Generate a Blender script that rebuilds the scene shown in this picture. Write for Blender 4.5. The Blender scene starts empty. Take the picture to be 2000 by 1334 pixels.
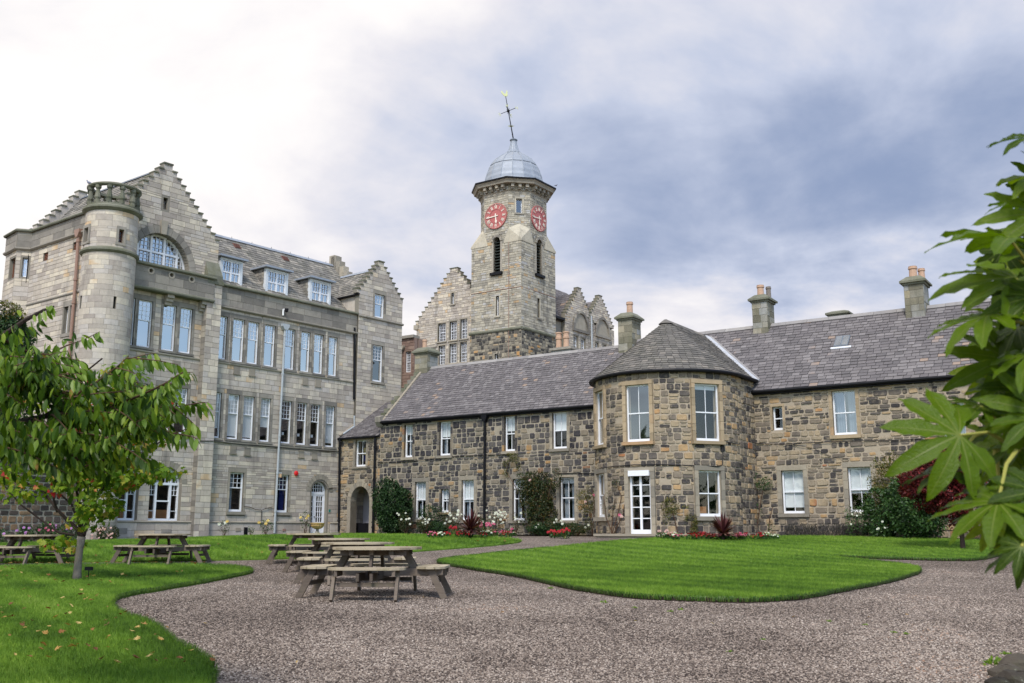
import bpy, math, random
from mathutils import Vector, Matrix, noise
from mathutils.geometry import delaunay_2d_cdt
rad = math.radians
RN = random.Random(11)
SC = bpy.context.scene
COL = SC.collection

# ------------------------------------------------------------------ camera
FPX = 1944.0                                  # focal length in pixels of a 2000 px wide frame (35 mm lens)
TH = math.atan(368 / FPX)                     # camera pitched up so that eye level lies low in the frame
CT, ST = math.cos(TH), math.sin(TH)
FH = FPX / CT
EYE = 1.6
cam_d = bpy.data.cameras.new('camera')
cam_d.lens = 35.0
cam_d.sensor_width = 36.0
cam_d.clip_start = 0.1
cam_d.clip_end = 3000
cam_d.dof.use_dof = True
cam_d.dof.focus_distance = 34.0
cam_d.dof.aperture_fstop = 5.6
cam = bpy.data.objects.new('camera', cam_d)
cam.location = (0, 0, EYE)
cam.rotation_euler = (math.pi / 2 + TH, 0, 0)
COL.objects.link(cam)
SC.camera = cam

# ------------------------------------------------------------------ view, world, sun
SC.render.engine = 'CYCLES'
SC.view_settings.view_transform = 'Standard'
SC.view_settings.look = 'None'
SC.view_settings.exposure = 0.68
SC.view_settings.gamma = 1.0
SC.view_settings.use_curve_mapping = False
SC.cycles.use_denoising = True
SC.cycles.max_bounces = 8
SC.cycles.transparent_max_bounces = 24
SC.cycles.volume_bounces = 0
SC.cycles.caustics_reflective = False
SC.cycles.caustics_refractive = False

SUN_EL, SUN_AZ = 50.0, -170.0                  # azimuth from +Y, clockwise seen from above: high behind the viewer, veiled
sun_d = bpy.data.lights.new('sun', 'SUN')
sun_d.energy = 2.0
sun_d.angle = rad(14)
sun_d.color = (1.0, 0.95, 0.88)
sun = bpy.data.objects.new('sun', sun_d)
sdir = Vector((math.sin(rad(SUN_AZ)) * math.cos(rad(SUN_EL)), math.cos(rad(SUN_AZ)) * math.cos(rad(SUN_EL)), math.sin(rad(SUN_EL))))
sun.rotation_euler = sdir.to_track_quat('Z', 'Y').to_euler()
sun.location = (-30, 10, 50)
COL.objects.link(sun)


class NT:
    """small wrapper to write node graphs as expressions"""
    def __init__(s, nt):
        s.t = nt
    def n(s, kind, ins=None, **props):
        nd = s.t.nodes.new(kind)
        for k, v in props.items():
            setattr(nd, k, v)
        for k, v in (ins or {}).items():
            sock = nd.inputs[k]
            if isinstance(v, bpy.types.NodeSocket):
                s.t.links.new(v, sock)
            else:
                sock.default_value = v
        return nd
    def math(s, op, a, b=0.0, c=None, clamp=False):
        d = {0: a, 1: b}
        if c is not None:
            d[2] = c
        return s.n('ShaderNodeMath', d, operation=op, use_clamp=clamp).outputs[0]
    def mix(s, f, a, b, mode='MIX'):
        nd = s.n('ShaderNodeMix', data_type='RGBA', blend_type=mode)
        for i, v in ((0, f), (6, a), (7, b)):
            if isinstance(v, bpy.types.NodeSocket):
                s.t.links.new(v, nd.inputs[i])
            else:
                nd.inputs[i].default_value = v if i == 0 else tuple(v) + ((1,) if len(v) == 3 else ())
        return nd.outputs[2]
    def ramp(s, f, stops, interp='LINEAR'):
        nd = s.n('ShaderNodeValToRGB', {0: f})
        cr = nd.color_ramp
        cr.interpolation = interp
        while len(cr.elements) < len(stops):
            cr.elements.new(0.5)
        for e, (p, c) in zip(cr.elements, stops):
            e.position = p
            e.color = tuple(c) + (1,) if len(c) == 3 else c
        return nd.outputs[0]
    def smooth(s, v, a, b, lo=0.0, hi=1.0):
        return s.n('ShaderNodeMapRange', {0: v, 1: a, 2: b, 3: lo, 4: hi}, interpolation_type='SMOOTHSTEP').outputs[0]
    def noise(s, vec, scale, detail=4, rough=0.55, dist=0.0, out=0):
        return s.n('ShaderNodeTexNoise', {'Vector': vec, 'Scale': scale, 'Detail': detail, 'Roughness': rough, 'Distortion': dist}).outputs[out]


world = bpy.data.worlds.new('World')
SC.world = world
world.use_nodes = True
W_ = NT(world.node_tree)
for nd in list(world.node_tree.nodes):
    world.node_tree.nodes.remove(nd)
tc = W_.n('ShaderNodeTexCoord')
sp = W_.n('ShaderNodeSeparateXYZ', {0: tc.outputs['Generated']})
vx, vy, vz = sp.outputs
sky = W_.n('ShaderNodeTexSky', sky_type='NISHITA', sun_disc=False, sun_elevation=rad(SUN_EL), sun_rotation=rad(SUN_AZ),
           air_density=1.0, dust_density=0.6, ozone_density=1.5)
zc = W_.math('MAXIMUM', vz, 0.0)
den = W_.math('ADD', zc, 0.22)
cp = W_.n('ShaderNodeCombineXYZ', {0: W_.math('DIVIDE', vx, den), 1: W_.math('DIVIDE', vy, den), 2: 0.0}).outputs[0]
n1 = W_.noise(cp, 1.0, 7, 0.56, 0.45)
cp2 = W_.n('ShaderNodeVectorMath', {0: cp, 1: (7.3, 2.1, 0)}, operation='ADD').outputs[0]
n2 = W_.noise(cp2, 2.6, 6, 0.55, 0.3)
nn = W_.math('ADD', W_.math('MULTIPLY', n1, 0.68), W_.math('MULTIPLY', n2, 0.32))
# broad structure of the overcast: brighter towards the sun (left), a heavier blue-grey bank to the right
az = W_.math('DIVIDE', vx, W_.math('MAXIMUM', W_.math('SQRT', W_.math('ADD', W_.math('MULTIPLY', vx, vx), W_.math('MULTIPLY', vy, vy))), 0.001))
right = W_.smooth(az, -0.42, 0.36)
lift = W_.smooth(W_.math('ADD', vz, W_.math('MULTIPLY', nn, 0.16)), 0.20, 0.37)
bank = W_.math('MULTIPLY', W_.math('MULTIPLY', right, lift), W_.smooth(vz, 0.32, 0.52, 1.0, 0.5))
dark = W_.math('ADD', W_.math('MULTIPLY', bank, 0.80), W_.math('MULTIPLY', W_.math('SUBTRACT', nn, 0.5), 2.6))
dark = W_.smooth(W_.math('ADD', dark, 0.07), 0.0, 0.98)
ccol = W_.ramp(dark, [(0.0, (0.96, 0.925, 0.91)), (0.26, (0.76, 0.75, 0.80)), (0.58, (0.52, 0.57, 0.71)), (1.0, (0.26, 0.33, 0.50))])
ccol = W_.n('ShaderNodeVectorMath', {0: ccol, 1: (6.9, 6.9, 6.9)}, operation='MULTIPLY').outputs[0]
# clearer sky behind the photographer (the upper windows mirror it)
clear = W_.smooth(W_.math('ADD', W_.math('SUBTRACT', vy, W_.math('MULTIPLY', vx, 0.5)), W_.math('MULTIPLY', W_.math('SUBTRACT', nn, 0.5), 1.0)), 0.25, -0.3, 0.0, 0.85)
skc = W_.mix(clear, ccol, W_.n('ShaderNodeVectorMath', {0: sky.outputs[0], 1: (1.7, 1.7, 1.7)}, operation='MULTIPLY').outputs[0])
bg = W_.n('ShaderNodeBackground', {'Color': skc, 'Strength': 0.1})
W_.n('ShaderNodeOutputWorld', {0: bg.outputs[0]})


# ------------------------------------------------------------------ geometry of the place
def ray(px, py):
    x = (px - 1000) / FPX
    y = (667 - py) / FPX
    return Vector((x, CT - y * ST, ST + y * CT))


def proj(p):
    X, Y, Z = p[0], p[1], p[2] - EYE
    dep = Y * CT + Z * ST
    if dep < 0.05:
        return None
    up = -Y * ST + Z * CT
    return 1000 + FPX * X / dep, 667 - FPX * up / dep


class Flat:
    """a planar sheet: s along u, t along v (world up for walls), d outwards along n"""
    def __init__(self, o, u, v, n):
        self.o, self.u, self.v, self.n = Vector(o), Vector(u).normalized(), Vector(v).normalized(), Vector(n).normalized()
    def P(self, s, t, d=0.0):
        return self.o + self.u * s + self.v * t + self.n * d
    def off(self, s=0, t=0, d=0):
        return Flat(self.P(s, t, d), self.u, self.v, self.n)
    def at(self, px, py, d=0.0):
        r = ray(px, py)
        o = self.o + self.n * d - Vector((0, 0, EYE))
        k = o.dot(self.n) / r.dot(self.n)
        q = r * k - o
        return q.dot(self.u), q.dot(self.v)
    def local(self, s):
        return self.off(s), 0.0


def wall_frame(x, y, vpx, sg):
    ux = (vpx - 1000) / FH
    u = Vector((ux, 1, 0)).normalized() * sg
    n = Vector((u.y, -u.x, 0))
    if n.y > 0:
        n = -n
    return Flat((x, y, 0), u, (0, 0, 1), n)


class Cyl:
    """a round wall: s is arc length from the angle a0 (0 = +X, counter-clockwise), growing clockwise when sg = -1"""
    curved = True
    def __init__(self, cx, cy, r, a0, sg=1):
        self.cx, self.cy, self.r, self.a0, self.sg = cx, cy, r, a0, sg
    def ang(self, s):
        return self.a0 + self.sg * s / self.r
    def P(self, s, t, d=0.0):
        a = self.ang(s)
        return Vector((self.cx + (self.r + d) * math.cos(a), self.cy + (self.r + d) * math.sin(a), t))
    def at(self, px, py, d=0.0):
        r = ray(px, py)
        R = self.r + d
        A = r.x * r.x + r.y * r.y
        B = -2 * (r.x * self.cx + r.y * self.cy)
        C = self.cx ** 2 + self.cy ** 2 - R * R
        q = max(0.0, B * B - 4 * A * C)
        k = (-B - math.sqrt(q)) / (2 * A)
        a = math.atan2(r.y * k - self.cy, r.x * k - self.cx)
        da = (a - self.a0) * self.sg
        while da < -0.5:
            da += 2 * math.pi
        while da > 2 * math.pi - 0.5:
            da -= 2 * math.pi
        return da * self.r, r.z * k + EYE
    def local(self, s):
        a = self.ang(s)
        n = Vector((math.cos(a), math.sin(a), 0))
        u = Vector((-math.sin(a), math.cos(a), 0)) * self.sg
        return Flat(self.P(s, 0, 0), u, (0, 0, 1), n), 0.0


YK = [(-20, -1.2), (0, 0.0), (8, 0.31), (13, 0.54), (16, 0.61), (19.3, 0.635), (23, 0.68), (26, 0.78), (28, 0.88), (32, 1.15), (36, 1.32), (50, 1.36), (60, 1.42), (200, 1.6), (900, 3)]


def ground_z(x, y):
    k = 0
    while k < len(YK) - 2 and y > YK[k + 1][0]:
        k += 1
    (a, za), (b, zb) = YK[k], YK[k + 1]
    f = min(1, max(0, (y - a) / (b - a)))
    m0 = (zb - za)
    z = za + m0 * f
    side = min(1, max(0, (y - 20) / 15.0))
    z += 0.028 * min(0.0, max(x, -30) + 9) * side
    return z


def on_ground(px, py, dz=0.0):
    r = ray(px, py)
    t, step = 5.0, 0.05
    while t < 140:
        p = r * t
        if p.z + EYE <= ground_z(p.x, p.y) + dz:
            break
        t += step
    return Vector((p.x, p.y, ground_z(p.x, p.y)))


def at_depth(px, py, Y):
    r = ray(px, py)
    r = r * (Y / r.y)
    return Vector((r.x, r.y, r.z + EYE))


# ------------------------------------------------------------------ objects
def tag(o, label=None, cat=None, group=None, kind=None):
    if label: o['label'] = label
    if cat: o['category'] = cat
    if group: o['group'] = group
    if kind: o['kind'] = kind
    return o


def empty(name, loc, label, cat, group=None, rz=0.0):
    o = bpy.data.objects.new(name, None)
    o.empty_display_size = 0.3
    o.location = loc
    o.rotation_euler = (0, 0, rz)
    COL.objects.link(o)
    return tag(o, label, cat, group)


def origin_of(parent):
    v = Vector((0, 0, 0))
    while parent is not None:
        v += parent.location
        parent = parent.parent
    return v


def mesh_from(name, vs, fs, mat, rnd=None, smooth=False, matidx=None):
    me = bpy.data.meshes.new(name)
    me.from_pydata(vs, [], fs)
    for m in (mat if isinstance(mat, (list, tuple)) else [mat]):
        me.materials.append(m)
    if matidx:
        me.polygons.foreach_set('material_index', matidx)
    if rnd is not None:
        a = me.attributes.new('rnd', 'FLOAT', 'FACE')
        a.data.foreach_set('value', rnd)
    if smooth:
        me.polygons.foreach_set('use_smooth', [True] * len(fs))
    return me


def link(name, me, parent=None, color=0.0):
    o = bpy.data.objects.new(name, me)
    COL.objects.link(o)
    o.color = (color, 0, 0, 1)
    if parent is not None:
        o.parent = parent
    return o


class MB:
    """collects geometry in world coordinates; build() links it as one mesh object under its parent"""
    def __init__(self):
        self.v, self.f, self.r, self.mi = [], [], [], []
        self.cr = 0.5
        self.cm = 0
    def add(self, vs, fs, r=None):
        b = len(self.v)
        self.v.extend(vs)
        self.f.extend([tuple(b + i for i in f) for f in fs])
        rr = self.cr if r is None else r
        self.r.extend([rr] * len(fs))
        self.mi.extend([self.cm] * len(fs))
    def quad(self, a, b, c, d):
        self.add([a, b, c, d], [(0, 1, 2, 3)])
    def box(self, fr, s0, s1, t0, t1, d0, d1):
        P = fr.P
        vs = [P(s0, t0, d0), P(s1, t0, d0), P(s1, t1, d0), P(s0, t1, d0), P(s0, t0, d1), P(s1, t0, d1), P(s1, t1, d1), P(s0, t1, d1)]
        self.add(vs, [(0, 3, 2, 1), (4, 5, 6, 7), (0, 1, 5, 4), (1, 2, 6, 5), (2, 3, 7, 6), (3, 0, 4, 7)])
    def bar(self, a, b, w, h=None, up=(0, 0, 1)):
        a, b = Vector(a), Vector(b)
        h = h or w
        d = (b - a).normalized()
        upv = Vector(up)
        if abs(d.dot(upv)) > 0.98:
            upv = Vector((1, 0, 0))
        x = d.cross(upv).normalized() * (w / 2)
        y = x.normalized().cross(d).normalized() * (h / 2)
        vs = [a - x - y, a + x - y, a + x + y, a - x + y, b - x - y, b + x - y, b + x + y, b - x + y]
        self.add(vs, [(0, 3, 2, 1), (4, 5, 6, 7), (0, 1, 5, 4), (1, 2, 6, 5), (2, 3, 7, 6), (3, 0, 4, 7)])
    def tube(self, pts, radii, n=8, cap=True):
        pts = [Vector(p) for p in pts]
        if not isinstance(radii, (list, tuple)):
            radii = [radii] * len(pts)
        vs, fs = [], []
        px = None
        for i, p in enumerate(pts):
            d = (pts[min(i + 1, len(pts) - 1)] - pts[max(i - 1, 0)]).normalized()
            if px is None:
                up = Vector((0, 0, 1)) if abs(d.z) < 0.9 else Vector((1, 0, 0))
                px = d.cross(up).normalized()
            px = (px - d * px.dot(d)).normalized()
            py = d.cross(px)
            for k in range(n):
                a = 2 * math.pi * k / n
                vs.append(p + (px * math.cos(a) + py * math.sin(a)) * radii[i])
        for i in range(len(pts) - 1):
            for k in range(n):
                fs.append((i * n + k, i * n + (k + 1) % n, (i + 1) * n + (k + 1) % n, (i + 1) * n + k))
        if cap:
            fs.append(tuple(range(n - 1, -1, -1)))
            fs.append(tuple((len(pts) - 1) * n + k for k in range(n)))
        self.add(vs, fs)
    def lathe(self, c, prof, n=24, a0=0.0, a1=2 * math.pi, ph=0.0):
        full = abs(a1 - a0 - 2 * math.pi) < 1e-6
        m = n if full else n + 1
        vs, fs = [], []
        for r, z in prof:
            for k in range(m):
                a = a0 + (a1 - a0) * k / n + ph
                vs.append(Vector((c[0] + r * math.cos(a), c[1] + r * math.sin(a), c[2] + z)))
        for i in range(len(prof) - 1):
            for k in range(n):
                k2 = (k + 1) % m
                fs.append((i * m + k, i * m + k2, (i + 1) * m + k2, (i + 1) * m + k))
        self.add(vs, fs)
    def prism(self, fr, poly, d0, d1):
        n = len(poly)
        vs = [fr.P(s, t, d1) for s, t in poly] + [fr.P(s, t, d0) for s, t in poly]
        fs = [tuple(range(n)), tuple(range(2 * n - 1, n - 1, -1))]
        fs += [(i, n + i, n + (i + 1) % n, (i + 1) % n) for i in range(n)]
        self.add(vs, fs)
    def build(self, name, mat, parent=None, smooth=False, label=None):
        if not self.f:
            return None
        o = origin_of(parent)
        vs = [(v[0] - o.x, v[1] - o.y, v[2] - o.z) for v in self.v]
        me = mesh_from(name, vs, self.f, mat, self.r, smooth, self.mi if any(self.mi) else None)
        ob = link(name, me, parent)
        if label:
            ob['label'] = label
        return ob


class Thing:
    """a top-level Empty plus piles of small pieces (stones, slates) that are shared out at the end"""
    def __init__(self, name, loc, label, cat, group=None):
        self.root = empty(name, loc, label, cat, group)
        self.piles = {}
    def piece(self, kind, vs, fs, r, mat):
        self.piles.setdefault(kind, []).append((vs, fs, r, mat))
    def finish(self, singles, rest_names, cap=300, min_px=7):
        o = origin_of(self.root)
        for kind, lst in self.piles.items():
            sc = []
            for i, (vs, fs, r, mat) in enumerate(lst):
                pp = [proj(v) for v in vs[:4]]
                if None in pp:
                    continue
                xs = [p[0] for p in pp]; ys = [p[1] for p in pp]
                if max(xs) < 0 or min(xs) > 2000 or max(ys) < 0 or min(ys) > 1334:
                    continue
                ar = 0
                for k in range(4):
                    ar += pp[k][0] * pp[(k + 1) % 4][1] - pp[(k + 1) % 4][0] * pp[k][1]
                if ar > 0:      # faces away (screen y grows downwards)
                    continue
                if max(xs) - min(xs) < min_px:
                    continue
                sc.append((abs(ar), i))
            sc.sort(reverse=True)
            top = set(i for _, i in sc[:cap]) if singles.get(kind) else set()
            rest = {}
            for i, (vs, fs, r, mat) in enumerate(lst):
                if i in top:
                    me = mesh_from(singles[kind], [(v[0] - o.x, v[1] - o.y, v[2] - o.z) for v in vs], fs, mat, [r] * len(fs))
                    link(singles[kind], me, self.root)
                else:
                    m = rest.setdefault(mat.name, MB())
                    m.add(vs, fs, r)
            for mn, m in rest.items():
                ob = m.build(rest_names[kind], bpy.data.materials[mn], self.root)
                ob['kind'] = 'stuff'


# ------------------------------------------------------------------ masonry and slating
def pack(solids, holes, hr, wr, rng, snap=None):
    """lays courses over the union of the rectangles `solids` less `holes`; returns rectangles (s0,s1,z0,z1)"""
    if not solids:
        return []
    zmin = min(r[2] for r in solids)
    zmax = max(r[3] for r in solids)
    out = []
    z = zmin
    cuts = sorted(snap or [])
    while z < zmax - 1e-4:
        h = rng.uniform(*hr)
        z1 = z + h
        for c in cuts:
            if z + 0.5 * hr[0] < c < z1 + 0.45 * hr[0]:
                z1 = c
                break
        z1 = min(z1, zmax)
        if zmax - z1 < 0.4 * hr[0]:
            z1 = zmax
        xs = set()
        for r in solids:
            if r[3] > z and r[2] < z1:
                xs.add(r[0]); xs.add(r[1])
        hh = [q for q in holes if q[3] > z + 1e-4 and q[2] < z1 - 1e-4]
        for q in hh:
            xs.add(q[0]); xs.add(q[1])
        xs = sorted(xs)
        segs = []
        for a, b in zip(xs, xs[1:]):
            if b - a < 1e-4:
                continue
            m = (a + b) / 2
            iv = []
            for r in solids:
                if r[0] <= m <= r[1] and r[3] > z and r[2] < z1:
                    iv.append((max(z, r[2]), min(z1, r[3])))
            iv.sort()
            mer = []
            for p in iv:
                if mer and p[0] <= mer[-1][1] + 1e-4:
                    mer[-1] = (mer[-1][0], max(mer[-1][1], p[1]))
                else:
                    mer.append(p)
            for q in hh:
                if q[0] <= m <= q[1]:
                    nx = []
                    for p in mer:
                        if q[3] <= p[0] or q[2] >= p[1]:
                            nx.append(p)
                        else:
                            if q[2] > p[0]: nx.append((p[0], q[2]))
                            if q[3] < p[1]: nx.append((q[3], p[1]))
                    mer = nx
            key = tuple((round(p, 3), round(q, 3)) for p, q in mer)
            if segs and segs[-1][2] == key and abs(segs[-1][1] - a) < 1e-4:
                segs[-1][1] = b
            else:
                segs.append([a, b, key])
        for a, b, key in segs:
            for za, zb in key:
                if zb - za < 0.03 or b - a < 0.03:
                    continue
                x = a
                first = True
                while x < b - 1e-4:
                    w = rng.uniform(*wr)
                    if first:
                        w *= rng.uniform(0.5, 1.0)
                        first = False
                    if b - (x + w) < wr[0] * 0.6:
                        w = b - x
                    w = min(w, b - x)
                    out.append((x, x + w, za, zb))
                    x += w
        z = z1
    return out


def stone_ashlar(th, fr, q, mat, rng, gap=0.008, proud=0.012, kind='stone', rv=None, d0=0.0):
    s0, s1, z0, z1 = q
    g = gap / 2
    d = d0 + proud * rng.uniform(0.5, 1.2)
    a, b, c, e = s0 + g, s1 - g, z0 + g, z1 - g
    if b - a < 0.02 or e - c < 0.02:
        return
    k = 0.006
    P = fr.P
    if getattr(fr, 'curved', False):
        m = max(1, math.ceil((b - a) / (0.16 * fr.r)))
        xs = [a + (b - a) * i / m for i in range(m + 1)]
        # the first four corners give the outline, the rest fill in the curve
        vs = [P(a, c, d), P(b, c, d), P(b, e, d), P(a, e, d)]
        fs = []
        lo, hi = [0], [3]
        for x in xs[1:-1]:
            vs += [P(x, c, d), P(x, e, d)]
            lo.append(len(vs) - 2); hi.append(len(vs) - 1)
        lo.append(1); hi.append(2)
        for i in range(m):
            fs.append((lo[i], lo[i + 1], hi[i + 1], hi[i]))
        vs += [P(a, c, d0 - .01), P(b, c, d0 - .01), P(b, e, d0 - .01), P(a, e, d0 - .01)]
        n = len(vs) - 4
        fs += [(n, 0, 3, n + 3), (1, n + 1, n + 2, 2), (0, n, n + 1, 1), (3, 2, n + 2, n + 3)]
        th.piece(kind, vs, fs, rng.random() if rv is None else rv, mat)
        return
    vs = [P(a + k, c + k, d), P(b - k, c + k, d), P(b - k, e - k, d), P(a + k, e - k, d), P(a, c, d0 - 0.01), P(b, c, d0 - 0.01), P(b, e, d0 - 0.01), P(a, e, d0 - 0.01)]
    th.piece(kind, vs, [(0, 1, 2, 3), (4, 5, 1, 0), (5, 6, 2, 1), (6, 7, 3, 2), (7, 4, 0, 3)], rng.random() if rv is None else rv, mat)


def stone_rubble(th, fr, q, mat, rng, joint=0.03, proud=0.03, kind='stone'):
    s0, s1, z0, z1 = q
    w, h = s1 - s0, z1 - z0
    g = joint * rng.uniform(0.35, 0.9)
    a, b = s0 + g * rng.uniform(0.5, 1.3), s1 - g * rng.uniform(0.5, 1.3)
    c, e = z0 + g * rng.uniform(0.4, 1.2), z1 - g * rng.uniform(0.4, 1.2)
    if b - a < 0.04 or e - c < 0.035:
        return
    sk = rng.uniform(-.012, .012)
    w, h = b - a, e - c
    cx, cz = min(0.06, w * 0.22), min(0.05, h * 0.25)
    j = lambda m: rng.uniform(-m, m)
    pts = [(a + cx * rng.uniform(0.2, 1.0), c + j(.008)), (b - cx * rng.uniform(0.2, 1.0), c + sk + j(.012)), (b + j(.014), c + cz * rng.uniform(0.3, 1)), (b + j(.01), e - cz * rng.uniform(0.3, 1)),
           (b - cx * rng.uniform(0.2, 1.0), e + j(.008)), (a + cx * rng.uniform(0.2, 1.0), e + j(.008)), (a + j(.01), e - cz * rng.uniform(0.3, 1)), (a + j(.01), c + cz * rng.uniform(0.3, 1))]
    mx, mz = (a + b) / 2, (c + e) / 2
    d = proud * rng.uniform(0.5, 1.3)
    P = fr.P
    order = [0, 2, 4, 6, 1, 3, 5, 7]          # a spread of corners first, for the size estimate
    vs = [P(mx + (x - mx) * 0.86, mz + (z - mz) * 0.82, d + j(.004)) for x, z in pts] + [P(x, z, -0.012) for x, z in pts]
    idx = {v: i for i, v in enumerate(order)}
    nv = [vs[i] for i in order] + vs[8:]
    fs = [tuple(idx[i] for i in range(8))] + [(8 + i, 8 + (i + 1) % 8, idx[(i + 1) % 8], idx[i]) for i in range(8)]
    th.piece(kind, nv, fs, rng.random(), mat)


def facade(th, fr, solids, holes, base_mat, stone_mat, style, rng, T=0.3, name='wall', stones=True, keep=(), sub=None, label=None):
    """a wall with openings: backing sheet with reveals, then courses of single stones on it. keep: rectangles left free of stones"""
    xs, zs = set(), set()
    for r in list(solids) + list(holes):
        xs.update(r[:2]); zs.update(r[2:])
    xs, zs = sorted(xs), sorted(zs)
    sub = sub or (0.25 if getattr(fr, 'curved', False) else None)
    if sub:
        nx = []
        for a, b in zip(xs, xs[1:]):
            n = max(1, int((b - a) / sub))
            nx += [a + (b - a) * i / n for i in range(n)]
        xs = nx + [xs[-1]]
    inr = lambda r, x, z: r[0] <= x <= r[1] and r[2] <= z <= r[3]
    nx, nz = len(xs) - 1, len(zs) - 1
    fill = [[False] * nz for _ in range(nx)]
    for i in range(nx):
        for k in range(nz):
            x, z = (xs[i] + xs[i + 1]) / 2, (zs[k] + zs[k + 1]) / 2
            fill[i][k] = any(inr(r, x, z) for r in solids) and not any(inr(r, x, z) for r in holes)
    mb = MB()
    P = fr.P
    F = lambda i, k: 0 <= i < nx and 0 <= k < nz and fill[i][k]
    for i in range(nx):
        for k in range(nz):
            if not fill[i][k]:
                continue
            a, b, c, e = xs[i], xs[i + 1], zs[k], zs[k + 1]
            mb.quad(P(a, c), P(b, c), P(b, e), P(a, e))
            if not F(i - 1, k): mb.quad(P(a, c, -T), P(a, c), P(a, e), P(a, e, -T))
            if not F(i + 1, k): mb.quad(P(b, c), P(b, c, -T), P(b, e, -T), P(b, e))
            if not F(i, k - 1): mb.quad(P(a, c, -T), P(b, c, -T), P(b, c), P(a, c))
            if not F(i, k + 1): mb.quad(P(a, e), P(b, e), P(b, e, -T), P(a, e, -T))
    w = mb.build(name, base_mat, th.root, label=label)
    if stones:
        hs = list(holes) + list(keep)
        snap = sorted(set([h[2] for h in hs] + [h[3] for h in hs]))
        if style == 'ashlar':
            for q in pack(solids, hs, (0.17, 0.27), (0.3, 0.75), rng, snap):
                stone_ashlar(th, fr, q, stone_mat, rng)
        elif style == 'big':
            for q in pack(solids, hs, (0.26, 0.33), (0.6, 1.2), rng, snap):
                stone_ashlar(th, fr, q, stone_mat, rng)
        elif style == 'rough':
            for q in pack(solids, hs, (0.13, 0.24), (0.2, 0.55), rng, snap):
                stone_ashlar(th, fr, q, stone_mat, rng, 0.014, 0.022)
        else:
            for q in pack(solids, hs, (0.18, 0.31), (0.2, 0.42) if getattr(fr, 'curved', False) else (0.2, 0.54), rng, snap):
                s0, s1, z0, z1 = q
                u = rng.random()
                if z1 - z0 > 0.24 and u < 0.30:
                    m = z0 + (z1 - z0) * rng.uniform(0.4, 0.6)
                    stone_rubble(th, fr, (s0, s1, z0, m), stone_mat, rng, 0.024)
                    if s1 - s0 > 0.4 and rng.random() < .5:
                        k = s0 + (s1 - s0) * rng.uniform(.35, .65)
                        stone_rubble(th, fr, (s0, k, m, z1), stone_mat, rng, 0.024)
                        stone_rubble(th, fr, (k, s1, m, z1), stone_mat, rng, 0.024)
                    else:
                        stone_rubble(th, fr, (s0, s1, m, z1), stone_mat, rng, 0.024)
                elif z1 - z0 > 0.2 and s1 - s0 > 0.42 and u < 0.5:
                    k = s0 + (s1 - s0) * rng.uniform(.6, .8)
                    stone_rubble(th, fr, (s0, k, z0, z1), stone_mat, rng, 0.03)
                    m = z0 + (z1 - z0) * rng.uniform(0.4, 0.6)
                    stone_rubble(th, fr, (k, s1, z0, m), stone_mat, rng, 0.022)
                    stone_rubble(th, fr, (k, s1, m, z1), stone_mat, rng, 0.022)
                elif u > 0.06:
                    stone_rubble(th, fr, q, stone_mat, rng, 0.032)
    return w


def arch_holes(s0, s1, zs, rise=None, n=12):
    """a rectangle stack that approximates an arch from springing zs upwards; the voussoir ring hides its steps"""
    m, r = (s0 + s1) / 2, (s1 - s0) / 2
    rise = rise or r
    out = []
    for i in range(n):
        f0, f1 = i / n, (i + 1) / n
        w = r * math.sqrt(max(0, 1 - ((f0 + f1) / 2) ** 2))
        out.append((m - w, m + w, zs + rise * f0, zs + rise * f1))
    return out


def arch_ring(mb, fr, s0, s1, zs, rise, w, d0, d1, n=13, gap=0.006, joined=True):
    m, r = (s0 + s1) / 2, (s1 - s0) / 2
    P = fr.P
    for i in range(n):
        a0 = math.pi * i / n + (gap / r)
        a1 = math.pi * (i + 1) / n - (gap / r)
        vs = []
        for rr, a, d in ((0, a0, d1), (0, a1, d1), (w, a1, d1), (w, a0, d1), (0, a0, d0), (0, a1, d0), (w, a1, d1 - .05), (w, a0, d1 - .05)):
            vs.append(P(m + (r + rr) * math.cos(a), zs + (rise + rr) * math.sin(a), d))
        mb.cr = RN.random()
        mb.add(vs, [(3, 2, 1, 0), (0, 1, 5, 4), (2, 3, 7, 6), (0, 4, 7, 3), (5, 1, 2, 6)])


def gable_steps(apex_s, apex_z, base_z, half, n, top_w=0.5):
    """rectangles of a crow-stepped gable from base_z up to apex_z"""
    out = []
    for i in range(n):
        z0 = base_z + (apex_z - base_z) * i / n
        z1 = base_z + (apex_z - base_z) * (i + 1) / n
        hw = half - (half - top_w / 2) * i / (n - 1)
        out.append((apex_s - hw, apex_s + hw, z0, z1))
    return out


def crow_caps(mb, fr, steps, d0, d1, base_half=None):
    for i, (a, b, z0, z1) in enumerate(steps):
        nx = steps[i + 1] if i + 1 < len(steps) else None
        m = (a + b) / 2
        wi = (nx[1] - m) if nx else 0.0
        for sg in ((-1, 1) if nx else (0,)):
            mb.cr = RN.random()
            if sg == 0:
                mb.box(fr, a - .015, b + .015, z1 - .02, z1 + .05, d0, d1)
            elif sg == 1:
                mb.box(fr, m + wi - .01, b + .015, z1 - .04, z1 + .025, d0, d1)
            else:
                mb.box(fr, a - .015, m - wi + .01, z1 - .04, z1 + .025, d0, d1)


def poly_row(poly, t):
    xs = []
    n = len(poly)
    for i in range(n):
        (x0, y0), (x1, y1) = poly[i], poly[(i + 1) % n]
        if (y0 <= t < y1) or (y1 <= t < y0):
            xs.append(x0 + (x1 - x0) * (t - y0) / (y1 - y0))
    xs.sort()
    return [(xs[i], xs[i + 1]) for i in range(0, len(xs) - 1, 2)]


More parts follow.
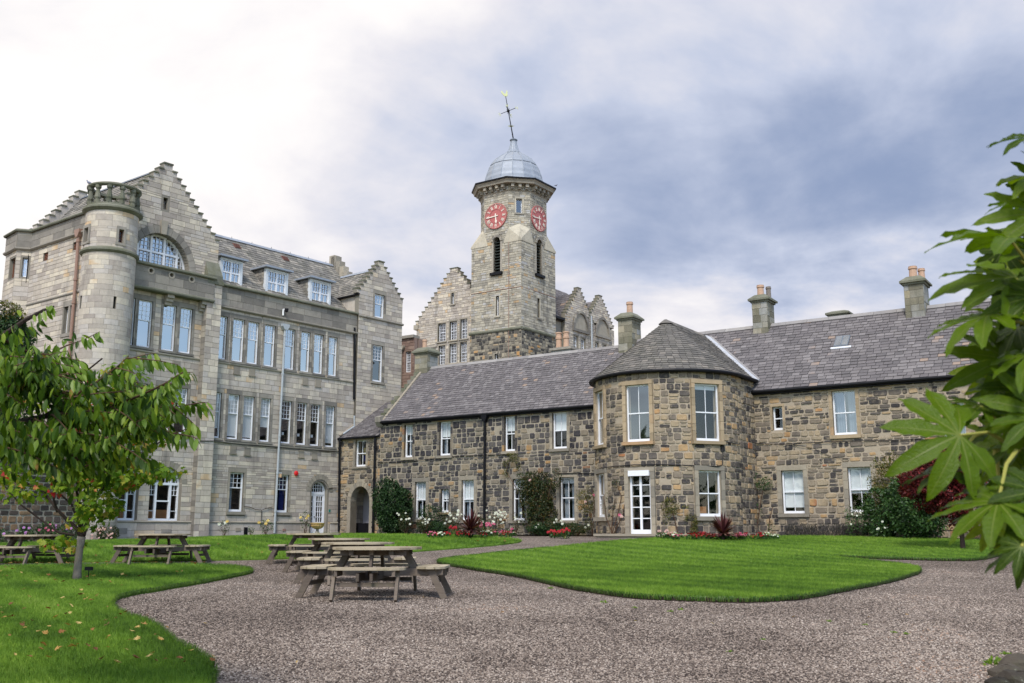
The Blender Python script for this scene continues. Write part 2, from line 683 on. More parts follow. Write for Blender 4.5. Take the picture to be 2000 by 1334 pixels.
def slating(th, fr, poly, mat, under, rng, e=0.2, w=0.27, kind='slate', thick=0.03, name='roof', T=0.12, label=None):
    mb = MB()
    mb.prism(fr, poly, -T, 0)
    ob = mb.build(name, under, th.root, label=label)
    tmax = max(p[1] for p in poly)
    t = min(p[1] for p in poly) - 0.03
    row = 0
    P = fr.P
    while t < tmax - 0.02:
        t1 = min(t + e, tmax)
        for a, b in poly_row(poly, min(tmax - 1e-3, max((t + t1) / 2, min(p[1] for p in poly) + 1e-3))):
            x = a - (w * 0.5 if row % 2 else 0) + rng.uniform(-.02, .02)
            while x < b - 0.01:
                ww = w * rng.uniform(0.82, 1.18)
                x0, x1 = max(x, a), min(x + ww, b)
                if x1 - x0 > 0.04:
                    g = 0.009
                    k = thick * rng.uniform(0.7, 1.3)
                    dt = rng.uniform(-.012, .012)
                    dt2 = dt + rng.uniform(-.006, .006)
                    vs = [P(x0 + g, t + dt, k), P(x1 - g, t + dt2, k), P(x1 - g, t1 + .02, 0.008), P(x0 + g, t1 + .02, 0.008),
                          P(x0 + g, t + dt, 0.0), P(x1 - g, t + dt2, 0.0)]
                    th.piece(kind, vs, [(0, 1, 2, 3), (4, 5, 1, 0), (4, 0, 3), (1, 5, 2)], rng.random(), mat)
                x += ww
        t = t1
        row += 1
    return ob
# ------------------------------------------------------------------ materials
def new_mat(name):
    m = bpy.data.materials.new(name)
    m.use_nodes = True
    nt = m.node_tree
    for nd in list(nt.nodes):
        nt.nodes.remove(nd)
    return m, NT(nt)


def s2l(r, g, b):
    f = lambda c: (c / 255 / 12.92) if c <= 10 else ((c / 255 + 0.055) / 1.055) ** 2.4
    return (f(r), f(g), f(b))


def rnd_socket(N):
    a = N.n('ShaderNodeAttribute', attribute_name='rnd').outputs['Fac']
    oc = N.n('ShaderNodeSeparateColor', {0: N.n('ShaderNodeObjectInfo').outputs['Color']}).outputs[0]
    return N.math('ADD', a, oc)


def finish(N, col, rough=0.85, bump=None, bs=0.3, bd=0.02, spec=0.3, metal=0.0, extra=None):
    ins = {'Base Color': col, 'Roughness': rough, 'Specular IOR Level': spec, 'Metallic': metal}
    b = N.n('ShaderNodeBsdfPrincipled', ins)
    if bump is not None:
        bn = N.n('ShaderNodeBump', {'Height': bump, 'Strength': bs, 'Distance': bd})
        N.t.links.new(bn.outputs[0], b.inputs['Normal'])
    N.n('ShaderNodeOutputMaterial', {0: b.outputs[0]})
    return b


def stone_mat(name, stops, blotch=0.35, moss=0.0, streak=0.35, bs=0.5, fine=28, vary=1.0, dark=(0.05, 0.048, 0.045), smear=None):
    m, N = new_mat(name)
    r = rnd_socket(N)
    pos = N.n('ShaderNodeTexCoord').outputs['Object']
    r3 = N.n('ShaderNodeCombineXYZ', {0: N.math('MULTIPLY', r, 31), 1: N.math('MULTIPLY', r, 17), 2: N.math('MULTIPLY', r, 7)}).outputs[0]
    p2 = N.n('ShaderNodeVectorMath', {0: pos, 1: r3}, operation='ADD').outputs[0]
    big = N.noise(pos, 0.28, 4, 0.6)
    mid = N.noise(p2, 3.2, 5, 0.65)
    fin = N.noise(p2, fine, 4, 0.7)
    rr = N.math('FRACT', N.math('MULTIPLY', r, 7.31))
    rr = N.math('ADD', rr, N.math('MULTIPLY', N.math('SUBTRACT', big, 0.5), 0.7 * vary), clamp=True)
    col = N.ramp(rr, stops)
    # mottling inside each stone
    v = N.math('ADD', 1 - blotch * 0.9, N.math('ADD', N.math('MULTIPLY', mid, blotch * 1.25), N.math('MULTIPLY', fin, blotch * 0.6)))
    col = N.mix(1.0, col, N.n('ShaderNodeCombineColor', {0: v, 1: v, 2: v}).outputs[0], 'MULTIPLY')
    # soot and rain marks: long vertical noise
    mp = N.n('ShaderNodeMapping', {0: pos, 3: (1.1, 1.1, 0.16)}).outputs[0]
    st = N.smooth(N.noise(mp, 1.3, 6, 0.7), 0.50, 0.78, 0, streak)
    col = N.mix(st, col, dark)
    st2 = N.smooth(N.noise(p2, 9, 5, 0.75), 0.60, 0.75, 0, streak * 0.9)
    col = N.mix(st2, col, tuple(c * 0.8 for c in dark))
    if smear:
        sm = N.smooth(N.noise(p2, 5.5, 6, 0.7), 0.5, 0.68, 0, 0.6)
        col = N.mix(sm, col, smear)
    if moss:
        g = N.smooth(N.noise(pos, 1.7, 6, 0.7), 0.42, 0.66, 0, moss)
        col = N.mix(g, col, (0.105, 0.11, 0.06))
        l = N.smooth(N.noise(p2, 14, 3, 0.6), 0.66, 0.72, 0, 0.6)
        col = N.mix(l, col, (0.30, 0.31, 0.24))
    h = N.math('ADD', N.math('MULTIPLY', mid, 0.6), N.math('MULTIPLY', fin, 0.5))
    finish(N, col, 0.92, h, bs, 0.03, 0.2)
    return m


def plain_mat(name, col, rough=0.6, var=0.15, scale=6, bs=0.15, spec=0.3, metal=0.0, bd=0.01, dirt=0.0, dirtc=(0.06, 0.055, 0.04)):
    m, N = new_mat(name)
    r = rnd_socket(N)
    pos = N.n('ShaderNodeTexCoord').outputs['Object']
    a = N.noise(pos, scale, 5, 0.65)
    b = N.noise(pos, scale * 7, 3, 0.6)
    v = N.math('ADD', 1 - var, N.math('ADD', N.math('MULTIPLY', a, var * 1.4), N.math('MULTIPLY', N.math('FRACT', N.math('MULTIPLY', r, 5.3)), var * 0.6)))
    c = N.mix(1.0, tuple(col) + (1,), N.n('ShaderNodeCombineColor', {0: v, 1: v, 2: v}).outputs[0], 'MULTIPLY')
    if dirt:
        c = N.mix(N.smooth(N.noise(pos, scale * 0.6, 6, 0.75), 0.5, 0.72, 0, dirt), c, dirtc)
    finish(N, c, rough, N.math('ADD', a, N.math('MULTIPLY', b, 0.4)), bs, bd, spec, metal)
    return m


M = {}
# grey weathered sandstone of the tall range
M['ashlar'] = stone_mat('grey_ashlar', [(0.0, s2l(158, 148, 138)), (0.22, s2l(174, 164, 151)), (0.45, s2l(187, 176, 160)), (0.62, s2l(182, 174, 165)), (0.80, s2l(197, 186, 167)), (0.96, s2l(208, 197, 177)), (1.0, s2l(196, 170, 136))], 0.48, 0.0, 0.5, 0.5)
M['ashlar_joint'] = stone_mat('ashlar_joint', [(0, s2l(112, 107, 97)), (1, s2l(140, 134, 122))], 0.3, 0.0, 0.5, 0.3)
M['ashlar_trim'] = stone_mat('dressed_sandstone', [(0, s2l(136, 130, 118)), (0.5, s2l(156, 148, 134)), (1, s2l(172, 162, 144))], 0.35, 0.12, 0.45, 0.35)
M['dark_trim'] = stone_mat('sooty_sandstone', [(0, s2l(116, 111, 104)), (0.5, s2l(138, 132, 123)), (1, s2l(164, 156, 142))], 0.45, 0.1, 0.55, 0.4)
M['mossy_trim'] = stone_mat('mossy_coping_stone', [(0, s2l(92, 94, 82)), (0.5, s2l(112, 112, 98)), (1, s2l(132, 130, 114))], 0.4, 0.6, 0.4, 0.5)
# tower
M['tower_stone'] = stone_mat('tower_sandstone', [(0, s2l(134, 129, 119)), (0.2, s2l(158, 152, 138)), (0.5, s2l(174, 167, 150)), (0.75, s2l(186, 177, 157)), (0.97, s2l(174, 172, 168)), (1.0, s2l(182, 156, 122))], 0.5, 0.0, 0.6, 0.6)
M['tower_joint'] = stone_mat('tower_joint', [(0, s2l(112, 107, 97)), (1, s2l(142, 135, 120))], 0.3, 0, 0.5, 0.3)
M['tower_rough'] = stone_mat('tower_rubble', [(0, s2l(58, 56, 55)), (0.3, s2l(86, 83, 78)), (0.55, s2l(128, 121, 108)), (0.9, s2l(165, 155, 134)), (1, s2l(180, 140, 92))], 0.45, 0, 0.5, 0.6)
# cottage rubble
M['rubble'] = stone_mat('cottage_rubble', [(0, s2l(52, 50, 53)), (0.34, s2l(76, 73, 74)), (0.54, s2l(98, 93, 88)), (0.74, s2l(126, 117, 103)), (0.92, s2l(148, 134, 112)), (0.98, s2l(164, 130, 88)), (1.0, s2l(138, 104, 80))], 0.7, 0, 0.45, 0.9, vary=0.5, smear=s2l(138, 128, 112))
M['mortar'] = stone_mat('lime_mortar', [(0, s2l(142, 133, 118)), (1, s2l(166, 155, 137))], 0.4, 0, 0.45, 0.7, fine=40)
M['rubble_warm'] = stone_mat('warm_rubble', [(0, s2l(60, 57, 57)), (0.22, s2l(92, 86, 81)), (0.44, s2l(130, 118, 103)), (0.66, s2l(154, 140, 118)), (0.88, s2l(168, 149, 121)), (0.975, s2l(176, 142, 100)), (1.0, s2l(158, 104, 72))], 0.75, 0, 0.62, 0.9, vary=0.4, smear=s2l(156, 142, 121))
M['mortar_warm'] = stone_mat('warm_mortar', [(0, s2l(154, 141, 122)), (1, s2l(172, 158, 138))], 0.4, 0, 0.45, 0.7, fine=40)
M['margin'] = stone_mat('window_margin_stone', [(0, s2l(132, 125, 113)), (0.5, s2l(148, 139, 124)), (1, s2l(164, 153, 134))], 0.3, 0, 0.35, 0.4)
M['margin_warm'] = stone_mat('warm_margin_stone', [(0, s2l(146, 130, 106)), (0.5, s2l(168, 149, 121)), (0.9, s2l(176, 156, 128)), (1, s2l(174, 142, 108))], 0.35, 0, 0.35, 0.4)
M['chimney_stone'] = stone_mat('chimney_stone', [(0, s2l(110, 106, 92)), (0.5, s2l(136, 130, 112)), (0.8, s2l(150, 150, 146)), (1, s2l(160, 150, 126))], 0.45, 0.35, 0.5, 0.5)
M['wall_old'] = stone_mat('old_garden_wall_stone', [(0, s2l(62, 55, 52)), (0.4, s2l(92, 80, 72)), (0.75, s2l(116, 98, 82)), (0.95, s2l(134, 108, 80)), (1, s2l(150, 112, 72))], 0.55, 0.15, 0.5, 0.9)
M['brick_red'] = stone_mat('red_brick', [(0, s2l(118, 96, 86)), (0.5, s2l(134, 112, 100)), (1, s2l(148, 126, 112))], 0.3, 0, 0.3, 0.4)
# slates
M['slate'] = stone_mat('purple_grey_slate', [(0, s2l(98, 94, 94)), (0.35, s2l(107, 102, 102)), (0.7, s2l(115, 110, 109)), (0.97, s2l(126, 121, 120)), (1, s2l(146, 128, 114))], 0.3, 0.0, 0.2, 0.35, vary=0.5)
M['slate_under'] = plain_mat('slate_underlay', (0.03, 0.028, 0.029), 0.9)
M['slate_grey'] = stone_mat('grey_slate', [(0, s2l(94, 91, 87)), (0.4, s2l(106, 102, 97)), (0.8, s2l(116, 111, 105)), (1, s2l(130, 123, 115))], 0.32, 0.12, 0.25, 0.35, vary=0.4)
M['slate_old'] = stone_mat('lichened_slate', [(0, s2l(108, 105, 100)), (0.4, s2l(122, 118, 112)), (0.75, s2l(136, 131, 123)), (1, s2l(154, 147, 136))], 0.5, 0.2, 0.35, 0.45, vary=0.5)
M['ridge'] = stone_mat('ridge_stone', [(0, s2l(128, 124, 122)), (1, s2l(152, 148, 144))], 0.3, 0, 0.3, 0.3)
M['lead'] = plain_mat('lead_sheet', s2l(150, 156, 164), 0.5, 0.3, 3, 0.15, 0.4, 0.2, dirt=0.35, dirtc=s2l(112, 120, 130))
M['lead_dark'] = plain_mat('dull_lead', s2l(104, 112, 120), 0.55, 0.3, 4, 0.15, 0.4, 0.2)
M['lead_white'] = plain_mat('pale_lead_flashing', s2l(206, 208, 212), 0.5, 0.2, 3, 0.1, 0.4, 0.1, dirt=0.2, dirtc=s2l(150, 152, 154))
M['white'] = plain_mat('white_paint', (0.80, 0.81, 0.83), 0.4, 0.06, 3, 0.05, 0.4)
M['dormer_paint'] = plain_mat('pale_dormer_paint', s2l(208, 212, 214), 0.45, 0.12, 4, 0.08, 0.4, dirt=0.15, dirtc=s2l(150, 160, 165))
M['black'] = plain_mat('black_cast_iron', (0.008, 0.008, 0.010), 0.5, 0.3, 5, 0.1, 0.2)
M['pipe_white'] = plain_mat('pale_grey_pipe_paint', s2l(168, 173, 175), 0.45, 0.2, 3, 0.08, 0.4, dirt=0.3, dirtc=s2l(130, 132, 130))
M['rust'] = plain_mat('rusty_brown_pipe', s2l(146, 118, 104), 0.6, 0.35, 5, 0.2, 0.3)
M['rust_timber'] = plain_mat('brown_timber', s2l(120, 76, 56), 0.6, 0.3, 5, 0.2, 0.3)
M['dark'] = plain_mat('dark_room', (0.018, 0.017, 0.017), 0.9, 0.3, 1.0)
M['room'] = plain_mat('room_wall', (0.06, 0.055, 0.05), 0.9, 0.3, 1.0)
M['blind'] = plain_mat('cream_blind', (0.66, 0.68, 0.68), 0.8, 0.06, 2.0, 0.05)
M['curtain'] = plain_mat('blue_grey_curtain', s2l(120, 130, 140), 0.85, 0.3, 8.0, 0.1)
M['curtain_blue'] = plain_mat('navy_curtain', s2l(28, 36, 92), 0.85, 0.3, 8.0, 0.1)
M['board'] = plain_mat('brown_board', s2l(150, 104, 66), 0.8, 0.2, 3)
M['terracotta'] = plain_mat('terracotta', s2l(184, 152, 128), 0.8, 0.3, 5, 0.2, dirt=0.35, dirtc=s2l(128, 104, 84))
M['pot_grey'] = plain_mat('grey_clay', s2l(120, 112, 104), 0.85, 0.3, 5, 0.2)
M['clock_red'] = plain_mat('clock_red', s2l(176, 98, 94), 0.5, 0.12, 4, 0.05, 0.4)
M['clock_white'] = plain_mat('clock_figures', s2l(226, 216, 200), 0.5, 0.1, 4, 0.05)
M['louvre'] = plain_mat('green_black_louvre', s2l(48, 54, 50), 0.8, 0.3, 4, 0.2)
M['gold'] = plain_mat('tarnished_gilt', s2l(176, 180, 132), 0.45, 0.25, 6, 0.1, 0.5, 0.3)
M['red_plastic'] = plain_mat('red_plastic', s2l(206, 28, 30), 0.35, 0.05, 4, 0.0, 0.5)
M['lamp_shade'] = plain_mat('pale_orange_lamp_glass', s2l(232, 190, 148), 0.4, 0.1, 4, 0.0)
M['sign_green'] = plain_mat('sign_green', s2l(20, 120, 110), 0.5, 0.1, 4, 0.0)
M['door_blue'] = plain_mat('dark_blue_door_paint', s2l(20, 30, 92), 0.45, 0.15, 4, 0.05)
M['render_grey'] = plain_mat('pale_lilac_render', s2l(190, 184, 188), 0.85, 0.15, 1.2, 0.1)
M['vent_red'] = plain_mat('red_brown_vent', s2l(112, 78, 68), 0.7, 0.3, 6, 0.1)
M['urn_stone'] = plain_mat('yellowed_urn_stone', s2l(190, 158, 104), 0.8, 0.35, 8, 0.3, dirt=0.3)
M['pigeon'] = plain_mat('pigeon_grey', s2l(120, 124, 138), 0.8, 0.3, 12, 0.1)
M['cable'] = plain_mat('dark_cable', s2l(44, 42, 42), 0.6)


def glass_mat(name, fac, tint, rough=0.02):
    m, N = new_mat(name)
    pos = N.n('ShaderNodeTexCoord').outputs['Object']
    fc = N.n('ShaderNodeLayerWeight', {'Blend': 0.5}).outputs[1]
    fr = N.math('ADD', 0.045, N.math('MULTIPLY', N.math('POWER', fc, 4.0), 0.9))
    f = N.math('ADD', fac, fr, clamp=True)
    g = N.n('ShaderNodeBsdfGlossy', {'Color': (1, 1, 1, 1), 'Roughness': rough}).outputs[0]
    t = N.n('ShaderNodeBsdfTransparent', {'Color': tuple(tint) + (1,)}).outputs[0]
    N.n('ShaderNodeOutputMaterial', {0: N.n('ShaderNodeMixShader', {0: f, 1: t, 2: g}).outputs[0]})
    return m


M['glass'] = glass_mat('window_glass', 0.02, (0.95, 0.97, 0.97))
M['glass_sky'] = glass_mat('coated_window_glass', 0.42, (0.6, 0.68, 0.75))
M['glass_mid'] = glass_mat('reflective_window_glass', 0.12, (0.92, 0.94, 0.95))


def wood_mat():
    m, N = new_mat('weathered_grey_oak')
    r = rnd_socket(N)
    pos = N.n('ShaderNodeTexCoord').outputs['Object']
    mp = N.n('ShaderNodeMapping', {0: pos, 3: (1.5, 14, 14)}).outputs[0]
    g = N.noise(mp, 3.0, 5, 0.65)
    b = N.noise(pos, 4.0, 4, 0.6)
    col = N.ramp(N.math('ADD', N.math('MULTIPLY', g, 0.5), N.math('MULTIPLY', N.math('FRACT', N.math('MULTIPLY', r, 3.7)), 0.45)),
                 [(0.0, s2l(64, 56, 50)), (0.4, s2l(94, 84, 75)), (0.7, s2l(122, 110, 97)), (1.0, s2l(146, 132, 114))])
    col = N.mix(N.smooth(b, 0.52, 0.72, 0, 0.4), col, s2l(104, 104, 74))
    finish(N, col, 0.85, g, 0.3, 0.004, 0.2)
    return m


def wood_top():
    m, N = new_mat('pale_weathered_plank')
    r = rnd_socket(N)
    pos = N.n('ShaderNodeTexCoord').outputs['Object']
    g = N.noise(N.n('ShaderNodeMapping', {0: pos, 3: (1.5, 14, 14)}).outputs[0], 3.0, 5, 0.65)
    b = N.noise(pos, 5.0, 5, 0.65)
    col = N.ramp(N.math('ADD', N.math('MULTIPLY', g, 0.5), N.math('MULTIPLY', N.math('FRACT', N.math('MULTIPLY', r, 3.7)), 0.45)),
                 [(0.0, s2l(116, 104, 88)), (0.45, s2l(158, 145, 122)), (1.0, s2l(190, 177, 152))])
    col = N.mix(N.smooth(b, 0.5, 0.7, 0, 0.45), col, s2l(116, 112, 72))
    finish(N, col, 0.85, g, 0.3, 0.004, 0.2)
    return m


M['wood'] = wood_mat()
M['wood_top'] = wood_top()


def leaf_mat(name, stops, trans=0.3, rough=0.45, spec=0.4, scale=9):
    m, N = new_mat(name)
    r = N.math('FRACT', N.math('MULTIPLY', rnd_socket(N), 0.9999))
    pos = N.n('ShaderNodeTexCoord').outputs['Object']
    a = N.noise(pos, scale, 3, 0.6)
    col = N.ramp(N.math('ADD', r, N.math('MULTIPLY', N.math('SUBTRACT', a, 0.5), 0.25), clamp=True), stops)
    b = N.n('ShaderNodeBsdfPrincipled', {'Base Color': col, 'Roughness': rough, 'Specular IOR Level': spec})
    t = N.n('ShaderNodeBsdfTranslucent', {'Color': N.mix(1.0, col, (1.1, 1.25, 0.5), 'MULTIPLY')})
    N.n('ShaderNodeOutputMaterial', {0: N.n('ShaderNodeMixShader', {0: trans, 1: b.outputs[0], 2: t.outputs[0]}).outputs[0]})
    return m


M['leaf_cherry'] = leaf_mat('cherry_leaf', [(0, (0.020, 0.050, 0.006)), (0.45, (0.058, 0.122, 0.009)), (0.8, (0.125, 0.21, 0.014)), (0.985, (0.25, 0.33, 0.028)), (1, (0.38, 0.22, 0.05))], 0.45, 0.45, 0.25)
M['leaf_cherry_tip'] = leaf_mat('pale_cherry_leaf', [(0, (0.10, 0.19, 0.02)), (0.5, (0.17, 0.28, 0.03)), (1, (0.27, 0.38, 0.06))], 0.45)
M['leaf_maple'] = leaf_mat('maple_leaf', [(0, (0.07, 0.15, 0.012)), (0.4, (0.13, 0.22, 0.014)), (0.78, (0.22, 0.29, 0.02)), (0.93, (0.34, 0.33, 0.04)), (0.985, (0.50, 0.27, 0.07)), (1, (0.42, 0.03, 0.03))], 0.42, 0.5, 0.2)
M['leaf_red'] = leaf_mat('scarlet_leaf', [(0, (0.22, 0.01, 0.015)), (0.6, (0.42, 0.015, 0.025)), (1, (0.5, 0.06, 0.04))], 0.35)
M['leaf_acer'] = leaf_mat('dark_red_maple_leaf', [(0, (0.04, 0.007, 0.008)), (0.5, (0.095, 0.013, 0.015)), (0.85, (0.17, 0.022, 0.022)), (1, (0.25, 0.04, 0.03))], 0.3, 0.5, 0.2)
M['leaf_dark'] = leaf_mat('dark_evergreen_leaf', [(0, (0.010, 0.026, 0.008)), (0.5, (0.020, 0.048, 0.014)), (0.85, (0.036, 0.078, 0.022)), (1, (0.06, 0.11, 0.03))], 0.15, 0.5, 0.25)
M['leaf_green'] = leaf_mat('mid_green_leaf', [(0, (0.018, 0.045, 0.012)), (0.5, (0.035, 0.085, 0.02)), (0.85, (0.06, 0.13, 0.03)), (1, (0.12, 0.18, 0.05))], 0.25)
M['leaf_olive'] = leaf_mat('olive_leaf', [(0, (0.05, 0.06, 0.012)), (0.4, (0.10, 0.11, 0.02)), (0.8, (0.17, 0.16, 0.03)), (1, (0.22, 0.13, 0.04))], 0.3)
M['leaf_rose'] = leaf_mat('rose_leaf', [(0, (0.018, 0.035, 0.012)), (0.5, (0.04, 0.065, 0.018)), (0.8, (0.075, 0.08, 0.02)), (1, (0.16, 0.09, 0.025))], 0.25)
M['leaf_cordyline'] = leaf_mat('maroon_strap_leaf', [(0, (0.035, 0.010, 0.014)), (0.5, (0.085, 0.020, 0.026)), (0.9, (0.16, 0.06, 0.05)), (1, (0.25, 0.15, 0.10))], 0.2, 0.5, 0.3)
M['leaf_lavender'] = leaf_mat('lavender_leaf', [(0, (0.03, 0.032, 0.025)), (0.5, (0.06, 0.058, 0.045)), (1, (0.10, 0.08, 0.085))], 0.15, 0.8)
M['leaf_bedding'] = leaf_mat('bedding_leaf', [(0, (0.02, 0.06, 0.01)), (1, (0.06, 0.14, 0.03))], 0.25)
M['leaf_dead'] = leaf_mat('dead_leaf', [(0, (0.10, 0.035, 0.012)), (0.4, (0.26, 0.11, 0.03)), (0.7, (0.40, 0.24, 0.06)), (1, (0.5, 0.38, 0.14))], 0.2, 0.7)
M['petal_white'] = leaf_mat('white_petal', [(0, (0.62, 0.62, 0.52)), (1, (0.85, 0.85, 0.80))], 0.3, 0.6)
M['petal_red'] = leaf_mat('red_petal', [(0, (0.30, 0.008, 0.018)), (0.6, (0.5, 0.015, 0.03)), (1, (0.62, 0.05, 0.06))], 0.25, 0.6)
M['petal_pink'] = leaf_mat('pink_petal', [(0, (0.5, 0.05, 0.14)), (0.6, (0.65, 0.15, 0.26)), (1, (0.75, 0.4, 0.45))], 0.3, 0.6)
M['petal_yellow'] = leaf_mat('yellow_petal', [(0, (0.7, 0.45, 0.1)), (1, (0.78, 0.68, 0.3))], 0.3, 0.6)
M['petal_pale'] = leaf_mat('pale_pink_petal', [(0, (0.6, 0.36, 0.34)), (1, (0.75, 0.55, 0.5))], 0.3, 0.6)
M['petal_lilac'] = leaf_mat('lilac_petal', [(0, (0.45, 0.18, 0.5)), (1, (0.62, 0.35, 0.62))], 0.3, 0.6)
M['bark'] = stone_mat('grey_bark', [(0, s2l(84, 78, 72)), (1, s2l(128, 122, 112))], 0.4, 0.15, 0.4, 0.8, fine=60)
M['bark_dark'] = stone_mat('dark_bark', [(0, s2l(40, 34, 32)), (1, s2l(66, 54, 48))], 0.4, 0.0, 0.4, 0.8, fine=60)
M['twig'] = plain_mat('brown_twig', s2l(82, 60, 44), 0.8, 0.3, 9)
M['stalk'] = plain_mat('yellow_green_stalk', s2l(150, 148, 70), 0.6, 0.3, 9)


def big_leaf_mat():
    m, N = new_mat('glossy_palmate_leaf')
    r = N.math('FRACT', N.math('MULTIPLY', rnd_socket(N), 0.9999))
    pos = N.n('ShaderNodeTexCoord').outputs['Object']
    a = N.noise(pos, 14, 4, 0.6)
    col = N.ramp(N.math('ADD', r, N.math('MULTIPLY', N.math('SUBTRACT', a, 0.5), 0.5), clamp=True),
                 [(0, (0.030, 0.060, 0.003)), (0.35, (0.068, 0.125, 0.004)), (0.7, (0.115, 0.19, 0.006)), (1, (0.23, 0.30, 0.02))])
    bn = N.n('ShaderNodeBump', {'Height': N.noise(pos, 30, 3, 0.6), 'Strength': 0.35, 'Distance': 0.01}).outputs[0]
    b = N.n('ShaderNodeBsdfPrincipled', {'Base Color': col, 'Roughness': 0.32, 'Specular IOR Level': 0.2, 'Normal': bn})
    t = N.n('ShaderNodeBsdfTranslucent', {'Color': N.mix(1.0, col, (1.25, 1.3, 0.3), 'MULTIPLY')})
    N.n('ShaderNodeOutputMaterial', {0: N.n('ShaderNodeMixShader', {0: 0.38, 1: b.outputs[0], 2: t.outputs[0]}).outputs[0]})
    return m


M['leaf_big'] = big_leaf_mat()
M['leaf_vein'] = leaf_mat('pale_leaf_vein', [(0, (0.13, 0.18, 0.02)), (1, (0.20, 0.24, 0.04))], 0.3)


def grass_mats():
    m, N = new_mat('lawn_turf')
    pos = N.n('ShaderNodeTexCoord').outputs['Object']
    a = N.noise(pos, 0.7, 5, 0.6)
    b = N.noise(pos, 22, 4, 0.7)
    mp = N.n('ShaderNodeMapping', {0: pos, 2: (0, 0, rad(-34))}).outputs[0]
    w = N.n('ShaderNodeTexWave', {'Vector': mp, 'Scale': 0.32, 'Distortion': 1.2, 'Detail': 2}).outputs[1]
    f = N.math('ADD', N.math('MULTIPLY', a, 0.5), N.math('ADD', N.math('MULTIPLY', b, 0.35), N.math('MULTIPLY', w, 0.14)))
    col = N.ramp(f, [(0.2, (0.045, 0.095, 0.012)), (0.5, (0.09, 0.17, 0.02)), (0.8, (0.15, 0.25, 0.03))])
    finish(N, col, 0.9, b, 0.7, 0.04, 0.1)
    g, N = new_mat('grass_blade')
    r = N.n('ShaderNodeAttribute', attribute_name='rnd', attribute_type='INSTANCER').outputs['Fac']
    pos = N.n('ShaderNodeNewGeometry').outputs['Position']
    a = N.noise(pos, 0.45, 4, 0.6)
    mp = N.n('ShaderNodeMapping', {0: pos, 2: (0, 0, rad(-34))}).outputs[0]
    w = N.n('ShaderNodeTexWave', {'Vector': mp, 'Scale': 0.32, 'Distortion': 1.2, 'Detail': 2}).outputs[1]
    f = N.math('ADD', N.math('MULTIPLY', r, 0.36), N.math('ADD', N.math('MULTIPLY', N.smooth(a, 0.3, 0.7), 0.36), N.math('MULTIPLY', w, 0.22)))
    col = N.ramp(f, [(0.1, (0.055, 0.12, 0.014)), (0.42, (0.135, 0.255, 0.024)), (0.72, (0.25, 0.40, 0.042)), (1.0, (0.46, 0.52, 0.15))])
    bs = N.n('ShaderNodeBsdfPrincipled', {'Base Color': col, 'Roughness': 0.55, 'Specular IOR Level': 0.25})
    t = N.n('ShaderNodeBsdfTranslucent', {'Color': N.mix(1.0, col, (1.1, 1.2, 0.6), 'MULTIPLY')})
    N.n('ShaderNodeOutputMaterial', {0: N.n('ShaderNodeMixShader', {0: 0.3, 1: bs.outputs[0], 2: t.outputs[0]}).outputs[0]})
    return m, g


M['turf'], M['blade'] = grass_mats()


def gravel_mats():
    stops = [(0.0, s2l(48, 40, 36)), (0.25, s2l(90, 79, 71)), (0.5, s2l(130, 116, 105)), (0.75, s2l(156, 142, 129)), (0.95, s2l(188, 175, 162)), (1.0, s2l(158, 126, 102))]
    m, N = new_mat('gravel')
    pos = N.n('ShaderNodeTexCoord').outputs['Object']
    vo = N.n('ShaderNodeTexVoronoi', {'Vector': pos, 'Scale': 34.0, 'Randomness': 1.0})
    cr = N.n('ShaderNodeSeparateColor', {0: vo.outputs[1]}).outputs[0]
    big = N.noise(pos, 0.35, 5, 0.6)
    col = N.ramp(N.math('ADD', N.math('MULTIPLY', cr, 0.75), N.math('MULTIPLY', N.smooth(big, 0.3, 0.7), 0.3), clamp=True), stops)
    edge = N.smooth(vo.outputs[0], 0.35, 0.75, 1.0, 0.45)
    col = N.mix(1.0, col, N.n('ShaderNodeCombineColor', {0: edge, 1: edge, 2: edge}).outputs[0], 'MULTIPLY')
    gr = N.smooth(N.noise(pos, 1.1, 5, 0.7), 0.64, 0.78, 0, 0.35)
    col = N.mix(gr, col, (0.07, 0.075, 0.04))
    finish(N, col, 0.9, N.math('SUBTRACT', 1.0, vo.outputs[0]), 1.0, 0.03, 0.2)
    p, N = new_mat('pebble')
    r = N.n('ShaderNodeAttribute', attribute_name='rnd', attribute_type='INSTANCER').outputs['Fac']
    pos = N.n('ShaderNodeNewGeometry').outputs['Position']
    big = N.noise(pos, 0.35, 5, 0.6)
    col = N.ramp(N.math('ADD', N.math('MULTIPLY', r, 0.9), N.math('MULTIPLY', N.math('SUBTRACT', big, 0.5), 0.9), clamp=True), stops)
    finish(N, col, 0.85, N.noise(pos, 160, 2, 0.5), 0.3, 0.003, 0.25)
    s, N = new_mat('bed_soil')
    pos = N.n('ShaderNodeTexCoord').outputs['Object']
    a = N.noise(pos, 12, 6, 0.75)
    finish(N, N.ramp(a, [(0.3, (0.018, 0.013, 0.010)), (0.7, (0.07, 0.052, 0.040))]), 0.95, a, 1.0, 0.05, 0.1)
    return m, p, s


M['gravel'], M['pebble'], M['soil'] = gravel_mats()
# ------------------------------------------------------------------ frames of the walls, in metres
x0 = (1157 - 1000) / FH
MF = wall_frame(x0 * 43.5, 43.5, -1950, -1)      # long low range and the house: one straight front
LF = wall_frame(-8.8, 52.0, 2640, 1)             # tall range on the left
_c = LF.P(-13.9, 0)
SF = wall_frame(_c.x, _c.y, -1600, 1)            # its side wall, s runs towards the viewer, 0 at the corner
SF = Flat(SF.o, -SF.u if SF.u.y > 0 else SF.u, (0, 0, 1), SF.n)
xt = 19 / FH * 70
TF = wall_frame(xt, 70, -2000, -1)               # tower, left face (s from -4.45 to 0)
T2 = wall_frame(xt, 70, 2440, 1)                 # tower, right face (s from 0 to 4.5)
BASE = 1.2


